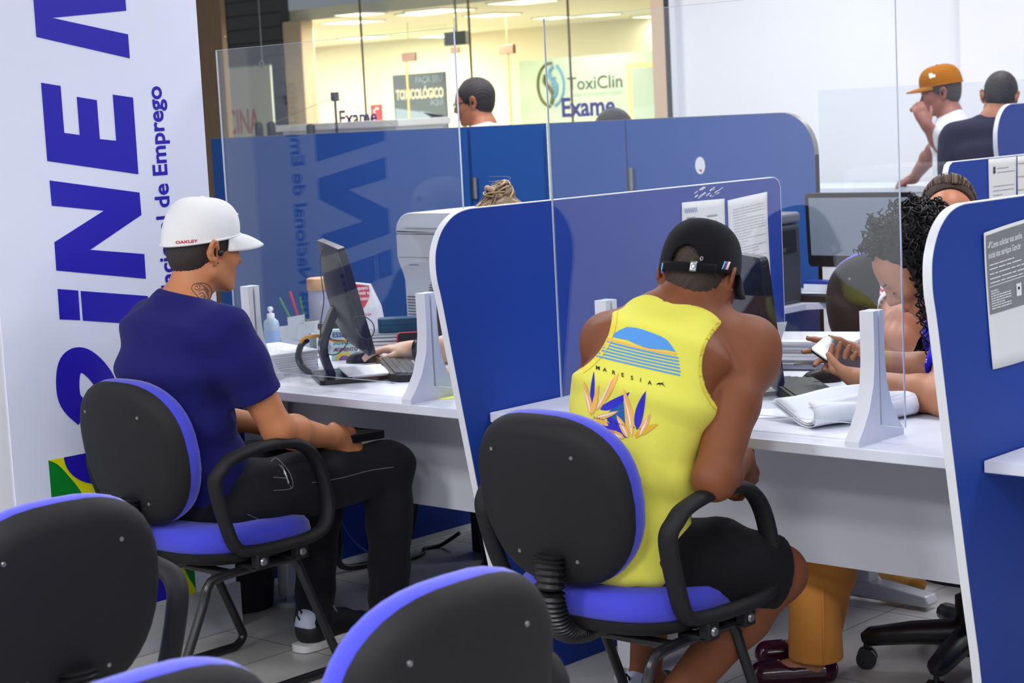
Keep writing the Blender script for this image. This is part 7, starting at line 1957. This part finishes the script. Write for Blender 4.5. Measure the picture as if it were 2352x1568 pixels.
# ---------------------------------------------------------------- people standing beyond the partition
def standing(label, H, heading, skin_mt, shirt_mt, trouser_mt, sh_w=.19, feet=None, arms=None, shirt_sleeve=.6, lean=(0, 0), jaw=1.0, lids=False, h=.006, nose=1.0, belly=.0):
    f = unit((heading[0], heading[1], 0)); r = np.array([f[1], -f[0], 0]); Z = np.array([0, 0, 1.0])
    nb = H(0, -.03, -.118) - Z * .005; bx_, by_ = nb[0] - lean[0], nb[1] - lean[1]
    c = lambda k, z: np.array([bx_ + lean[0] * k, by_ + lean[1] * k, z]); zt = nb[2]; hipz = zt * .60
    sec = [(c(0, hipz - .08), .165, .115 + belly * .5, r), (c(.1, hipz + .05), .155, .108 + belly, r), (c(.35, hipz + .2), .155, .112 + belly, r), (c(.75, zt - .16), sh_w * .93, .115, r), (c(.92, zt - .06), sh_w * .9, .09, r), (c(1, zt - .01), .10, .065, r)]
    S = Solid(); add_head(S, H, jaw=jaw, lids=lids, nose=nose); S.limb(H(0, -.02, -.05), nb, .056, .064, .03); S.loft(thin(sec, .014), .04)
    J = {}
    for sx, s_ in ((1, 'R'), (-1, 'L')):
        sh = c(.93, zt - .085) + r * sx * sh_w; J['sh' + s_] = sh
        if arms and s_ in arms: el, wr, hd = arms[s_]
        else: el = sh + r * sx * .03 - Z * .29 - f * .01; wr = el - Z * .25 + f * .06; hd = ((0, .3, -1), None, None)
        J['el' + s_], J['wr' + s_] = np.array(el, float), np.array(wr, float)
        add_arm(S, sh, el, wr, (.052, .043, .043, .027))
        d = hd[0] if hd[0] is not None and hd[1] is not None else unit(J['wr' + s_] - J['el' + s_]); pm = hd[1] if hd[1] is not None else -r * sx; tb = hd[2] if hd[2] is not None else f
        add_hand(S, J['wr' + s_], d, pm, tb, bend=[(.7, .9, .5)] * 4 if (arms and s_ in arms) else [(.3, .4, .3)] * 4)
        hp = c(0, hipz - .06) + r * sx * .09; kn = c(0, zt * .32) + r * sx * .09 + f * .02; an = np.array([kn[0], kn[1], .09]) - f * .03
        add_leg(S, hp, kn, an, (.085, .06, .056, .038)); S.limb(an, an + f * .14 + Z * -.05, .036, .028, .02); J['hp' + s_], J['kn' + s_], J['an' + s_] = hp, kn, an
    V, F = S.mesh(h); o = person(label, V, F, skin_mt)
    S = Solid(); S.loft(sec, .04, cap=.05)
    for sx, s_ in ((1, 'R'), (-1, 'L')):
        S.limb(sec[4][0], J['sh' + s_], .075, .066, .04); e_ = J['sh' + s_] + (J['el' + s_] - J['sh' + s_]) * shirt_sleeve; S.limb(J['sh' + s_], e_, .068, .066, .03)
    S.plane(H(0, -.03, -.112), H(0, .1, 1) - H(0, 0, 0), .004); S.plane(c(0, hipz - .10), -Z)
    V, F = S.mesh(h * 1.1, 1, folds(51, .006, [(.3, .5, .8), (.6, .1, .6)], [30, 42])); sh_o = fast_mesh('shirt', V, F, shirt_mt, o)
    S = Solid(); S.ell(c(0, hipz - .05), (.168, .13, .10), np.array([r, f, Z]), .02)
    for s_ in 'RL': add_leg(S, J['hp' + s_], J['kn' + s_], J['an' + s_], (.095, .072, .064, .054))
    V, F = S.mesh(.009); fast_mesh('trousers', V, F, trouser_mt, o)
    for s_ in 'RL':
        S = Solid(); S.limb(J['an' + s_] + (0, 0, -.05) - f * .04, J['an' + s_] + f * .16 + Z * -.055, .042, .034, .02); S.plane((0, 0, .003), (0, 0, -1)); V, F = S.mesh(.007); fast_mesh('shoe', V, F, M_BLK, o)
    return o, sh_o, J, f, r
M_DKT = cloth('dark_trousers', (28, 26, 30))
# man with glasses
g6 = CPOS + ray(1089, 234) * 9.7
H6 = pitch_frame((g6.x, g6.y, g6.z), (-.90, -.42, 0), math.radians(8), 0, 1.05)
m6, sh6, _, _, _ = standing('man with glasses and short dark hair standing beyond the partition', H6, (-.90, -.42, 0), skin('skin_olive', (172, 110, 78)), cloth('white_cotton', (228, 230, 234)), M_DKT)
M_H6 = mat('short_dark_hair', (40, 36, 38), .6, noise=.3, nscale=400, bump=.3, bscale=500)
short_hair(H6, m6, M_H6, None, off=.005, low=-.060); eye_parts(H6, m6); brow_parts(H6, m6, (30, 24, 22))
gl = None
g = G()
for sx in (-1, 1):
    g.tube([H6.V(sx * .031 + .022 * math.cos(a), .098 - .006 * abs(math.cos(a)), -.004 + .017 * math.sin(a)) for a in [k * .3927 for k in range(16)]], .0022, 6, closed=True)
    g.tube(smooth_path([H6.V(sx * .055, .095, .002), H6.V(sx * .070, .05, .003), H6.V(sx * .076, -.005, .004), H6.V(sx * .076, -.02, -.008)], 4), .0024, 6)
g.tube([H6.V(-.009, .099, .0), H6.V(.009, .099, .0)], .002, 6)
gl = g.build('glasses', M_BLK2, m6, smooth=60)
for sx in (-1, 1): G().prism([(sx * .031 + .021 * math.cos(k * .3927), -.004 + .016 * math.sin(k * .3927)) for k in range(16)], lambda u, v, d: H6.V(u, .097 - .006 * abs(u - sx * .031) / .022 + d, v), 0, .0015).build('lens', glass_mat('spectacle_lens', (245, 250, 248), .05), gl, smooth=0)
G().tube(smooth_path([Vector(H6(.072 * math.sin(a), -.024 - .062 * math.cos(a) * -1, -.115 + .02 * math.cos(a))) for a in [k * .3927 for k in range(16)]], 3, closed=True), .0016, 6, closed=True).build('neck_cord', M_BLK, m6)
# dark haired person, only the crown shows
g7 = CPOS + ray(1406, 300) * 9.0
H7 = pitch_frame((g7.x, g7.y, g7.z - .03), (-.9, .2, 0), math.radians(5), 0, 1.0)
m7, _, _, _, _ = standing('person whose black hair shows above the partition under the clinic sign', H7, (-.9, .2, 0), skin('skin_olive', (172, 110, 78)), cloth('grey_cotton', (110, 112, 118)), M_DKT, h=.008)
S = Solid(); S.ell(H7(0, -.016, .040), (.086, .108, .100), H7.ax()); S.ell(H7(0, -.06, -.03), (.08, .07, .09), H7.ax(), .03); S.plane(H7(0, .055, .06), H7(0, 1, -.3) - H7(0, 0, 0)); V, F = S.mesh(.006, 1, lambda V: .0006 * np.sin(V @ np.array([370., 340, 390]))); fast_mesh('hair', V, F, M_HAIRB, m7)
eye_parts(H7, m7)
# man in the tan cap
g8 = PY(2160, 213, 8.9); hd8 = unit((-.90, -.42, 0))
H8 = pitch_frame((g8.x, g8.y, g8.z), hd8, math.radians(10), 0, 1.03)
r8 = np.array([hd8[1], -hd8[0], 0])
el8 = PY(2163, 332, 8.78); wr8 = PY(2126, 284, 8.70); el8b = PY(2145, 345, 8.95); wr8b = PY(2098, 410, 9.15)
m8, sh8, J8, f8, _ = standing('man in a tan cap and white T-shirt, hand raised to his mouth', H8, hd8, skin('skin_ruddy', (156, 100, 86)), cloth('white_cotton', (228, 230, 234)), M_DKT, arms={'L': (el8, wr8, ((-.35, -.1, .9), (-.6, .5, .1), (.5, .6, .4))), 'R': (el8b, wr8b, ((-.9, .2, -.25), (0, 0, -1), (-.3, -.9, 0)))}, lean=(-.05, -.02), belly=.02)
eye_parts(H8, m8); brow_parts(H8, m8, (70, 60, 56)); short_hair(H8, m8, mat('grey_hair', (70, 66, 66), .6, noise=.3, nscale=300), None, off=.004)
M_TAN = cloth('tan_cap_cloth', (160, 100, 34))
cap8 = make_cap(H8, m8, M_TAN, rx=.088, ry=.108, top=.142, z0=(.030, .042), brim=.075, droop=.006)
bv8 = surface_of(cap8)
for a, b, c_, d_ in (((2133, 170), (2142, 168), (2144, 178), (2136, 181)), ((2143, 172), (2148, 170), (2149, 177), (2144, 178))): drop_print('cap_badge', [[a, b, c_, d_]], cam_ray, bv8, M_PWH, cap8, .0034)
bs8 = surface_of(sh8)
drop_print('shirt_print', stroke_polys([(2128, 318), (2137, 312), (2141, 322), (2138, 336), (2122, 343)], 2.2), cam_ray, bs8, mat('print_amber', (232, 186, 96), .8), sh8)
# man in the dark shirt
g9 = PY(2298, 222, 8.35); hd9 = unit((-.35, .94, 0)); H9 = pitch_frame((g9.x, g9.y, g9.z), hd9, math.radians(22), math.radians(6), 1.0)
m9, _, _, _, _ = standing('man in a dark navy shirt seen from behind at the upper right', H9, hd9, skin('skin_olive', (172, 110, 78)), cloth('dark_navy_cotton', (38, 36, 60)), M_DKT, sh_w=.205, lean=(-.03, .10))
short_hair(H9, m9, M_H6, None, off=.006, low=-.062); eye_parts(H9, m9)
